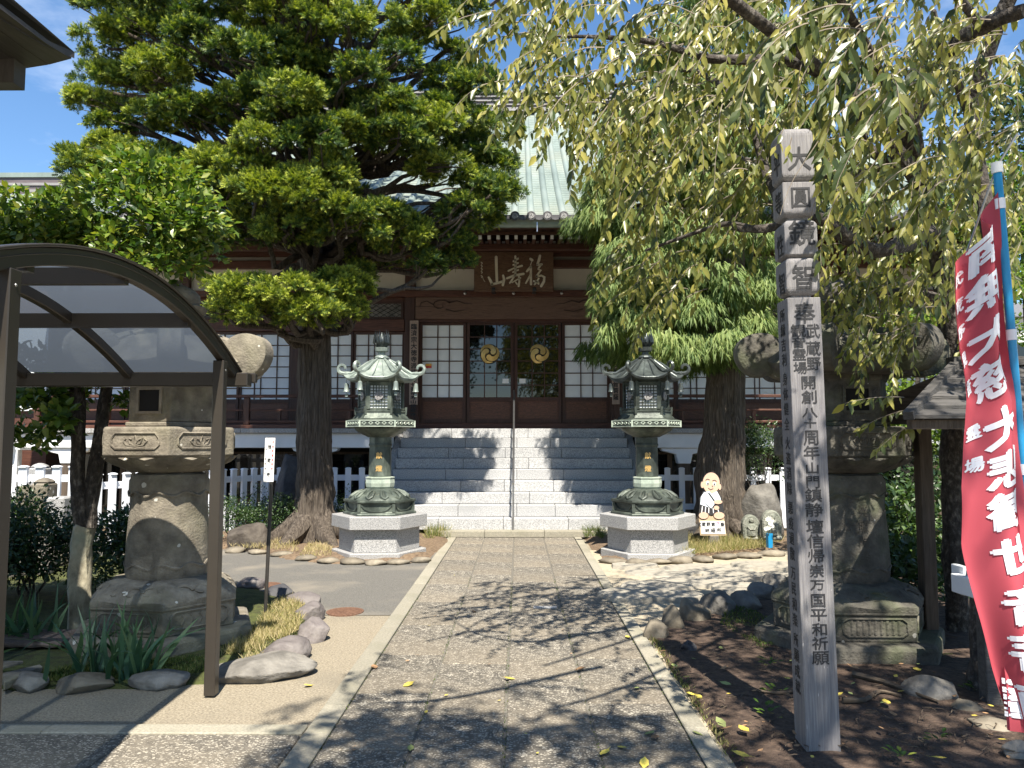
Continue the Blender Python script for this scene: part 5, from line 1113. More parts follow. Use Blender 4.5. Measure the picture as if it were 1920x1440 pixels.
# ================================================================== THIN NOTICE ON A BLACK POLE (left)
g = gd(497, 1158); QY = g.y
nt_ = thing('notice_sign', (g.x, g.y, 0), 'narrow white vertical notice on a thin black pole left of the big cypress', 'sign')
top = at(505, 822, QY)
mb = MB(); mb.tube([(g.x, g.y, -.02), (g.x + .035, g.y, top.z - .1)], .016, 10); part(mb, 'pole', M['blackmetal'], nt_, smooth=True)
pA = [at(495.5, 904, QY), at(514, 903, QY), at(517.5, 821, QY), at(499, 821, QY)]
mb = MB(); mb.prism([(p.x, p.z) for p in pA], QY - .022, QY - .016); part(mb, 'board', M['white'], nt_)
sx = QY / F; cxp = at(506, 862, QY)
letters([(c, cxp.x + d, at(0, py, QY).z, 7 * sx, 8.5 * sx) for c, py, d in (('徳', 838, .003), ('蔵', 863, .0), ('寺', 889, -.004))], lambda u, v: (u, QY - .0235, v), .01).build('lettering', M['ink'], parent=nt_, loc=rootloc(nt_))
letters([(c, cxp.x + .034 - i * .0012, at(0, 829 + i * 8.2, QY).z, 3.2 * sx, 4.6 * sx) for i, c in enumerate('武蔵野観音霊場')], lambda u, v: (u, QY - .0235, v), .01).build('red_lettering', M['red'], parent=nt_, loc=rootloc(nt_))
letters([(c, cxp.x - .028 - i * .001, at(0, 842 + i * 9, QY).z, 2.6 * sx, 3.6 * sx) for i, c in enumerate('第七番納経所')], lambda u, v: (u, QY - .0235, v), .01).build('small_lettering', M['ink'], parent=nt_, loc=rootloc(nt_))

# ================================================================== SMALL CARVED BUDDHAS, VASE
def buddha(px, py0, py1, w_, Y, label, tilt=0, halo=True):
    b = at(px, py1, Y); t_ = at(px, py0, Y); h = t_.z - b.z; t = thing('carved_stone_buddha', (b.x, Y, b.z), label, 'stone statue'); ww = w_ * Y / F / 2
    pr = [(-ww * .92, 0), (ww * .92, 0)] + [(ww * math.cos(a) * (1 if math.sin(a) < .8 else 1), h * .55 + h * .45 * math.sin(a)) for a in np.linspace(0, PI, 15)]
    mb = MB(); mb.prism(pr, -.05, .09); mb.build('slab', M['mossy_stone'], parent=t, bevel=.02)
    mb = MB(); mb.lathe([(.005, h * .88), (ww * .26, h * .84), (ww * .32, h * .77), (ww * .24, h * .70), (ww * .16, h * .68)], 12, cy=-.05); mb.lathe([(ww * .55, h * .18), (ww * .6, h * .35), (ww * .55, h * .55), (ww * .35, h * .66), (ww * .12, h * .69)], 12, cy=-.035)
    mb.tube([(-ww * .5, -.06, h * .55), (-ww * .2, -.10, h * .42), (0, -.11, h * .44)], ww * .12, 6); mb.tube([(ww * .5, -.06, h * .55), (ww * .2, -.10, h * .42), (0, -.11, h * .44)], ww * .12, 6)
    mb.build('figure', M['mossy_stone'], parent=t, smooth=True); mb = MB(); mb.box(-ww * .95, ww * .95, -.09, .02, 0, h * .14); mb.build('lotus_seat', M['mossy_stone'], parent=t, bevel=.02)
buddha(1408, 965, 1012, 32, 11.6, 'shorter mossy carved stone figure right of the monk cut-out')
buddha(1447, 956, 1012, 36, 11.4, 'taller rounded carved stone figure behind the white flowers')
g = at(1443, 1027, 10.9); v = thing('flower_vase', (g.x, 10.9, max(0, g.z)), 'bright blue square vase of small white flowers by the inscribed post', 'vase')
mb = MB(); mb.lathe([(.045, 0), (.05, .20), (.045, .2), (.04, .02)], 4, PI / 4 + .2); mb.build('holder', M['blue'], parent=v, bevel=.006)
for k in range(9):
    a = random.uniform(0, 6.28); r_ = random.uniform(.02, .10); h = random.uniform(.26, .42); mb = MB(); c = Vector((r_ * math.cos(a), r_ * math.sin(a), h)); mb.tube([(0, 0, .12), c * .7, c], .004, 4); s_ = mb.build('flower_stem', M['shelter_wood'] if 0 else M['gutter'], parent=v)
    mb = MB()
    for q in range(7): b = 2 * PI * q / 7; mb.add([c, c + Vector((math.cos(b) * .035, -.012, math.sin(b) * .035)), c + Vector((math.cos(b + .7) * .03, -.012, math.sin(b + .7) * .03))], [(0, 1, 2)])
    mb.build('blossom', M['flower'], parent=s_, loc=None)

# ================================================================== SHELTER (small plank roof, right) with capped rails
SYY = 5.0
sh_ = thing('plank_roof_shelter', (3.3, SYY, 0), 'small dark plank-roofed shelter at the right edge behind the red banner', 'shelter')
e0 = at(1706, 786, 4.75); r0 = at(1795, 688, 5.45)
xr = 5.2; nrow = 6
for i in range(nrow):                                   # stepped planks up the slope
    t0 = i / nrow; t1 = (i + 1) / nrow; p0 = e0.lerp(r0, t0); p1 = e0.lerp(r0, t1); x0 = p0.x - .01; x = x0
    mb = MB(); mb.add([(p0.x, p0.y - .02, p0.z + .0), (xr, p0.y - .02, p0.z), (xr, p1.y, p1.z - .0), (p1.x, p1.y, p1.z), (p0.x, p0.y - .02, p0.z + .028), (xr, p0.y - .02, p0.z + .028), (xr, p1.y, p1.z + .010), (p1.x, p1.y, p1.z + .010)], [(3, 2, 1, 0), (4, 5, 6, 7), (0, 1, 5, 4), (1, 2, 6, 5), (2, 3, 7, 6), (3, 0, 4, 7)]); part(mb, 'roof_plank', M['shelter'], sh_, bevel=.004)
    mb = MB(); mb.add([(p0.x, p0.y + 2 * (r0.y - p0.y) + .02, p0.z), (xr, p0.y + 2 * (r0.y - p0.y) + .02, p0.z), (xr, p1.y + 2 * (r0.y - p1.y), p1.z), (p1.x, p1.y + 2 * (r0.y - p1.y), p1.z)], [(0, 1, 2, 3)]); part(mb, 'roof_plank', M['shelter'], sh_)
mb = MB(); mb.beam(e0 + Vector((-.02, -.02, .02)), r0 + Vector((0, 0, .03)), .06, .05); mb.beam(r0 + Vector((-.05, 0, .04)), Vector((xr, r0.y, r0.z + .04)), .10, .06); part(mb, 'barge_board', M['shelter'], sh_)
mb = MB(); mb.box(e0.x + .02, xr, e0.y + .02, e0.y + .08, e0.z - .06, e0.z - .005); part(mb, 'eave_beam', M['shelter_wood'], sh_)
for x_, y_ in [(3.10, 5.0), (4.95, 5.0), (3.10, 5.95), (4.95, 5.95)]: mb = MB(); mb.box(x_ - .05, x_ + .05, y_ - .05, y_ + .05, 0, e0.z - .02); part(mb, 'post', M['shelter_wood'], sh_, bevel=.006)
# notice stand with white-capped rails near the right edge
cp = thing('capped_rail_stand', (3.0, 5.0, 0), 'low dark wooden stand whose rail ends carry white metal caps', 'wooden stand')
mb = MB(); a = gd(1868, 1330); mb.box(a.x - .045, a.x + .045, a.y, a.y + .09, 0, 1.02); part(mb, 'post', M['shelter'], cp, bevel=.005)
mb = MB(); mb.box(a.x + .55, a.x + .64, a.y, a.y + .09, 0, 1.02); part(mb, 'post', M['shelter'], cp, bevel=.005)
for (p0, p1, yy) in [((1806, 1063), (1819, 1082), 5.0), ((1806, 1082), (1823, 1117), 4.9), ((1826, 1087), (1851, 1123), 4.55)]:
    q0 = at(*p0, yy); q1 = at(*p1, yy); w_ = q1.x - q0.x; h_ = q0.z - q1.z
    mb = MB(); mb.box(q0.x, q0.x + w_, yy, yy + .14, q1.z, q0.z); c_ = part(mb, 'rail_cap', M['white_beam'], cp, bevel=.004)
    mb = MB(); mb.box(q0.x + w_ + .001, q0.x + w_ + 1.1, yy + .01, yy + .13, q1.z + .008, q0.z - .008); part(mb, 'rail', M['shelter_wood'], cp)
a = at(1828, 1030, 5.1); mb = MB(); mb.box(a.x - .03, a.x + .03, 5.05, 5.11, .3, 1.45); part(mb, 'post', M['shelter_wood'], cp)

# ================================================================== BUILDING EAVE top left
EY = 5.2
T_ = at(140, 98, EY); ev = thing('gate_office', (-6.5, 3.0, 0), 'dark brown eave corner of a building jutting in at the top left', 'building')
ztop = T_.z; XB = T_.x - .17
def ez(d): return ztop + .0 + .11 * math.exp(-d / .35) - .11        # corner upturn
mb = MB()
n = 14
# side eave strip running towards the viewer, and far eave strip running left
for k in range(n):
    y0 = EY - 4.2 * k / n; y1 = EY - 4.2 * (k + 1) / n
    za, zb_ = ez(EY - y0), ez(EY - y1)
    mb.add([(T_.x - .10 * min(1, (EY - y0)), y0, za), (T_.x - .10 * min(1, (EY - y1)), y1, zb_), (T_.x - .10 * min(1, (EY - y1)) - .0, y1, zb_ - .045), (T_.x - .10 * min(1, (EY - y0)), y0, za - .045)], [(0, 1, 2, 3)])
part(mb, 'verge', M['eave'], ev)
for j in range(9):                                                  # soffit boards, parallel to the side eave
    x1 = T_.x - .01 - .16 * j; x0 = x1 - .155; mb = MB()
    zz_ = lambda y, x: ez(max(0, EY - y) * .6 + (T_.x - x) * 1.2) - .05
    pr = [EY - .02 - (.0 if j == 0 else .0), 4.9, 4.0, 3.0, 1.4]
    for ya, yb in zip(pr[:-1], pr[1:]): mb.add([(x0, ya, zz_(ya, x0)), (x1, ya, zz_(ya, x1)), (x1, yb, zz_(yb, x1)), (x0, yb, zz_(yb, x0)), (x0, ya, zz_(ya, x0) + .03), (x1, ya, zz_(ya, x1) + .03), (x1, yb, zz_(yb, x1) + .03), (x0, yb, zz_(yb, x0) + .03)], [(0, 1, 2, 3), (7, 6, 5, 4), (0, 4, 5, 1), (1, 5, 6, 2), (2, 6, 7, 3), (3, 7, 4, 0)])
    part(mb, 'soffit_board', M['eave'], ev)
mb = MB(); mb.beam((T_.x - .3, EY - .12, ztop - .22), (T_.x - 4, EY - .12, ztop - .22), .12, .17); part(mb, 'far_fascia', M['eave'], ev)
mb = MB(); mb.beam((T_.x - .62, EY - .2, ztop - .16), (T_.x - .62, 1.4, ztop - .16), .16, .12); part(mb, 'side_beam', M['eave'], ev)
mb = MB(); mb.box(T_.x - 4, T_.x - 1.42, 1.4, EY - .1, ztop - .15, ztop - .10); part(mb, 'plaster_soffit', M['plaster'], ev)
mb = MB(); mb.add([(T_.x, EY + .0, ztop + .0), (T_.x - 4.2, EY, ztop - .06), (T_.x - 4.2, 3.2, ztop + 1.3), (T_.x - 1.9, 3.2, ztop + 1.3), (T_.x - 1.9, 3.0, ztop + 1.3), (T_.x, 1.4, ztop - .02), (T_.x - 4.2, 1.4, ztop)], [(0, 1, 2, 3), (0, 3, 4, 5), (5, 4, 2, 6)]); part(mb, 'roof', M['tile_roof'], ev)
mb = MB(); mb.box(-9, -5.6, 1.6, 4.0, 0, ztop - .2); part(mb, 'wall', M['plaster'], ev)
# ================================================================== VEGETATION
def rand_dirs(n, zlo=-1.0):
    z = rng.uniform(zlo, 1, n); a = rng.uniform(0, 2 * PI, n); r_ = np.sqrt(1 - z * z); return np.stack([r_ * np.cos(a), r_ * np.sin(a), z], 1)
def pad_points(c, rx, ry, rz, n, lobes=10, lr=.38, zlo=-.35):
    """points on a lumpy cushion: returns positions, outward directions, height value"""
    L_ = rand_dirs(lobes, zlo); k = rng.integers(0, lobes, n); ctr = L_[k] * np.array([rx, ry, rz]) * .78
    d = rand_dirs(n, -.45); p = ctr + d * np.array([rx, ry, max(rz, .5 * rx)]) * lr * rng.uniform(.55, 1.08, (n, 1)); out = norm(p / np.array([rx, ry, rz]) * .6 + d * .8)
    return p + np.array(c), out
def in_poly(x, y, poly):
    c = False
    for i in range(len(poly)):
        ax, ay = poly[i]; bx_, by_ = poly[i - 1]
        if (ay > y) != (by_ > y) and x < (bx_ - ax) * (y - ay) / (by_ - ay) + ax: c = not c
    return c
def smoothp0(q, k=4):
    q = [Vector(p) for p in q]; out_ = []
    for i in range(len(q) - 1):
        p0 = q[max(0, i - 1)]; p1 = q[i]; p2 = q[i + 1]; p3 = q[min(len(q) - 1, i + 2)]
        for j in range(k):
            t = j / k; out_.append(.5 * ((2 * p1) + (p2 - p0) * t + (2 * p0 - 5 * p1 + 4 * p2 - p3) * t * t + (3 * p1 - p0 - 3 * p2 + p3) * t ** 3))
    out_.append(q[-1]); return out_
def curve(a, b, sag, n=9, wob=.06, seed=0):
    a = Vector(a); b = Vector(b); r_ = random.Random(seed); out_ = []
    w1 = Vector((r_.uniform(-1, 1), r_.uniform(-1, 1), r_.uniform(-1, 1))) * wob; w2 = Vector((r_.uniform(-1, 1), r_.uniform(-1, 1), r_.uniform(-1, 1))) * wob
    for i in range(n):
        t = i / (n - 1); out_.append(a.lerp(b, t) + Vector((0, 0, 1)) * sag * 4 * t * (1 - t) + w1 * math.sin(PI * t * 2) + w2 * math.sin(PI * t * 3))
    return out_

# ---- big hinoki cypress, left of the stairs
g = gd(590, 1022); HX, HY = g.x, 11.9
hx_ = at(590, 1000, HY).x
hin = thing('cypress_tree', (hx_, HY, 0), 'huge cloud-pruned cypress with yellow-tipped foliage and furrowed trunk left of the stairs', 'tree')
tx = lambda py: at(590 - (0 if py > 500 else (500 - py) * .03), py, HY)
tp = [(hx_ - .02, HY, -.1), (hx_, HY, .12), (hx_, HY, .5), (hx_ - .02, HY, 1.2)] + [tuple(tx(p)) for p in (760, 620, 480, 330, 180, 40, -100, -230)]
tr = [.42, .37, .30, .265, .25, .25, .26, .24, .20, .16, .11, .06]
def dens(pts, rad, k=5):
    q = smoothp0(pts, k); r_ = [float(np.interp(i / (len(q) - 1) * (len(rad) - 1), range(len(rad)), rad)) for i in range(len(q))]; return q, r_
q_, r__ = dens(tp, tr); mb = MB(); mb.tube(q_, r__, 110, rough=.18, seed=2, flute=.045, nf=7, ridge=.085); part(mb, 'trunk', M['bark'], hin, smooth=True)
for k, (dx, dy, r_) in enumerate([(-.75, -.35, .13), (-.35, -.75, .12), (.45, -.6, .12), (.8, -.1, .10), (-.9, .2, .10)]):
    mb = MB(); mb.tube([(hx_ + dx * .2, HY + dy * .2, .38), (hx_ + dx * .5, HY + dy * .5, .17), (hx_ + dx * .8, HY + dy * .8, .06), (hx_ + dx * 1.15, HY + dy * 1.1, -.06)], [r_ * 1.5, r_ * 1.2, r_ * .8, r_ * .4], 10, rough=.3, seed=k); part(mb, 'root', M['bark'], hin, smooth=True)
# silhouette in picture units at the tree's depth, turned into metres
sil = [(215, -330), (190, -60), (190, 30), (180, 110), (205, 135), (140, 170), (140, 260), (165, 300), (230, 330), (330, 345), (480, 345), (620, 420), (760, 440), (930, 395), (965, 345), (930, 290), (935, 230), (900, 190), (905, 120), (870, 50), (860, -60), (800, -330)]
pads = []
def addpad(px, py, Y, r_, flat=.5, bright=.5, n=None): p = at(px, py, Y); pads.append((p, r_, r_ * flat, bright, n))
rr = random.Random(11); pts = []
tries = 0
while len(pts) < 112 and tries < 12000:
    tries += 1; x = rr.uniform(140, 960); y = rr.uniform(-330, 430)
    if not in_poly(x, y, sil): continue
    if 640 < x < 880 and 265 < y < 400 and not (x > 800 and y < 330): continue      # opening over the roof with bare limbs
    if 745 < x < 800 and 95 < y < 170: continue
    if 330 < x < 440 and 268 < y < 312: continue
    if 480 < x < 620 and 300 < y < 330: continue
    if all((x - a) ** 2 + (y - b) ** 2 > 44 ** 2 for a, b in pts): pts.append((x, y))
for x, y in pts:
    u = (x - 545) / 410; v = (y - 20) / 430; dep = math.sqrt(max(.05, 1 - u * u - .55 * v * v)); Y = HY - 2.5 * dep * rr.uniform(.5, 1.0)
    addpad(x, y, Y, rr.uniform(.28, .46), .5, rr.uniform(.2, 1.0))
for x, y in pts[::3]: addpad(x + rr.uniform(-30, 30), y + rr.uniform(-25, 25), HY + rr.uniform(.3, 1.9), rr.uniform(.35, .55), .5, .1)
# hand-placed cushions that show in the photo
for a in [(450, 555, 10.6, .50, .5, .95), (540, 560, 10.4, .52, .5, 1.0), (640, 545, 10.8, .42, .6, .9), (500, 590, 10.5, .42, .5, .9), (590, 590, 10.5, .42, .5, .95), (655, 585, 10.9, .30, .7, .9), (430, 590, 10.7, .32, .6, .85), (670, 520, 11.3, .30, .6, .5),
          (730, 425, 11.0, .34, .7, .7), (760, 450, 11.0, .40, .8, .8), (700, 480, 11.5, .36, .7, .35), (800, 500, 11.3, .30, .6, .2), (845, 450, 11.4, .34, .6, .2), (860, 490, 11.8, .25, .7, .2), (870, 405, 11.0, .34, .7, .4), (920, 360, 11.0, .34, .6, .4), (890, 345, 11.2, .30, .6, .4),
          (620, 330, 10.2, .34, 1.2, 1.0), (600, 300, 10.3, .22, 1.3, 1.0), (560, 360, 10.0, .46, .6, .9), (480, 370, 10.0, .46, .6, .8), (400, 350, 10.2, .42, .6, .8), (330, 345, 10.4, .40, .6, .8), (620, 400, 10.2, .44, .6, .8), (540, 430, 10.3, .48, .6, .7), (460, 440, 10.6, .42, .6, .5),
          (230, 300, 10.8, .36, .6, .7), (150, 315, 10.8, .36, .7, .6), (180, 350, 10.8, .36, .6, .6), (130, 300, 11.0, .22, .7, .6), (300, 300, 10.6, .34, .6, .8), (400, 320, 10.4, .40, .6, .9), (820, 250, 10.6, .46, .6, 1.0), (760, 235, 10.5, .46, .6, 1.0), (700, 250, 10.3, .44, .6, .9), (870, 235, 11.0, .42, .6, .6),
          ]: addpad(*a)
PV = []; PF = []; PT = []; off = 0
for i, (c, r_, h_, br_, n) in enumerate(pads):
    n = int(2300 * (r_ / .5) ** 2 * (1 if c.y < HY else .4))
    p, o = pad_points(c, r_ * rr.uniform(.9, 1.25), r_ * rr.uniform(.8, 1.15), h_ * 1.3, n, lobes=24, lr=.21); up = np.array([0, 0, 1.0])
    d = norm(o * 1.0 + np.array([0, -.12, .30]) + rng.normal(0, .55, (n, 3))); uu = norm(o + rng.normal(0, .5, (n, 3)) + np.array([0, -.3, .4]))
    V, Fc, k = scatter(p, d, uu, rng.uniform(.06, .13, n), rng.uniform(.06, .10, n), 'spray')
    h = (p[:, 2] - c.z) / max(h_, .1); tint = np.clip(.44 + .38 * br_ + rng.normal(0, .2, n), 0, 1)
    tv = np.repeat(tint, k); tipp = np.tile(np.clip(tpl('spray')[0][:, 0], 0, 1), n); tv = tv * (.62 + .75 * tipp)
    PV.append(V); PF.append(Fc + off); PT.append(tv); off += len(V)
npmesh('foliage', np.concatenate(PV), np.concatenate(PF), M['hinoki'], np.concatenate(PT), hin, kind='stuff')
# limbs out to the cushions
anch = [Vector(p) for p in tp[4:]]
lim = 0
for i, (c, r_, h_, br_, n) in enumerate(pads):
    if i % 2 and i < 40: continue
    a = min(anch, key=lambda q: abs(q.z - (c.z - .35))); a = Vector((a.x, a.y, max(1.9, min(c.z - .1, a.z))))
    e = c - Vector((0, 0, h_ * .25)); pts_ = curve(a, e, -.12, 10, .13, i); m_ = MB(); m_.tube(pts_, [.075 - .055 * k / 9 for k in range(10)], 7, rough=.15, seed=i); part(m_, 'limb', M['bark'], hin, smooth=True)
    m_ = MB(); rl = random.Random(i)
    for q in range(5):
        s_ = pts_[rl.randint(4, 8)]; t_ = c + Vector((rl.uniform(-1, 1) * r_, rl.uniform(-1, 1) * r_, rl.uniform(-.2, .6) * h_)); m_.tube(curve(s_, t_, .03, 6, .05, q), [.022, .018, .015, .012, .009, .004], 5)
    part(m_, 'branchlet', M['bark'], hin, smooth=True)
for pl, w_ in [([(600, 330), (640, 352), (700, 362), (760, 350), (815, 345)], .085), ([(600, 345), (650, 370), (690, 372), (715, 400), (700, 425)], .08), ([(660, 405), (672, 440), (680, 475), (720, 490), (790, 465)], .06), ([(700, 365), (740, 385), (800, 380), (850, 395)], .05), ([(690, 300), (720, 312), (760, 318), (815, 312)], .05),
               ([(600, 525), (660, 540), (740, 545), (800, 540), (830, 515)], .045), ([(560, 500), (520, 520), (470, 545), (420, 560)], .07), ([(640, 80), (690, 88), (760, 55), (800, 60)], .07), ([(760, 175), (800, 130), (830, 100), (860, 95)], .05), ([(300, 270), (380, 290), (470, 290), (560, 300)], .06), ([(440, 120), (470, 135), (490, 155)], .04)]:
    m_ = MB(); q_ = [at(x, y, HY - .55 - .25 * math.sin(i_)) for i_, (x, y) in enumerate(pl)]; sm = []
    for j in range(len(q_) - 1):
        for t in (0, .33, .66): sm.append(q_[j].lerp(q_[j + 1], t) + Vector((0, 0, .03 * math.sin(j * 3 + t * 5))))
    sm.append(q_[-1]); m_.tube(sm, [w_ * (1 - .7 * k / (len(sm) - 1)) for k in range(len(sm))], 8, rough=.2); part(m_, 'limb', M['bark'], hin, smooth=True)

# ---- drooping sawara cypress, right
SWY = 12.4; sx_ = at(1352, 1000, SWY).x
sw = thing('drooping_cypress', (sx_, SWY, 0), 'cypress with hanging feathery pale green foliage right of the stairs', 'tree')
tp2 = [(sx_ + .05, SWY, -.1), (sx_ + .03, SWY, .1), (sx_ + .02, SWY, .4), (sx_, SWY, 1.0)] + [tuple(at(x, p, SWY)) for x, p in ((1358, 800), (1360, 680), (1362, 540), (1365, 400), (1368, 250), (1370, 100), (1372, -60))]
q_, r__ = dens(tp2, [.54, .47, .40, .36, .33, .30, .27, .22, .17, .12, .06]); mb = MB(); mb.tube(q_, r__, 110, rough=.18, seed=5, flute=.045, nf=8, ridge=.085); part(mb, 'trunk', M['bark'], sw, smooth=True)
for k, (dx, dy, r_) in enumerate([(.9, -.2, .13), (-.6, -.6, .12), (.3, -.8, .10), (-.9, 0, .1)]):
    mb = MB(); mb.tube([(sx_ + dx * .25, SWY + dy * .25, .34), (sx_ + dx * .6, SWY + dy * .6, .14), (sx_ + dx * 1.2, SWY + dy * 1.2, -.05)], [r_ * 1.5, r_, r_ * .4], 10, rough=.3, seed=k); part(mb, 'root', M['bark'], sw, smooth=True)
spads = []
def sp_(px, py, Y, r_, n=None, br_=.5): spads.append((at(px, py, Y), r_, br_))
for a in [(1185, 600, 11.6, .42, 0, .9), (1240, 640, 11.3, .50, 0, 1.0), (1150, 615, 11.8, .30, 0, .8), (1290, 650, 11.2, .42, 0, .7), (1360, 640, 11.2, .45, 0, .6), (1400, 600, 11.4, .42, 0, .9), (1430, 630, 11.6, .34, 0, .9), (1220, 560, 11.6, .52, 0, .6), (1300, 580, 11.3, .5, 0, .6), (1170, 540, 11.7, .42, 0, .6), (1140, 560, 11.9, .3, 0, .6),
          (1180, 470, 11.6, .5, 0, .6), (1240, 490, 11.3, .5, 0, .7), (1320, 520, 11.2, .55, 0, .6), (1400, 540, 11.2, .5, 0, .7), (1440, 500, 11.5, .4, 0, .6), (1150, 400, 11.7, .45, 0, .8), (1120, 360, 11.9, .35, 0, .8), (1220, 410, 11.3, .5, 0, .6), (1300, 440, 11.2, .5, 0, .6), (1390, 450, 11.2, .5, 0, .6), (1460, 430, 11.6, .4, 0, .7),
          (1130, 330, 11.8, .35, 0, .7), (1200, 330, 11.4, .5, 0, .6), (1290, 350, 11.2, .5, 0, .7), (1400, 350, 11.2, .55, 0, .9), (1450, 330, 11.5, .4, 0, .8), (1240, 250, 11.3, .5, 0, .6), (1330, 260, 11.2, .55, 0, .6), (1420, 250, 11.4, .5, 0, .6), (1180, 220, 11.6, .4, 0, .6), (1280, 160, 11.3, .5, 0, .6), (1370, 150, 11.3, .5, 0, .6), (1460, 130, 11.5, .5, 0, .6), (1300, 60, 11.4, .5, 0, .6), (1400, 50, 11.3, .5, 0, .6), (1240, 90, 11.6, .4, 0, .6), (1480, 230, 11.6, .5, 0, .6), (1500, 60, 11.7, .5, 0, .6), (1340, -40, 11.4, .5, 0, .5), (1440, -40, 11.5, .5, 0, .5), (1560, 330, 12, .5, 0, .5), (1620, 380, 12.2, .45, 0, .6)]: sp_(*a)
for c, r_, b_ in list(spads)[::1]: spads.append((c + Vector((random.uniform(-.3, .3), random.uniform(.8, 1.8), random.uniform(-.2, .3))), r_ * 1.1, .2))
PV = []; PF = []; PT = []; off = 0
for i, (c, r_, b_) in enumerate(spads):
    n = int(1150 * (r_ / .5) ** 2); p, o = pad_points(c, r_, r_, r_ * .45, n, lobes=9, lr=.40, zlo=-.2); p[:, 2] -= rng.uniform(0, .30, n) ** 1.2 * 1.0
    d = norm(o * np.array([.55, .55, .1]) + np.array([0, 0, -1.0]) + rng.normal(0, .20, (n, 3))); uu = norm(o * np.array([1, 1, .1]) + rng.normal(0, .4, (n, 3)) + np.array([0, -.3, .01]))
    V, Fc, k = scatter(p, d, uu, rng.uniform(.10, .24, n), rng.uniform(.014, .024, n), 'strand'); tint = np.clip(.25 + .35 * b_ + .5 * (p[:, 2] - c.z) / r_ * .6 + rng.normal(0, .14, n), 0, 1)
    PV.append(V); PF.append(Fc + off); PT.append(np.repeat(tint, k)); off += len(V)
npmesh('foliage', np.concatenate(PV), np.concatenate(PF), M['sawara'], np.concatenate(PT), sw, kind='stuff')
anch2 = [Vector(p) for p in tp2[5:]]
for i, (c, r_, b_) in enumerate(spads):
    if i % 2: continue
    a = min(anch2, key=lambda q: abs(q.z - (c.z + .2))); m_ = MB(); m_.tube(curve(a, c, .15, 8, .1, i), [.06 - .006 * k for k in range(8)], 6, rough=.2, seed=i); part(m_, 'limb', M['bark'], sw, smooth=True)

# ---- weeping cherry, right foreground: limbs, hanging twigs, long leaves
cb = gd(1795, 1190); CHX, CHY = cb.x, cb.y
ch = thing('weeping_cherry', (CHX, CHY, 0), 'weeping cherry with rough dark trunk and hanging olive leaves filling the upper right', 'tree')
def A3(l): return [at(x, y, Y) for x, y, Y in l]
def smoothp(q, k=4):
    q = [Vector(p) for p in q]; out_ = []
    for i in range(len(q) - 1):
        p0 = q[max(0, i - 1)]; p1 = q[i]; p2 = q[i + 1]; p3 = q[min(len(q) - 1, i + 2)]
        for j in range(k):
            t = j / k; out_.append(.5 * ((2 * p1) + (p2 - p0) * t + (2 * p0 - 5 * p1 + 4 * p2 - p3) * t * t + (3 * p1 - p0 - 3 * p2 + p3) * t ** 3))
    out_.append(q[-1]); return out_
trunk = [Vector((CHX, CHY, -.08)), Vector((CHX, CHY, .1))] + A3([(1792, 1080, 6.2), (1787, 960, 6.2), (1786, 850, 6.2), (1787, 740, 6.2), (1783, 644, 6.15), (1768, 520, 6.0), (1750, 430, 5.8), (1722, 330, 5.4), (1700, 230, 5.1)])
sp = smoothp(trunk); mb = MB(); mb.tube(sp, [.125, .115, .10] + [(.088 - .02 * k / len(sp)) for k in range(len(sp) - 3)], 16, rough=.35, seed=3, flute=.05, nf=4); part(mb, 'trunk', M['bark_cherry'], ch, smooth=True)
limbs = [([(1750, 430, 5.8), (1700, 455, 5.3), (1640, 470, 5.0), (1590, 445, 4.9), (1535, 410, 4.9), (1480, 420, 4.9), (1420, 430, 4.9), (1370, 425, 5.0)], .065, .02),
         ([(1700, 300, 5.2), (1660, 300, 5.2), (1625, 270, 5.2), (1610, 220, 5.1), (1600, 150, 5.0)], .04, .02), ([(1700, 230, 5.1), (1740, 160, 5.0), (1790, 90, 4.8), (1840, 50, 4.6), (1920, 20, 4.4)], .07, .04), ([(1715, 330, 5.2), (1600, 180, 4.9), (1500, 120, 4.7), (1420, 112, 4.6), (1330, 110, 4.6), (1230, 80, 4.6), (1130, 70, 4.7), (1040, 68, 4.8)], .05, .008),
         ([(1600, 180, 4.9), (1450, 60, 4.2), (1300, -40, 3.8), (1150, -70, 3.6), (1000, -40, 3.8), (920, 10, 4.2)], .04, .008), ([(1480, 420, 4.9), (1440, 330, 5.2), (1390, 200, 5.4), (1290, 130, 5.5), (1160, 160, 5.6), (1060, 150, 5.6), (980, 140, 5.6)], .035, .008),
         ([(1420, 430, 4.9), (1360, 420, 5.0), (1280, 445, 5.1), (1210, 470, 5.2)], .02, .008), ([(1840, 50, 4.6), (1700, -120, 3.4), (1500, -300, 2.6), (1300, -500, 2.2)], .03, .012), ([(1700, 230, 5.1), (1600, 40, 4.4), (1480, -150, 3.6), (1250, -420, 2.8)], .032, .012), ([(1430, -320, 2.9), (1000, -700, 2.2), (700, -1100, 1.9)], .03, .012),
         ([(1700, 300, 5.2), (1560, 330, 5.8), (1400, 300, 6.2), (1280, 280, 6.4), (1180, 290, 6.5)], .035, .008), ([(1775, 560, 6.05), (1700, 545, 5.8), (1620, 560, 5.8), (1560, 600, 5.9)], .03, .01)]
for l, r0_, r1_ in limbs:
    q = smoothp(A3(l)); mb = MB(); mb.tube(q, [r0_ + (r1_ - r0_) * k / (len(q) - 1) for k in range(len(q))], 9, rough=.3, seed=len(l)); part(mb, 'limb', M['bark_cherry'], ch, smooth=True)
tw = MB(); LP = []; LD = []; LU = []; LL_ = []; 
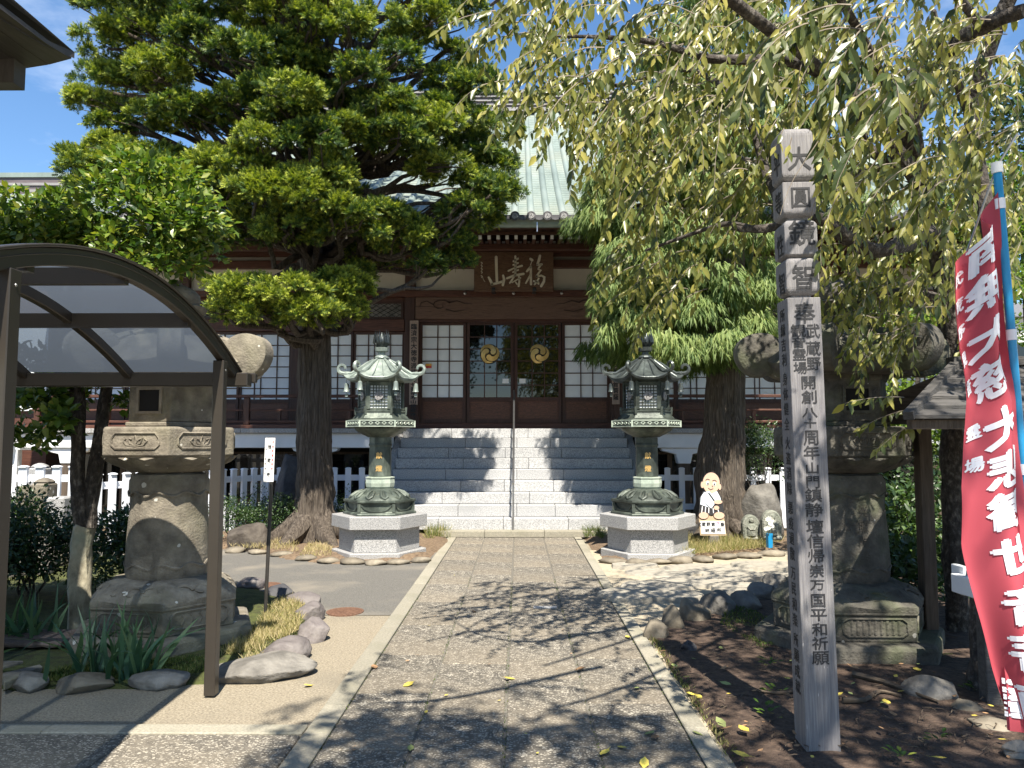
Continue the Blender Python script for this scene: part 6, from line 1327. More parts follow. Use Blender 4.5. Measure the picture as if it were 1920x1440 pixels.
def twig(p0, d0, length, grav=.9, sp_l=.028, size=.085, rad=.0035):
    n = max(4, int(length / .05)); p = Vector(p0); d = Vector(d0).normalized(); pts_ = [p.copy()]
    for i in range(n):
        d = (d + Vector((random.uniform(-.12, .12), random.uniform(-.12, .12), -grav * .16 + random.uniform(-.05, .05)))).normalized(); p = p + d * (length / n); pts_.append(p.copy())
    tw.tube(pts_, [rad * (1 - .7 * i / n) for i in range(n + 1)], 3, cap=False)
    m_ = int(length / sp_l)
    for j in range(1, m_ + 1):
        t = j / m_ * n; i = min(n - 1, int(t)); q = pts_[i].lerp(pts_[i + 1], t - i); dd = (pts_[min(n, i + 1)] - pts_[i]).normalized()
        a = random.uniform(0, 6.28) if random.random() < .35 else (j % 2) * PI + random.uniform(-.5, .5)
        sv = Vector((math.cos(a), math.sin(a) * .7, 0)); ld = (dd * .5 + sv * .65 + Vector((0, 0, -.80 + random.uniform(-.4, .5)))).normalized()
        LP.append(tuple(q)); LD.append(tuple(ld)); LU.append((random.uniform(-1, 1), -1.1 + random.uniform(-.9, .5), random.uniform(-.2, 1.3))); LL_.append(size * random.uniform(.5, 1.25))
def region(poly, Y0, Y1, n, l0, l1, dirx=-.6, size=.078, grav=.9, sp_l=.03):
    xs_ = [p[0] for p in poly]; ys_ = [p[1] for p in poly]; k = 0
    while k < n:
        x = random.uniform(min(xs_), max(xs_)); y = random.uniform(min(ys_), max(ys_))
        if not in_poly(x, y, poly): continue
        Yr = random.uniform(Y0, Y1)
        if Yr < 4.7 and 1400 < x < 1620 and y > 60: continue
        k += 1; twig(at(x, y, Yr), (dirx * random.uniform(.2, 1.3), random.uniform(-.5, .3), random.uniform(-.5, .25)), random.uniform(l0, l1), grav, sp_l, size)
random.seed(21)
region([(905, -40), (1060, -60), (1080, 20), (960, 40)], 4.2, 5.0, 12, .35, .6)
for (x, y, Y, l) in [(1000, 60, 4.7, .5), (1060, 80, 4.7, .55), (960, 150, 5.0, .5), (1010, 165, 5.2, .5), (1080, 150, 5.2, .5), (1130, 130, 5.0, .5), (1060, 190, 5.0, .45), (930, 20, 4.4, .4), (980, 40, 4.4, .4)]: twig(at(x, y, Y), (-.9, -.1, -.05), l, .55, .024)
region([(1000, -60), (1460, -60), (1480, 200), (1180, 200), (1040, 120)], 3.9, 5.8, 120, .45, .8)
region([(1150, 90), (1480, 100), (1480, 330), (1250, 330), (1140, 230)], 4.4, 6.2, 80, .4, .75)
region([(1180, 260), (1480, 300), (1480, 420), (1300, 440), (1230, 380)], 4.6, 6.2, 45, .4, .6)
region([(1170, 440), (1330, 430), (1330, 560), (1210, 560), (1150, 500)], 5.4, 6.2, 18, .4, .65, dirx=-.8, size=.085)
region([(1230, 460), (1300, 460), (1300, 560), (1230, 560)], 5.8, 6.6, 8, .5, .8, dirx=-.4)
region([(1440, -80), (1930, -80), (1930, 330), (1560, 350), (1440, 150)], 3.8, 6.4, 230, .45, .85)
region([(1540, 330), (1930, 300), (1930, 520), (1600, 560)], 4.9, 7.2, 125, .4, .75, dirx=-.3)
region([(1560, 520), (1760, 500), (1760, 640), (1640, 660)], 5.0, 5.6, 34, .35, .6, dirx=-.5)
region([(1500, 0), (1700, 0), (1720, 160), (1560, 190)], 2.9, 3.5, 20, .45, .7, size=.10)
region([(1040, 200), (1200, 220), (1190, 300), (1080, 290)], 5.2, 6.0, 6, .3, .5)
for k in range(3): twig(at(1695 + 20 * k, 745 + 20 * k, 5.0), (-1, -.2, .1 - .25 * k), .42, .3, .03, .085)
# crown above and behind the viewer: it throws the dappled shade on the near paving and the right bed
SD = Vector((-SUNV.x, -SUNV.y, -SUNV.z)) / -SUNV.z
k = 0
while k < 1750:
    gx = random.uniform(-1.2, 5.2); gy = random.uniform(2.0, 7.6)
    if gx < 1.15 and gy > 5.35 - .25 * gx: continue
    if gx < -1.0 and gy > 4.9: continue
    dns = (.8 if gy < 5.6 else .25) if gx > 1.15 else (.95 if gy < 4.6 else .2)
    if random.random() > dns or noise.noise(Vector((gx * 1.1, gy * 1.1, 3.3))) < -.02: continue
    z_ = random.uniform(4.6, 7.8); p_ = Vector((gx, gy, 0)) + SD * z_; d_ = p_ - EYE
    if d_.y > .3:
        px = 972 + d_.x / d_.y * F; py = 827 - d_.z / d_.y * F
        if py > -190 and px < 1990: k += .2; continue
    k += 1; twig(p_, (random.uniform(-1, 1), random.uniform(-1, 1), random.uniform(-.5, .2)), random.uniform(.4, .7), .8, .04, .115)
twig(at(1484, 258, 3.7), (-.2, 0, -1), .10, 0, .03, .075); twig(at(1470, 240, 3.75), (-.4, 0, -.8), .14, .2, .03, .075)
part(tw, 'twigs', M['twig'], ch, kind='stuff')
LP = np.array(LP); LD = np.array(LD); LU = np.array(LU); LL_ = np.array(LL_)
dd = LP - np.array(EYE); px = 972 + dd[:, 0] / np.maximum(dd[:, 1], .1) * F; py = 827 - dd[:, 2] / np.maximum(dd[:, 1], .1) * F
keep = ~((LP[:, 1] < 4.15) & (LP[:, 1] > 1) & (px > 1425) & (px < 1545) & (py > 205) & (py < 900)); keep[-9:] = True
keep |= dd[:, 1] < .5
ztg = LP[:, 2] - (3.9 - LP[:, 1]) / .64; hit = (np.abs(LP[:, 0] - (1.49 + .1 * (LP[:, 2] - ztg))) < .16) & (ztg > 1.75) & (ztg < 3.3) & (LP[:, 1] < 3.85) & (rng.random(len(LP)) < .82); keep &= ~hit
LP, LD, LU, LL_ = LP[keep], LD[keep], LU[keep], LL_[keep]; n = len(LP)
dist = np.linalg.norm(LP - np.array(EYE), axis=1); dd = LP - np.array(EYE); px = 972 + dd[:, 0] / np.maximum(dd[:, 1], .1) * F; py = 827 - dd[:, 2] / np.maximum(dd[:, 1], .1) * F
vis = (dd[:, 1] > 1) & (px > 0) & (px < 1920) & (py > -20); score = np.where(vis, LL_ / dist, 0); order = np.argsort(-score); big = order[:290]; rest = order[290:]
leaf_objects(LP[big], LD[big], LU[big], LL_[big], LL_[big] * .37, ch, M['cherry_one'])
V, Fc, k = scatter(LP[rest], LD[rest], LU[rest], LL_[rest], LL_[rest] * rng.uniform(.34, .50, len(rest)), 'leaf8')
npmesh('foliage', V, Fc, M['cherry'], np.repeat(np.clip(rng.normal(.58, .26, len(rest)), 0, 1), k), ch, kind='stuff')
print('cherry leaves', n)

# second rough trunk at the right edge
g = gd(1848, 1300); t2_ = thing('cherry_tree', (g.x, g.y, 0), 'second rough-barked cherry trunk rising behind the red banner', 'tree')
q = [Vector((g.x, g.y, -.06)), Vector((g.x, g.y, .2))] + A3([(1846, 1120, g.y), (1856, 950, g.y + .1), (1872, 760, g.y + .3), (1876, 600, g.y + .6), (1862, 450, g.y + .9), (1836, 330, g.y + 1.0), (1822, 210, g.y + .9), (1850, 100, g.y + .7), (1900, -20, g.y + .5)]); q = smoothp(q, 3); mb = MB(); mb.tube(q, [.15, .13, .11] + [.088 - .045 * k / len(q) for k in range(len(q) - 3)], 14, rough=.35, seed=9); part(mb, 'trunk', M['bark_cherry'], t2_, smooth=True)
q = smoothp(A3([(1822, 210, g.y + .9), (1790, 150, g.y + .7), (1765, 90, g.y + .5), (1750, 20, g.y + .3)]), 3); mb = MB(); mb.tube(q, [.045 - .003 * k for k in range(len(q))], 9, rough=.3); part(mb, 'limb', M['bark_cherry'], t2_, smooth=True)

# ---- generic leafy mass
def leafcloud(root, cl, n, size, mat, kindt='leaf4', wide=.55, name='foliage', flat=.3, tmean=.5, nobj=0, objmat=None, down=0.0):
    P = []; D = []
    tot = sum(c[3] * c[4] for c in cl)
    for (x, y, z, a, b, c) in cl:
        k = max(20, int(n * a * b / tot)); p, o = pad_points((x, y, z), a, b, c, k, lobes=12, lr=.42, zlo=-.6); P.append(p); D.append(o)
    P = np.concatenate(P); D = np.concatenate(D); m_ = len(P); d = norm(D + rng.normal(0, .6, (m_, 3)) + np.array([0, 0, -.1 - down])); u = norm(D * .5 + np.array([0, -.3, 1.0]) + rng.normal(0, flat + .25, (m_, 3)))
    S_ = rng.uniform(.7, 1.2, m_) * size; T_i = np.clip(rng.normal(tmean, .22, m_) , 0, 1)
    if nobj:
        dd_ = P - np.array(EYE); sc_ = S_ / np.linalg.norm(dd_, axis=1) * (D[:, 1] < 0.1); o_ = np.argsort(-sc_); bb, P2_ = o_[:nobj], o_[nobj:]
        leaf_objects(P[bb], d[bb], u[bb], S_[bb], S_[bb] * wide, root, objmat); P, d, u, S_, T_i = P[P2_], d[P2_], u[P2_], S_[P2_], T_i[P2_]
    V, Fc, k = scatter(P, d, u, S_, S_ * wide, kindt); return npmesh(name, V, Fc, mat, np.repeat(T_i, k), root, kind='stuff')

# ---- broad-leaved tree at the left with a pale double trunk
g = gd(152, 1190); CY = g.y; ct = thing('broadleaf_tree', (g.x, CY, 0), 'forked pale-barked tree with broad glossy leaves above the canopy at the left', 'tree')
st0 = [Vector((g.x, CY, -.05))] + A3([(150, 1100, CY), (152, 1020, CY), (160, 985, CY)])
mb = MB(); mb.tube(smoothp(st0, 3), [.11, .098, .09, .086, .084, .082, .080, .080, .080, .078][:10], 14, rough=.3, seed=4); part(mb, 'trunk', M['bark_pale'], ct, smooth=True)
s1 = A3([(158, 990, CY), (145, 900, CY), (148, 780, CY), (140, 690, CY), (130, 600, CY), (160, 480, CY)]); s2 = A3([(165, 990, CY), (175, 900, CY + .05), (192, 790, CY + .1), (205, 700, CY + .1), (225, 600, CY), (260, 470, CY - .1)])
mb = MB(); mb.tube(smoothp(s1, 4), [.066 - .0016 * k for k in range(21)], 12, rough=.35, seed=6, flute=.08, nf=3); part(mb, 'trunk_fork', M['bark_cherry'], ct, smooth=True)
mb = MB(); mb.tube(smoothp(s2, 4), [.062 - .0016 * k for k in range(21)], 12, rough=.35, seed=7, flute=.08, nf=3); part(mb, 'trunk_fork', M['bark_cherry'], ct, smooth=True)
for a, b in [((140, 700, CY), (60, 420, CY - .3)), ((130, 600, CY), (20, 480, CY - .2)), ((225, 600, CY), (330, 430, CY - .2)), ((225, 600, CY), (300, 360, CY - .2)), ((160, 480, CY), (160, 400, CY - .3)), ((205, 700, CY), (260, 730, CY + .1)), ((140, 700, CY), (80, 740, CY))]:
    p, q = at(*a), at(*b); mb = MB(); mb.tube(curve(p, q, .05, 8, .08, int(a[0])), [.035 - .0035 * k for k in range(8)], 7, rough=.2); part(mb, 'limb', M['bark_cherry'], ct, smooth=True)
cl = []
for (x, y, r_, Y) in [(300, 360, .34, 5.9), (250, 340, .28, 6.0), (340, 420, .34, 5.8), (280, 430, .36, 5.7), (350, 480, .26, 5.9), (200, 400, .34, 6.0), (140, 440, .34, 6.0), (60, 440, .34, 6.0), (0, 460, .34, 6.1), (100, 410, .26, 6.2), (40, 400, .24, 6.2), (180, 470, .32, 5.9), (240, 480, .30, 5.8), (310, 500, .26, 5.8), (-60, 440, .34, 6.1), (330, 380, .26, 6.1), (370, 440, .2, 5.9), (90, 480, .3, 6.0), (10, 500, .3, 6.0)]:
    c = at(x, y, Y); cl.append((c.x, c.y, c.z, r_, r_, r_ * .75))
leafcloud(ct, cl, 9500, .075, M['camellia'], 'leaf4', .58, nobj=240, objmat=M['camellia_one'], tmean=.6)
cl = []
for (x, y, r_, Y) in [(60, 700, .26, 6.2), (110, 740, .24, 6.2), (70, 780, .20, 6.2), (140, 700, .24, 6.3), (200, 700, .18, 6.3), (240, 760, .14, 6.4), (100, 820, .16, 6.2), (50, 830, .14, 6.3), (130, 790, .16, 6.0), (30, 740, .24, 6.4)]:
    c = at(x, y, Y); cl.append((c.x, c.y, c.z, r_, r_, r_ * .8))
leafcloud(ct, cl, 1900, .085, M['camellia'], 'leaf8', .58, name='lower_foliage', tmean=.45)

# ---- shrubs
def shrub(px, py, Y, rx, rz, label, mat='shrub', n=2600, size=.045, group=None, name='shrub', z0=None, kindt='leaf4', wide=.5, nlump=5, tm=.45):
    b = at(px, py, Y); z = rz * .8 if z0 is None else z0; t = thing(name, (b.x, Y, 0), label, 'shrub', group)
    rl = random.Random(int(px + py)); cl = [(b.x + rl.uniform(-.5, .5) * rx, Y + rl.uniform(-.4, .4) * rx, z + rl.uniform(-.3, .3) * rz, rx * .62, rx * .6, rz * .62) for _ in range(nlump)] + [(b.x, Y, z, rx * .9, rx * .8, rz * .85)]
    leafcloud(t, cl, n, size, M[mat], kindt, wide, tmean=tm)
    for k in range(6): mb = MB(); mb.tube(curve((b.x + rl.uniform(-.08, .08), Y, -.05), (b.x + rl.uniform(-.6, .6) * rx, Y + rl.uniform(-.5, .5) * rx, z + rl.uniform(0, .5) * rz), .0, 6, .05, k), [.014, .012, .010, .008, .006, .004], 5); part(mb, 'stem', M['bark_cherry'], t, smooth=True)
shrub(60, 1000, 7.6, .62, .62, 'dark dense shrub at the left edge behind the iris clump', n=8500, size=.055)
shrub(250, 985, 7.4, .55, .55, 'dark shrub between the forked trunk and the left stone lantern', n=7500, size=.05)
shrub(-60, 1050, 7.0, .6, .6, 'dark shrub half outside the left edge of the view', n=2500, size=.05)
shrub(445, 990, 11.6, .50, .42, 'clipped dark green bush by the fence corner at the left', n=2600, size=.04)
shrub(492, 960, 12.0, .40, .50, 'rounder clipped bush behind the black sign pole', n=2600, size=.04)
shrub(545, 985, 11.9, .36, .45, 'dark bush leaning against the left side of the big cypress trunk', n=1800, size=.04)
shrub(640, 970, 12.2, .32, .48, 'small dark bush between the big cypress and the left bronze lantern', n=1800, size=.035)
shrub(1720, 1000, 7.6, .75, .75, 'broad-leaved green shrub right of the dark stone lantern', n=4200, size=.075, kindt='leaf8', wide=.5, tm=.6)
shrub(1690, 1080, 6.9, .45, .42, 'lower leafy shrub beside the dark stone lantern base', n=1700, size=.075, kindt='leaf8', wide=.5, tm=.6)
shrub(1425, 880, 12.9, .60, .75, 'tall dark loose shrub between the drooping cypress and the inscribed post', n=4200, size=.05, z0=1.25)
shrub(1850, 900, 8.5, .9, .9, 'shaded shrub behind the red banner', n=3500, size=.07, tm=.35)
shrub(1650, 880, 9.2, .6, .8, 'green shrub behind the deck of the dark stone lantern', n=3400, size=.055, tm=.5)
def smalltree(px, py, Y, label, cl, mat, n, size, kindt='leaf4', wide=.6, tm=.6, name='small_tree', rad=.05):
    b = at(px, py, Y); t = thing(name, (b.x, Y, 0), label, 'tree'); cc = []
    for (x, y, r_, yy) in cl: c = at(x, y, yy); cc.append((c.x, c.y, c.z, r_ * 1.2, r_ * 1.1, r_ * .55))
    leafcloud(t, cc, n, size, M[mat], kindt, wide, tmean=tm); top = Vector((b.x, Y, max(c[2] for c in cc) - .2)); mb = MB(); mb.tube(curve((b.x, Y, -.05), top, 0, 9, .12, int(px)), [rad * (1 - .06 * k) for k in range(9)], 8, rough=.2); part(mb, 'trunk', M['bark_cherry'], t, smooth=True)
    for c in cc: mb = MB(); mb.tube(curve((b.x, Y, min(top.z, max(.6, c[2] - .4))), c[:3], .05, 6, .05, 1), [.02, .017, .014, .011, .008, .004], 5); part(mb, 'limb', M['bark_cherry'], t, smooth=True)
smalltree(1740, 1000, 9.0, 'light green maple glowing behind the plank shelter roof', [(1700, 770, .34, 8.6), (1650, 740, .3, 9.0), (1680, 820, .3, 8.8), (1740, 800, .3, 8.8), (1640, 820, .25, 9.2), (1760, 840, .28, 9.0), (1700, 700, .3, 9.2), (1790, 860, .25, 9.0), (1620, 640, .35, 9.4), (1680, 620, .4, 9.4)], 'maple', 5200, .065, tm=.6)
smalltree(1880, 1000, 9.5, 'yellow-green tree behind the banner pole at the right edge', [(1880, 640, .5, 9.2), (1900, 740, .5, 9.2), (1840, 700, .4, 9.4), (1900, 540, .5, 9.4), (1800, 620, .4, 9.5)], 'maple', 4200, .07, tm=.45)
# trees beyond, right side and far left
def bigtree(x, y, h, r_, label, mat, n, size, tm=.4):
    t = thing('background_tree', (x, y, 0), label, 'tree', 'trees beyond the hall'); rl = random.Random(int(x * 10)); cc = []
    for k in range(9): a = rl.uniform(0, 6.28); q = rl.uniform(.2, .8); cc.append((x + r_ * q * math.cos(a), y + r_ * q * math.sin(a), h - r_ * .6 + rl.uniform(-.7, .6) * r_, r_ * .55, r_ * .55, r_ * .42))
    leafcloud(t, cc, n, size, M[mat], 'leaf4', .7, tmean=tm); mb = MB(); mb.tube([(x, y, -.1), (x + .1, y, h * .4), (x, y, h * .8)], [.22, .17, .08], 9, rough=.2); part(mb, 'trunk', M['bark'], t, smooth=True)
bigtree(8.8, 13.2, 7.5, 2.0, 'dark tree beyond the cherry at the right of the hall', 'shrub', 5200, .13)
bigtree(10.6, 11.5, 6.5, 2.0, 'bushy tree past the right end of the hall', 'shrub', 4200, .13, .6)
bigtree(7.0, 11.5, 5.4, 1.3, 'leafy tree standing close to the right end of the veranda', 'maple', 3800, .10, .3)
for i_, (x_, y_, h_, r_) in enumerate([(-3.5, -9, 7.5, 2.4), (1.5, -11, 8.0, 2.6), (6.0, -8.5, 7.0, 2.3)]): bigtree(x_, y_, h_, r_, ['leafy tree behind the viewer mirrored in the left glass door', 'tall tree behind the viewer mirrored between the glass doors', 'leafy tree behind the viewer mirrored in the right glass door'][i_], 'shrub', 2600, .2)
bigtree(-13.5, 18, 4.0, 1.5, 'small sunlit tree beyond the graves at the far left', 'maple', 2600, .11, .7)
bigtree(-10.5, 12.5, 2.6, .9, 'low green tree beside the far left gravestones', 'maple', 2200, .08, .5)

# ---- iris clumps, grass, moss tufts
me_b = None
def blade_mesh(bend, seed):
    n = 7; vs = []; fs = []
    for i in range(n + 1):
        t = i / n; w_ = .5 * (1 - t) ** .55 * (.75 + .5 * math.sin(PI * min(1, t * 1.2))); y = bend * t * t; z = t - abs(bend) * .35 * t * t * t
        vs += [(-w_, y, z), (w_, y, z)]
    for i in range(n): fs.append((2 * i, 2 * i + 1, 2 * i + 3, 2 * i + 2))
    me = bpy.data.meshes.new('blade'); me.from_pydata(vs, [], fs); me.materials.append(M['iris']); return me
BL = [blade_mesh(b, i) for i, b in enumerate((.1, .3, .55, .85))]
def iris(px, py, label, n, h, spread=.22, seed=0):
    g = gd(px, py, .03); t = thing('iris_clump', (g.x, g.y, .03), label, 'plant', 'iris clumps under the canopy'); rl = random.Random(seed)
    for k in range(n):
        o = inst('leaf_blade', BL[rl.choice([0, 0, 1, 1, 2, 3])], t, (rl.gauss(0, spread * .45), rl.gauss(0, spread * .25), -.02), (rl.uniform(-.5, .35), rl.uniform(-.55, .55), rl.uniform(0, 6.28)), (rl.uniform(.026, .042), h * rl.uniform(.6, 1.1), h * rl.uniform(.55, 1.1)))
iris(215, 1262, 'large iris clump of sword leaves before the left stone lantern', 64, .52, .38, 3)
iris(45, 1205, 'smaller iris clump at the left edge by the canopy post', 36, .48, .26, 5)
iris(-40, 1250, 'iris clump mostly outside the left edge of the view', 14, .45, .2, 6)
def grassfield(name, poly, n, hmin, hmax, tint, label, parent=None, zf=.03, cx=None):
    x0 = min(p[0] for p in poly); x1 = max(p[0] for p in poly); y0 = min(p[1] for p in poly); y1 = max(p[1] for p in poly); P = []
    while len(P) < n:
        x = random.uniform(x0, x1); y = random.uniform(y0, y1)
        if in_poly(x, y, poly) and noise.noise(Vector((x * 3, y * 3, 1))) > -.25 + random.uniform(-.2, .2): P.append((x, y, zf))
    P = np.array(P); d = norm(np.array([0, 0, 1.0]) + rng.normal(0, .55, (n, 3)) * np.array([1, 1, .3])); u = norm(rng.normal(0, 1, (n, 3)))
    V, Fc, k = scatter(P, d, u, rng.uniform(hmin, hmax, n), rng.uniform(.004, .008, n), 'blade'); o = npmesh(name, V, Fc, M['grass'], np.repeat(np.clip(rng.normal(tint, .2, n), 0, 1), k), None, kind='stuff'); o['label'] = label; o['category'] = 'grass'; return o
W = lambda *pp: [P2(*p) for p in pp]
grassfield('grass', W((410, 1240), (470, 1255), (520, 1215), (560, 1190), (572, 1150), (545, 1130), (500, 1150), (480, 1190), (430, 1225)), 4200, .03, .09, .78, 'straw coloured dry grass beside the left border rocks', zf=.04)
grassfield('grass', W((60, 1285), (200, 1280), (380, 1268), (420, 1240), (300, 1245), (120, 1262)), 5200, .02, .06, .22, 'short dark moss and grass behind the near border rocks', zf=.02)
grassfield('grass', W((800, 1018), (845, 1012), (835, 1000), (800, 1000)), 900, .08, .26, .45, 'green grass tuft between the left bronze lantern and the path', zf=.03)
grassfield('grass', W((1098, 1012), (1130, 1015), (1126, 1000), (1095, 1002)), 800, .08, .24, .25, 'dark grass tuft between the path and the right bronze lantern', zf=.03)
grassfield('grass', W((1255, 1052), (1300, 1045), (1440, 1032), (1470, 1020), (1400, 1012), (1290, 1012), (1262, 1030)), 5200, .05, .18, .62, 'yellowing grass along the border below the monk sign', zf=.04)
grassfield('grass', W((560, 1050), (620, 1050), (630, 1010), (590, 1012)), 1300, .02, .08, .9, 'dry straw at the foot of the big cypress', zf=.05)
grassfield('grass', W((430, 1035), (560, 1045), (560, 985), (500, 975), (440, 1000)), 3400, .03, .10, .9, 'brown dry litter left of the big cypress roots', zf=.07)
grassfield('grass', W((1370, 1130), (1440, 1170), (1500, 1210), (1430, 1230), (1350, 1180)), 1500, .01, .03, .15, 'moss at the corner of the dark stone lantern plinth', zf=.05)

for x_ in (-.542, -.073, .404, -1.0, .895):
    grassfield('joint_moss', [(x_ - .012, 2.6), (x_ + .012, 2.6), (x_ + .012, 9), (x_ - .012, 9)], 350, .004, .012, .15, 'fine moss growing in a joint of the path ' + {-.542: 'left of centre', -.073: 'at its centre', .404: 'right of centre', -1.0: 'beside the left kerb', .895: 'beside the right kerb'}[x_], zf=-.004)
grassfield('weeds', [(1.02, 3), (1.10, 3), (1.10, 6.2), (1.02, 6.2)], 700, .01, .045, .5, 'thin weeds along the outer edge of the right kerb', zf=.0)
# ---- rocks
ORD = ['first', 'second', 'third', 'fourth', 'fifth', 'sixth', 'seventh', 'eighth', 'ninth', 'tenth']
def rock(name, x, y, sx, sy, sz, mat, label, cat='rock', group=None, seed=0, sub=4, sink=.3, rz=None, amp=.28):
    bm = bmesh.new(); bmesh.ops.create_icosphere(bm, subdivisions=sub, radius=1)
    rk = random.Random(seed * 7 + 1); pls = [(Vector((rk.gauss(0, 1), rk.gauss(0, 1), rk.gauss(.35, .8))).normalized(), rk.uniform(.62, .86)) for _ in range(11)]
    for v in bm.verts:
        q0 = v.co.copy(); k = 1 + amp * noise.noise(v.co * 1.1 + Vector((seed * 3.7, 0, 0))) + amp * .35 * noise.noise(v.co * 2.7 + Vector((0, seed * 2.1, 0))) + .05 * noise.noise(v.co * 7 + Vector((seed, 0, 0))); v.co *= k
        for n_, d_ in pls:
            e = v.co.dot(n_) - d_
            if e > 0: v.co -= n_ * e * .88
        q = v.co + v.co.normalized() * (.035 * noise.noise(q0 * 9) ); v.co = Vector((q.x * sx, q.y * sy, q.z * sz))
    me = bpy.data.meshes.new(name); bm.to_mesh(me); bm.free(); me.materials.append(M[mat]); me.polygons.foreach_set('use_smooth', [True] * len(me.polygons))
    o = bpy.data.objects.new(name, me); COL.objects.link(o); o.location = (x, y, sz * (1 - 2 * sink)); o.rotation_euler = (0, 0, random.uniform(0, 3) if rz is None else rz); return setp(o, label, cat, group)
G1 = 'rocks edging the left bed'
for i, (px, py, w_, h_, mt, lb) in enumerate([(55, 1288, 70, 34, 'rock', 'grey wedge-shaped border rock at the left edge below the iris'), (155, 1288, 95, 30, 'rock_tan', 'long low tan border rock below the large iris clump'), (300, 1280, 95, 32, 'rock', 'dark rough border rock just left of the canopy post'),
        (490, 1262, 170, 40, 'rock', 'largest flat grey border rock beside the foot of the canopy post'), (535, 1232, 92, 40, 'rock_purple', 'pale-swirled grey border rock beside the dry grass'), (585, 1196, 70, 42, 'rock_purple', 'rounded purplish border rock nearest the stone path'), (578, 1160, 60, 36, 'rock_purple', 'middle purplish border rock right of the dry grass'), (570, 1134, 70, 30, 'rock_purple', 'low purplish rock at the bend of the left border'),
        (525, 1115, 50, 24, 'rock_dark', 'small dark rock behind the notice pole foot'), (470, 1100, 60, 26, 'rock_purple', 'brown rock behind the canopy post on the asphalt edge')]):
    g = gd(px, py + 2); s_ = g.y / F; rock('border_rock', g.x, g.y + .02, w_ * s_ * .55, w_ * s_ * .46, h_ * s_ * .62, mt, lb, group=G1, seed=i + 1, rz=[.1, 0, .1, .45, .35, .2, .4, .2, 0, .3][i])
G2 = 'stones edging the right bed'
for i, (px, py, w_, h_, lb) in enumerate([(1232, 1186, 46, 26, 'small rounded stone ending the right border beside the path kerb'), (1262, 1172, 44, 34, 'second stone of the right border from the path, striped by shadow'), (1300, 1155, 56, 34, 'tan lump in the right border three stones from the path'), (1345, 1142, 60, 36, 'long grey stone in the middle of the right border'), (1395, 1135, 50, 34, 'dark stone just left of the upright post in the right border'), (1432, 1118, 46, 32, 'stone of the right border nearest the inscribed post'), (1452, 1092, 40, 20, 'flat stone at the far end of the right border')]):
    g = gd(px, py + 8); s_ = g.y / F; rock('border_rock', g.x, g.y, w_ * s_ * .56, w_ * s_ * .62, h_ * s_ * .85, 'rock_tan' if i < 3 else 'rock', lb, group=G2, seed=i + 20)
G3 = 'boulders lying on the dark soil'
for i, (px, py, w_, h_, mt, lb) in enumerate([(1748, 1312, 100, 62, 'rock', 'largest smooth grey boulder on the dark soil right of the post'), (1810, 1338, 66, 38, 'rock_tan', 'tan boulder beside the largest one below the rough trunk'), (1870, 1372, 100, 34, 'rock_tan', 'long flat boulder at the right edge under the banner'), (1915, 1425, 60, 50, 'rock', 'boulder cut by the bottom right corner'), (1466, 1236, 22, 14, 'rock_tan', 'fist-sized stone left of the inscribed post')]):
    g = gd(px, py); s_ = g.y / F; rock('boulder', g.x, g.y, w_ * s_ * .52, w_ * s_ * .36, h_ * s_ * .50, mt, lb, group=G3, seed=i + 40, rz=-.5 if i < 3 else 0)
G4 = 'flat stones edging the cypress bed'
for i, px in enumerate(range(440, 830, 44)):
    py = np.interp(px, [440, 500, 560, 640, 720, 820], [1034, 1038, 1048, 1057, 1058, 1050]); g = gd(px, py); s_ = g.y / F
    rock('edge_stone', g.x, g.y + random.uniform(-.05, .05), random.uniform(22, 30) * s_, random.uniform(14, 21) * s_, random.uniform(.035, .06), 'rock_tan', f'{ORD[8 - i]} flat pale edging stone from the path kerb along the left cypress bed', group=G4, seed=i + 60, sub=2, rz=0)
G5 = 'flat stones edging the right tree bed'
for i, px in enumerate(range(1150, 1480, 42)):
    py = np.interp(px, [1130, 1200, 1300, 1400, 1480], [1052, 1058, 1052, 1044, 1036]); g = gd(px, py); s_ = g.y / F
    rock('edge_stone', g.x, g.y + random.uniform(-.05, .05), random.uniform(24, 33) * s_, random.uniform(16, 23) * s_, random.uniform(.035, .065), 'rock_tan', f'{ORD[i]} flat tan edging stone from the path kerb along the right tree bed', group=G5, seed=i + 80, sub=2, rz=0)
rock('standing_rock', at(548, 900, 12.6).x, 12.6, .38, .28, .85, 'rock_dark', 'tall blue-black standing rock leaning behind the big cypress trunk', seed=90, sink=.2, rz=.2)
rock('boulder', at(468, 990, 11.2).x, 11.2, .38, .34, .26, 'rock_brown', 'dark brown boulder below the clipped bushes at the left', seed=91, sink=.3, rz=0)
rock('boulder', at(1420, 960, 12.2).x, 12.2, .42, .4, .52, 'rock', 'big pale boulder behind the two carved figures', seed=92, sink=.15, rz=.5)
rock('boulder', at(1262, 990, 12.4).x, 12.4, .45, .35, .28, 'rock_dark', 'dark rock behind the right bronze lantern plinth', seed=93, sink=.2, rz=0)
rock('boulder', at(1700, 1180, 7.0).x, 7.0, .2, .18, .14, 'rock', 'shaded stone beside the slim brown trunk', seed=94)
rock('boulder', at(10, 950, 8.8).x, 8.8, .6, .4, .35, 'rock', 'sunlit rough rock at the left edge beyond the dark shrub', seed=95)

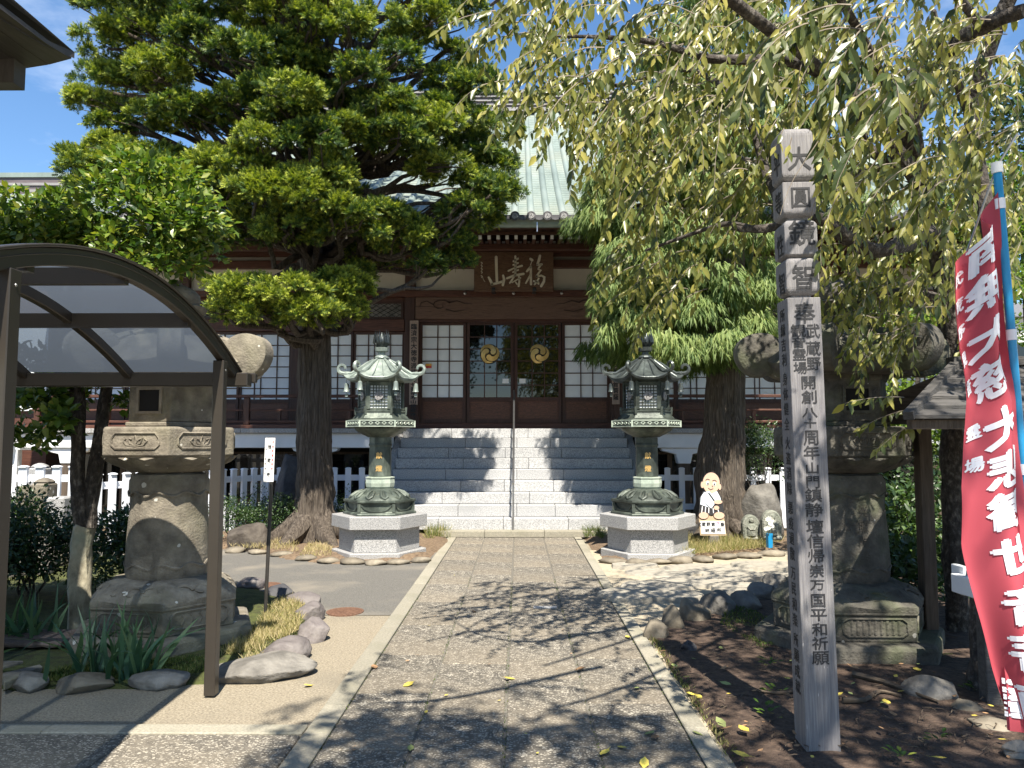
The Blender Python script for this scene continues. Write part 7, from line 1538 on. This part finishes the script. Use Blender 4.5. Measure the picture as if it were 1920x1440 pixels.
# ---- picket fences
def fence(pts, label, h=1.08, step=.235, pw=.095, ground=0.0):
    a0 = Vector((pts[0][0], pts[0][1], ground)); t = thing('picket_fence', a0, label, 'fence', 'white picket fences before the hall')
    for p, q in zip(pts[:-1], pts[1:]):
        p = Vector((*p, 0)); q = Vector((*q, 0)); d = q - p; L_ = d.length; ang = math.atan2(d.y, d.x); n = max(1, int(L_ / step)); off = p - a0 + Vector((0, 0, ground)); dn = d / L_
        for z in (.36, h - .22):
            m_ = MB(); m_.box(0, L_, .012, .042, z, z + .10); o = m_.build('rail', M['picket'], parent=t, bevel=.004); o.location = off; o.rotation_euler = (0, 0, ang)
        m_ = MB(); m_.box(-pw / 2, pw / 2, -.04, .010, .05, h - .01); m_.lathe([(pw * .707, h - .012), (pw * .66, h), (pw * .3, h + .012)], 4, PI / 4, cy=-.015)
        me = bpy.data.meshes.new('picket'); me.from_pydata(m_.v, [], m_.f); me.materials.append(M['picket'])
        for k in range(n + 1): inst('picket', me, t, off + dn * (L_ * k / n), (0, 0, ang))
fence([(-4.42, 13.55), (-2.5, 13.55)], 'white picket fence behind the big cypress left of the stairs')
fence([(-6.0, 11.0), (-4.46, 13.5)], 'white picket fence running back beside the left stone lantern', step=.20)
fence([(2.35, 13.55), (5.6, 13.55)], 'white picket fence right of the stairs behind the monk sign')
fence([(-8.2, 10.6), (-6.2, 10.75)], 'bright sunlit picket fence at the far left', h=1.12, step=.22, ground=.08, pw=.11)

# ---- far left: graves, board fence, side hall, houses
for i, (px, py0, py1, w_, Y, lb) in enumerate([(72, 872, 950, 26, 11.5, 'square grey gravestone at the far left beyond the shrubs'), (50, 905, 960, 22, 10.6, 'low rounded gravestone at the left edge'), (82, 900, 955, 30, 10.2, 'mossy round-topped gravestone beside the square one'), (112, 925, 985, 34, 9.6, 'pale upright slab below the bright picket fence')]):
    a = at(px, py1, Y); b = at(px, py0, Y); t = thing('gravestone', (a.x, Y, 0), lb, 'gravestone', 'gravestones at the far left'); ww = w_ * Y / F / 2
    mb = MB(); mb.box(-ww * 1.4, ww * 1.4, -.2, .2, 0, .18); mb.build('base', M['stone'], parent=t, bevel=.015)
    mb = MB(); mb.box(-ww, ww, -.13, .13, .182, b.z - .04); mb.lathe([(ww * 1.38, b.z - .04), (ww * 1.2, b.z), (ww * .4, b.z + .03)], 4, PI / 4) if i % 2 == 0 else None; mb.build('stone', M['granite'] if i in (0, 3) else M['stone'], parent=t, bevel=.02)
t = thing('board_fence', (-13.5, 15.5, 0), 'brown vertical board fence far left beyond the white beam', 'fence')
for k in range(30): mb = MB(); mb.box(-2.6 + k * .17, -2.6 + k * .17 + .16, -.015, .015, 0, 1.75 + .02 * (k % 3)); mb.build('board', M['fence_wood'], parent=t)
for z in (.4, 1.3): mb = MB(); mb.box(-2.6, 2.5, .016, .06, z, z + .08); mb.build('rail', M['fence_wood'], parent=t)
# side hall with its own tiled roof
s2h = thing('side_hall', (-14, 18, 0), 'second hall with a green tiled roof peeking in at the left edge', 'building')
mb = MB(); mb.box(-19, -10.2, 16.6, 22, 0, 5.9); part(mb, 'wall', M['wood_dark'], s2h)
mb = MB(); mb.box(-19, -10.2, 16.5, 16.6, 2.2, 4.2); part(mb, 'white_screen', M['paper'], s2h)
E0 = at(60, 402, 15.8); Rg = at(60, 372, 18.8)
mb = MB(); mb.add([(-19.5, 15.8, E0.z), (-9.3, 15.8, E0.z), (-9.3, 18.8, Rg.z), (-19.5, 18.8, Rg.z), (-19.5, 22, E0.z), (-9.3, 22, E0.z)], [(0, 1, 2, 3), (3, 2, 5, 4)]); part(mb, 'roof_slope', M['copper'], s2h)
ribm = None
for k in range(34):
    x = -19.3 + k * .30
    if ribm is None:
        m_ = MB(); m_.tube([(0, 15.75, E0.z + .03), (0, 18.7, Rg.z + .03)], .085, 8); o = m_.build('roof_rib', M['copper'], parent=s2h, smooth=True); ribm = o.data; o.location = Vector((x, 0, 0)) - rootloc(s2h)
    else: o = inst('roof_rib', ribm, s2h, Vector((x, 0, 0)) - rootloc(s2h))
    inst('end_cap', capme, o, (0, 15.72, E0.z + .03), (0, 0, 0), (1.15, 1, 1.15))
for i, (dz, hh, wd, mt) in enumerate([(-.05, .12, .6, 'ridge_dark'), (.07, .08, .5, 'ridge_pale'), (.15, .10, .44, 'ridge_dark'), (.25, .07, .5, 'ridge_pale'), (.32, .14, .42, 'ridge_dark'), (.46, .12, .5, 'copper')]):
    m_ = MB(); m_.box(-19.6, -9.2, 18.8 - wd / 2, 18.8 + wd / 2, Rg.z + dz, Rg.z + dz + hh - .003); part(m_, 'ridge_course', M[mt], s2h)
for i, (x, y, sx_, sy_, h, lb) in enumerate([(-22, 34, 8, 8, 5.2, 'pale house seen far left between the trunk and canopy post'), (-34, 30, 9, 8, 6.5, 'pale far house at the left beyond the board fence'), (20, 38, 12, 8, 7.0, 'pale house beyond the trees at the right')]):
    t = thing('far_house', (x, y, 0), lb, 'house'); mb = MB(); mb.box(-sx_ / 2, sx_ / 2, -sy_ / 2, sy_ / 2, 0, h); mb.build('wall', M['wall_far'], parent=t)
    mb = MB(); mb.add([(-sx_ / 2 - .4, -sy_ / 2 - .4, h), (sx_ / 2 + .4, -sy_ / 2 - .4, h), (sx_ / 2 + .4, sy_ / 2 + .4, h), (-sx_ / 2 - .4, sy_ / 2 + .4, h), (-sx_ / 4, 0, h + 1.6), (sx_ / 4, 0, h + 1.6)], [(0, 1, 5, 4), (1, 2, 5), (2, 3, 4, 5), (3, 0, 4), (3, 2, 1, 0)]); mb.build('roof', M['tile_roof'], parent=t)
    for k in range(3):
        mb = MB(); mb.box(-sx_ / 2 + 1 + k * sx_ / 3.4, -sx_ / 2 + 2.1 + k * sx_ / 3.4, -sy_ / 2 - .03, -sy_ / 2 - .005, h - 2.2, h - 1.1); mb.build('window', M['darkglass'], parent=t)
# corridor railing post group behind trunk fork (left of the main veranda)
cr_ = thing('corridor', (-9.9, 15.2, 0), 'white-edged raised corridor at the far left behind the forked trunk', 'corridor')
mb = MB(); mb.box(-10.3, -9.72, 14.6, 19, 1.55, 1.72); part(mb, 'deck_edge', M['white_beam'], cr_, bevel=.01)
for x_ in (-10.1, -9.8): mb = MB(); mb.box(x_ - .08, x_ + .08, 14.9, 15.06, 0, 1.547); part(mb, 'post', M['white_beam'], cr_, bevel=.008)
mb = MB(); mb.box(-10.25, -9.75, 14.85, 14.93, 2.25, 2.33); mb.box(-10.2, -10.1, 14.85, 14.93, 1.722, 2.25); part(mb, 'railing', M['wood_dark'], cr_)
# flat stones / clay edging bottom left
for (pl, mt, lb, h_) in [([(3, 1265), (75, 1248), (80, 1252), (8, 1283)], 'white_beam', 'pale granite slab lying under the canopy at the left edge', .05), ([(-30, 1240), (45, 1240), (5, 1252), (-30, 1256)], 'granite', 'second pale slab at the left edge beneath the ribbed clay edging', .045)]:
    q = [gd(x, y, .06) for x, y in pl]; c = sum(q, Vector()) / 4; mb = MB(); mb.add([(p.x - c.x, p.y - c.y, 0) for p in q] + [(p.x - c.x, p.y - c.y, h_) for p in q], [(3, 2, 1, 0), (4, 5, 6, 7), (0, 1, 5, 4), (1, 2, 6, 5), (2, 3, 7, 6), (3, 0, 4, 7)]); o = mb.build('stone_slab', M['stone'], bevel=.005); o.location = (c.x, c.y, .02); setp(o, lb, 'stone slab')
ce = thing('clay_edging', (gd(50, 1228).x, gd(50, 1228).y, .05), 'row of ribbed brown clay tubes under the canopy at the far left', 'garden edging')
for k in range(9):
    mb = MB(); y0 = k * .045; mb.tube([(-.5 + .01 * k + j * .045, y0 - .02, .03 + .004 * math.sin(j * 2)) for j in range(18)], [.022 + .004 * math.sin(j * 2.1 + k) for j in range(18)], 8); mb.build('clay_tube', M['rope'], parent=ce, smooth=True)

# ---- fallen leaves, twigs and seedlings
def flm(seed):
    rl = random.Random(seed); a = rl.uniform(.25, .6); vs = [(0, -.5, 0), (-.26, -.12, .05 * a), (0, -.1, -.0), (.26, -.12, .08 * a), (-.22, .22, .10 * a), (0, .2, .0), (.22, .22, .04), (0, .5, .16 * a), (.01, -.75, .03)]
    return vs, [(0, 2, 1), (0, 3, 2), (1, 2, 5, 4), (2, 3, 6, 5), (4, 5, 7), (5, 6, 7), (0, 8, 2)]
FL = {}
for mt in ('fl_yellow', 'fl_brown', 'fl_green'):
    for s_ in range(3):
        v_, f_ = flm(s_ * 5 + 1); me = bpy.data.meshes.new('fallen_leaf'); me.from_pydata(v_, [], f_); me.materials.append(M[mt]); FL[(mt, s_)] = me
rl = random.Random(5)
def fleaf(px, py, mt, where, size=.075):
    g = gd(px, py, .03 if where == 'soil' else .008); o = inst('fallen_leaf', FL[(mt, rl.randint(0, 2))], None, (g.x, g.y, {'soil': .058, 'path': .012, 'gravel': .0}[where]), (rl.uniform(-.25, .25), rl.uniform(-.25, .25), rl.uniform(0, 6.28)), (size * rl.uniform(.8, 1.2),) * 3)
    nm = {'fl_yellow': 'yellow', 'fl_brown': 'brown', 'fl_green': 'pale green'}[mt]; wh = {'soil': 'dark soil right of the path', 'path': 'paving slabs of the approach', 'gravel': 'gravel concrete left of the path'}[where]
    setp(o, f'{nm} fallen leaf lying on the {wh}', 'fallen leaf', f'{nm} fallen leaves on the {wh}')
for a in [(955, 1273, 'fl_yellow', 'path'), (889, 1147, 'fl_brown', 'path'), (766, 1284, 'fl_yellow', 'path'), (770, 1404, 'fl_green', 'path'), (1134, 1412, 'fl_yellow', 'path'), (1166, 1402, 'fl_yellow', 'path'), (1228, 1383, 'fl_brown', 'path'), (1218, 1376, 'fl_green', 'path'), (1208, 1432, 'fl_yellow', 'path'), (1194, 1291, 'fl_green', 'path'), (1177, 1195, 'fl_yellow', 'path'), (1088, 1255, 'fl_brown', 'path'), (702, 1251, 'fl_brown', 'path'), (578, 1282, 'fl_yellow', 'gravel'), (665, 1400, 'fl_brown', 'gravel'), (1308, 1376, 'fl_green', 'path'),
          (1265, 1256, 'fl_green', 'soil'), (1288, 1277, 'fl_yellow', 'soil'), (1295, 1310, 'fl_yellow', 'soil'), (1310, 1315, 'fl_yellow', 'soil'), (1360, 1290, 'fl_green', 'soil'), (1352, 1365, 'fl_green', 'soil'), (1362, 1375, 'fl_brown', 'soil'), (1395, 1377, 'fl_yellow', 'soil'), (1390, 1425, 'fl_yellow', 'soil'), (1358, 1260, 'fl_brown', 'soil'), (1352, 1222, 'fl_green', 'soil'), (1690, 1305, 'fl_yellow', 'soil'), (1662, 1325, 'fl_yellow', 'soil'), (1675, 1348, 'fl_brown', 'soil'), (1675, 1377, 'fl_brown', 'soil'), (1570, 1312, 'fl_yellow', 'soil'), (1720, 1263, 'fl_yellow', 'soil'), (1778, 1234, 'fl_yellow', 'soil'), (1600, 1258, 'fl_brown', 'soil'), (1760, 1432, 'fl_yellow', 'soil'), (1240, 1228, 'fl_brown', 'soil')]: fleaf(*a)
for k in range(70):
    px = rl.uniform(1240, 1900); py = rl.uniform(1215, 1435)
    if px < 1215 + (py - 1195) * .75 + 40: continue
    fleaf(px, py, rl.choice(['fl_brown', 'fl_brown', 'fl_brown', 'fl_yellow', 'fl_green']), 'soil', rl.uniform(.025, .05))
for k in range(14): fleaf(rl.uniform(760, 1130), rl.uniform(1040, 1430), rl.choice(['fl_brown', 'fl_yellow']), 'path', rl.uniform(.02, .035))
sm = MB(); rl = random.Random(9)                     # litter: twigs and crumbs on the soil
for k in range(340):
    g = gd(rl.uniform(1230, 1930), rl.uniform(1190, 1440)); 
    if g.x < 1.06: continue
    a = rl.uniform(0, 6.28); l = rl.uniform(.02, .10); sm.tube([(g.x, g.y, .052), (g.x + l * .5 * math.cos(a), g.y + l * .5 * math.sin(a), .06), (g.x + l * math.cos(a + .3), g.y + l * math.sin(a + .3), .052)], rl.uniform(.0012, .0035), 4, cap=False)
o = sm.build('twig_litter', M['litter'], kind='stuff', label='scattered fine twigs on the dark soil', cat='litter')
def seedling(px, py, s_, lb, n=12):
    g = gd(px, py, .05); t = thing('seedling', (g.x, g.y, .04), lb, 'plant', 'small seedlings on the soil'); P = []; D = []
    for k in range(n): a = rl.uniform(0, 6.28); r_ = rl.uniform(0, s_); P.append((g.x + r_ * math.cos(a), g.y + r_ * math.sin(a), .05 + rl.uniform(.01, s_ * .7))); D.append((math.cos(a), math.sin(a), .4))
    leaf_objects(np.array(P), np.array(D), np.tile([0, 0, 1.0], (n, 1)), .045, .022, t, M['camellia_one'])
seedling(1440, 1345, .09, 'green seedling in front of the inscribed post at its left'); seedling(1445, 1250, .07, 'small seedling beside the fist-sized stone'); seedling(1762, 1392, .07, 'seedling below the largest boulder'); seedling(1455, 1300, .06, 'seedling close to the left face of the inscribed post'); seedling(1830, 1295, .06, 'seedling at the foot of the rough trunk'); seedling(1690, 1425, .05, 'seedling near the bottom edge of the dark soil')
def aroot(pl, r_, lb):
    q = [gd(x, y, .03) + Vector((0, 0, .018)) for x, y in pl]; t = MB(); sp_2 = smoothp(q, 4); t.tube(sp_2, [r_ * (1 - .6 * k / (len(sp_2) - 1)) for k in range(len(sp_2))], 7, rough=.3); o = t.build('surface_root', M['litter'], loc=q[0], smooth=True, label=lb, cat='root'); return o
aroot([(1600, 1270), (1660, 1285), (1700, 1300), (1760, 1322)], .022, 'long pale root snaking right from the inscribed post'); aroot([(1580, 1318), (1620, 1318), (1650, 1302), (1690, 1310)], .018, 'forked root on the soil right of the post foot'); aroot([(1500, 1298), (1460, 1305), (1420, 1300)], .013, 'thin root left of the inscribed post')
rock('clod', gd(1292, 1225).x, gd(1292, 1225).y, .07, .05, .055, 'rock_dark', 'black clod of roots on the soil right of the kerb', cat='clod', seed=99, amp=.9, sink=.1)
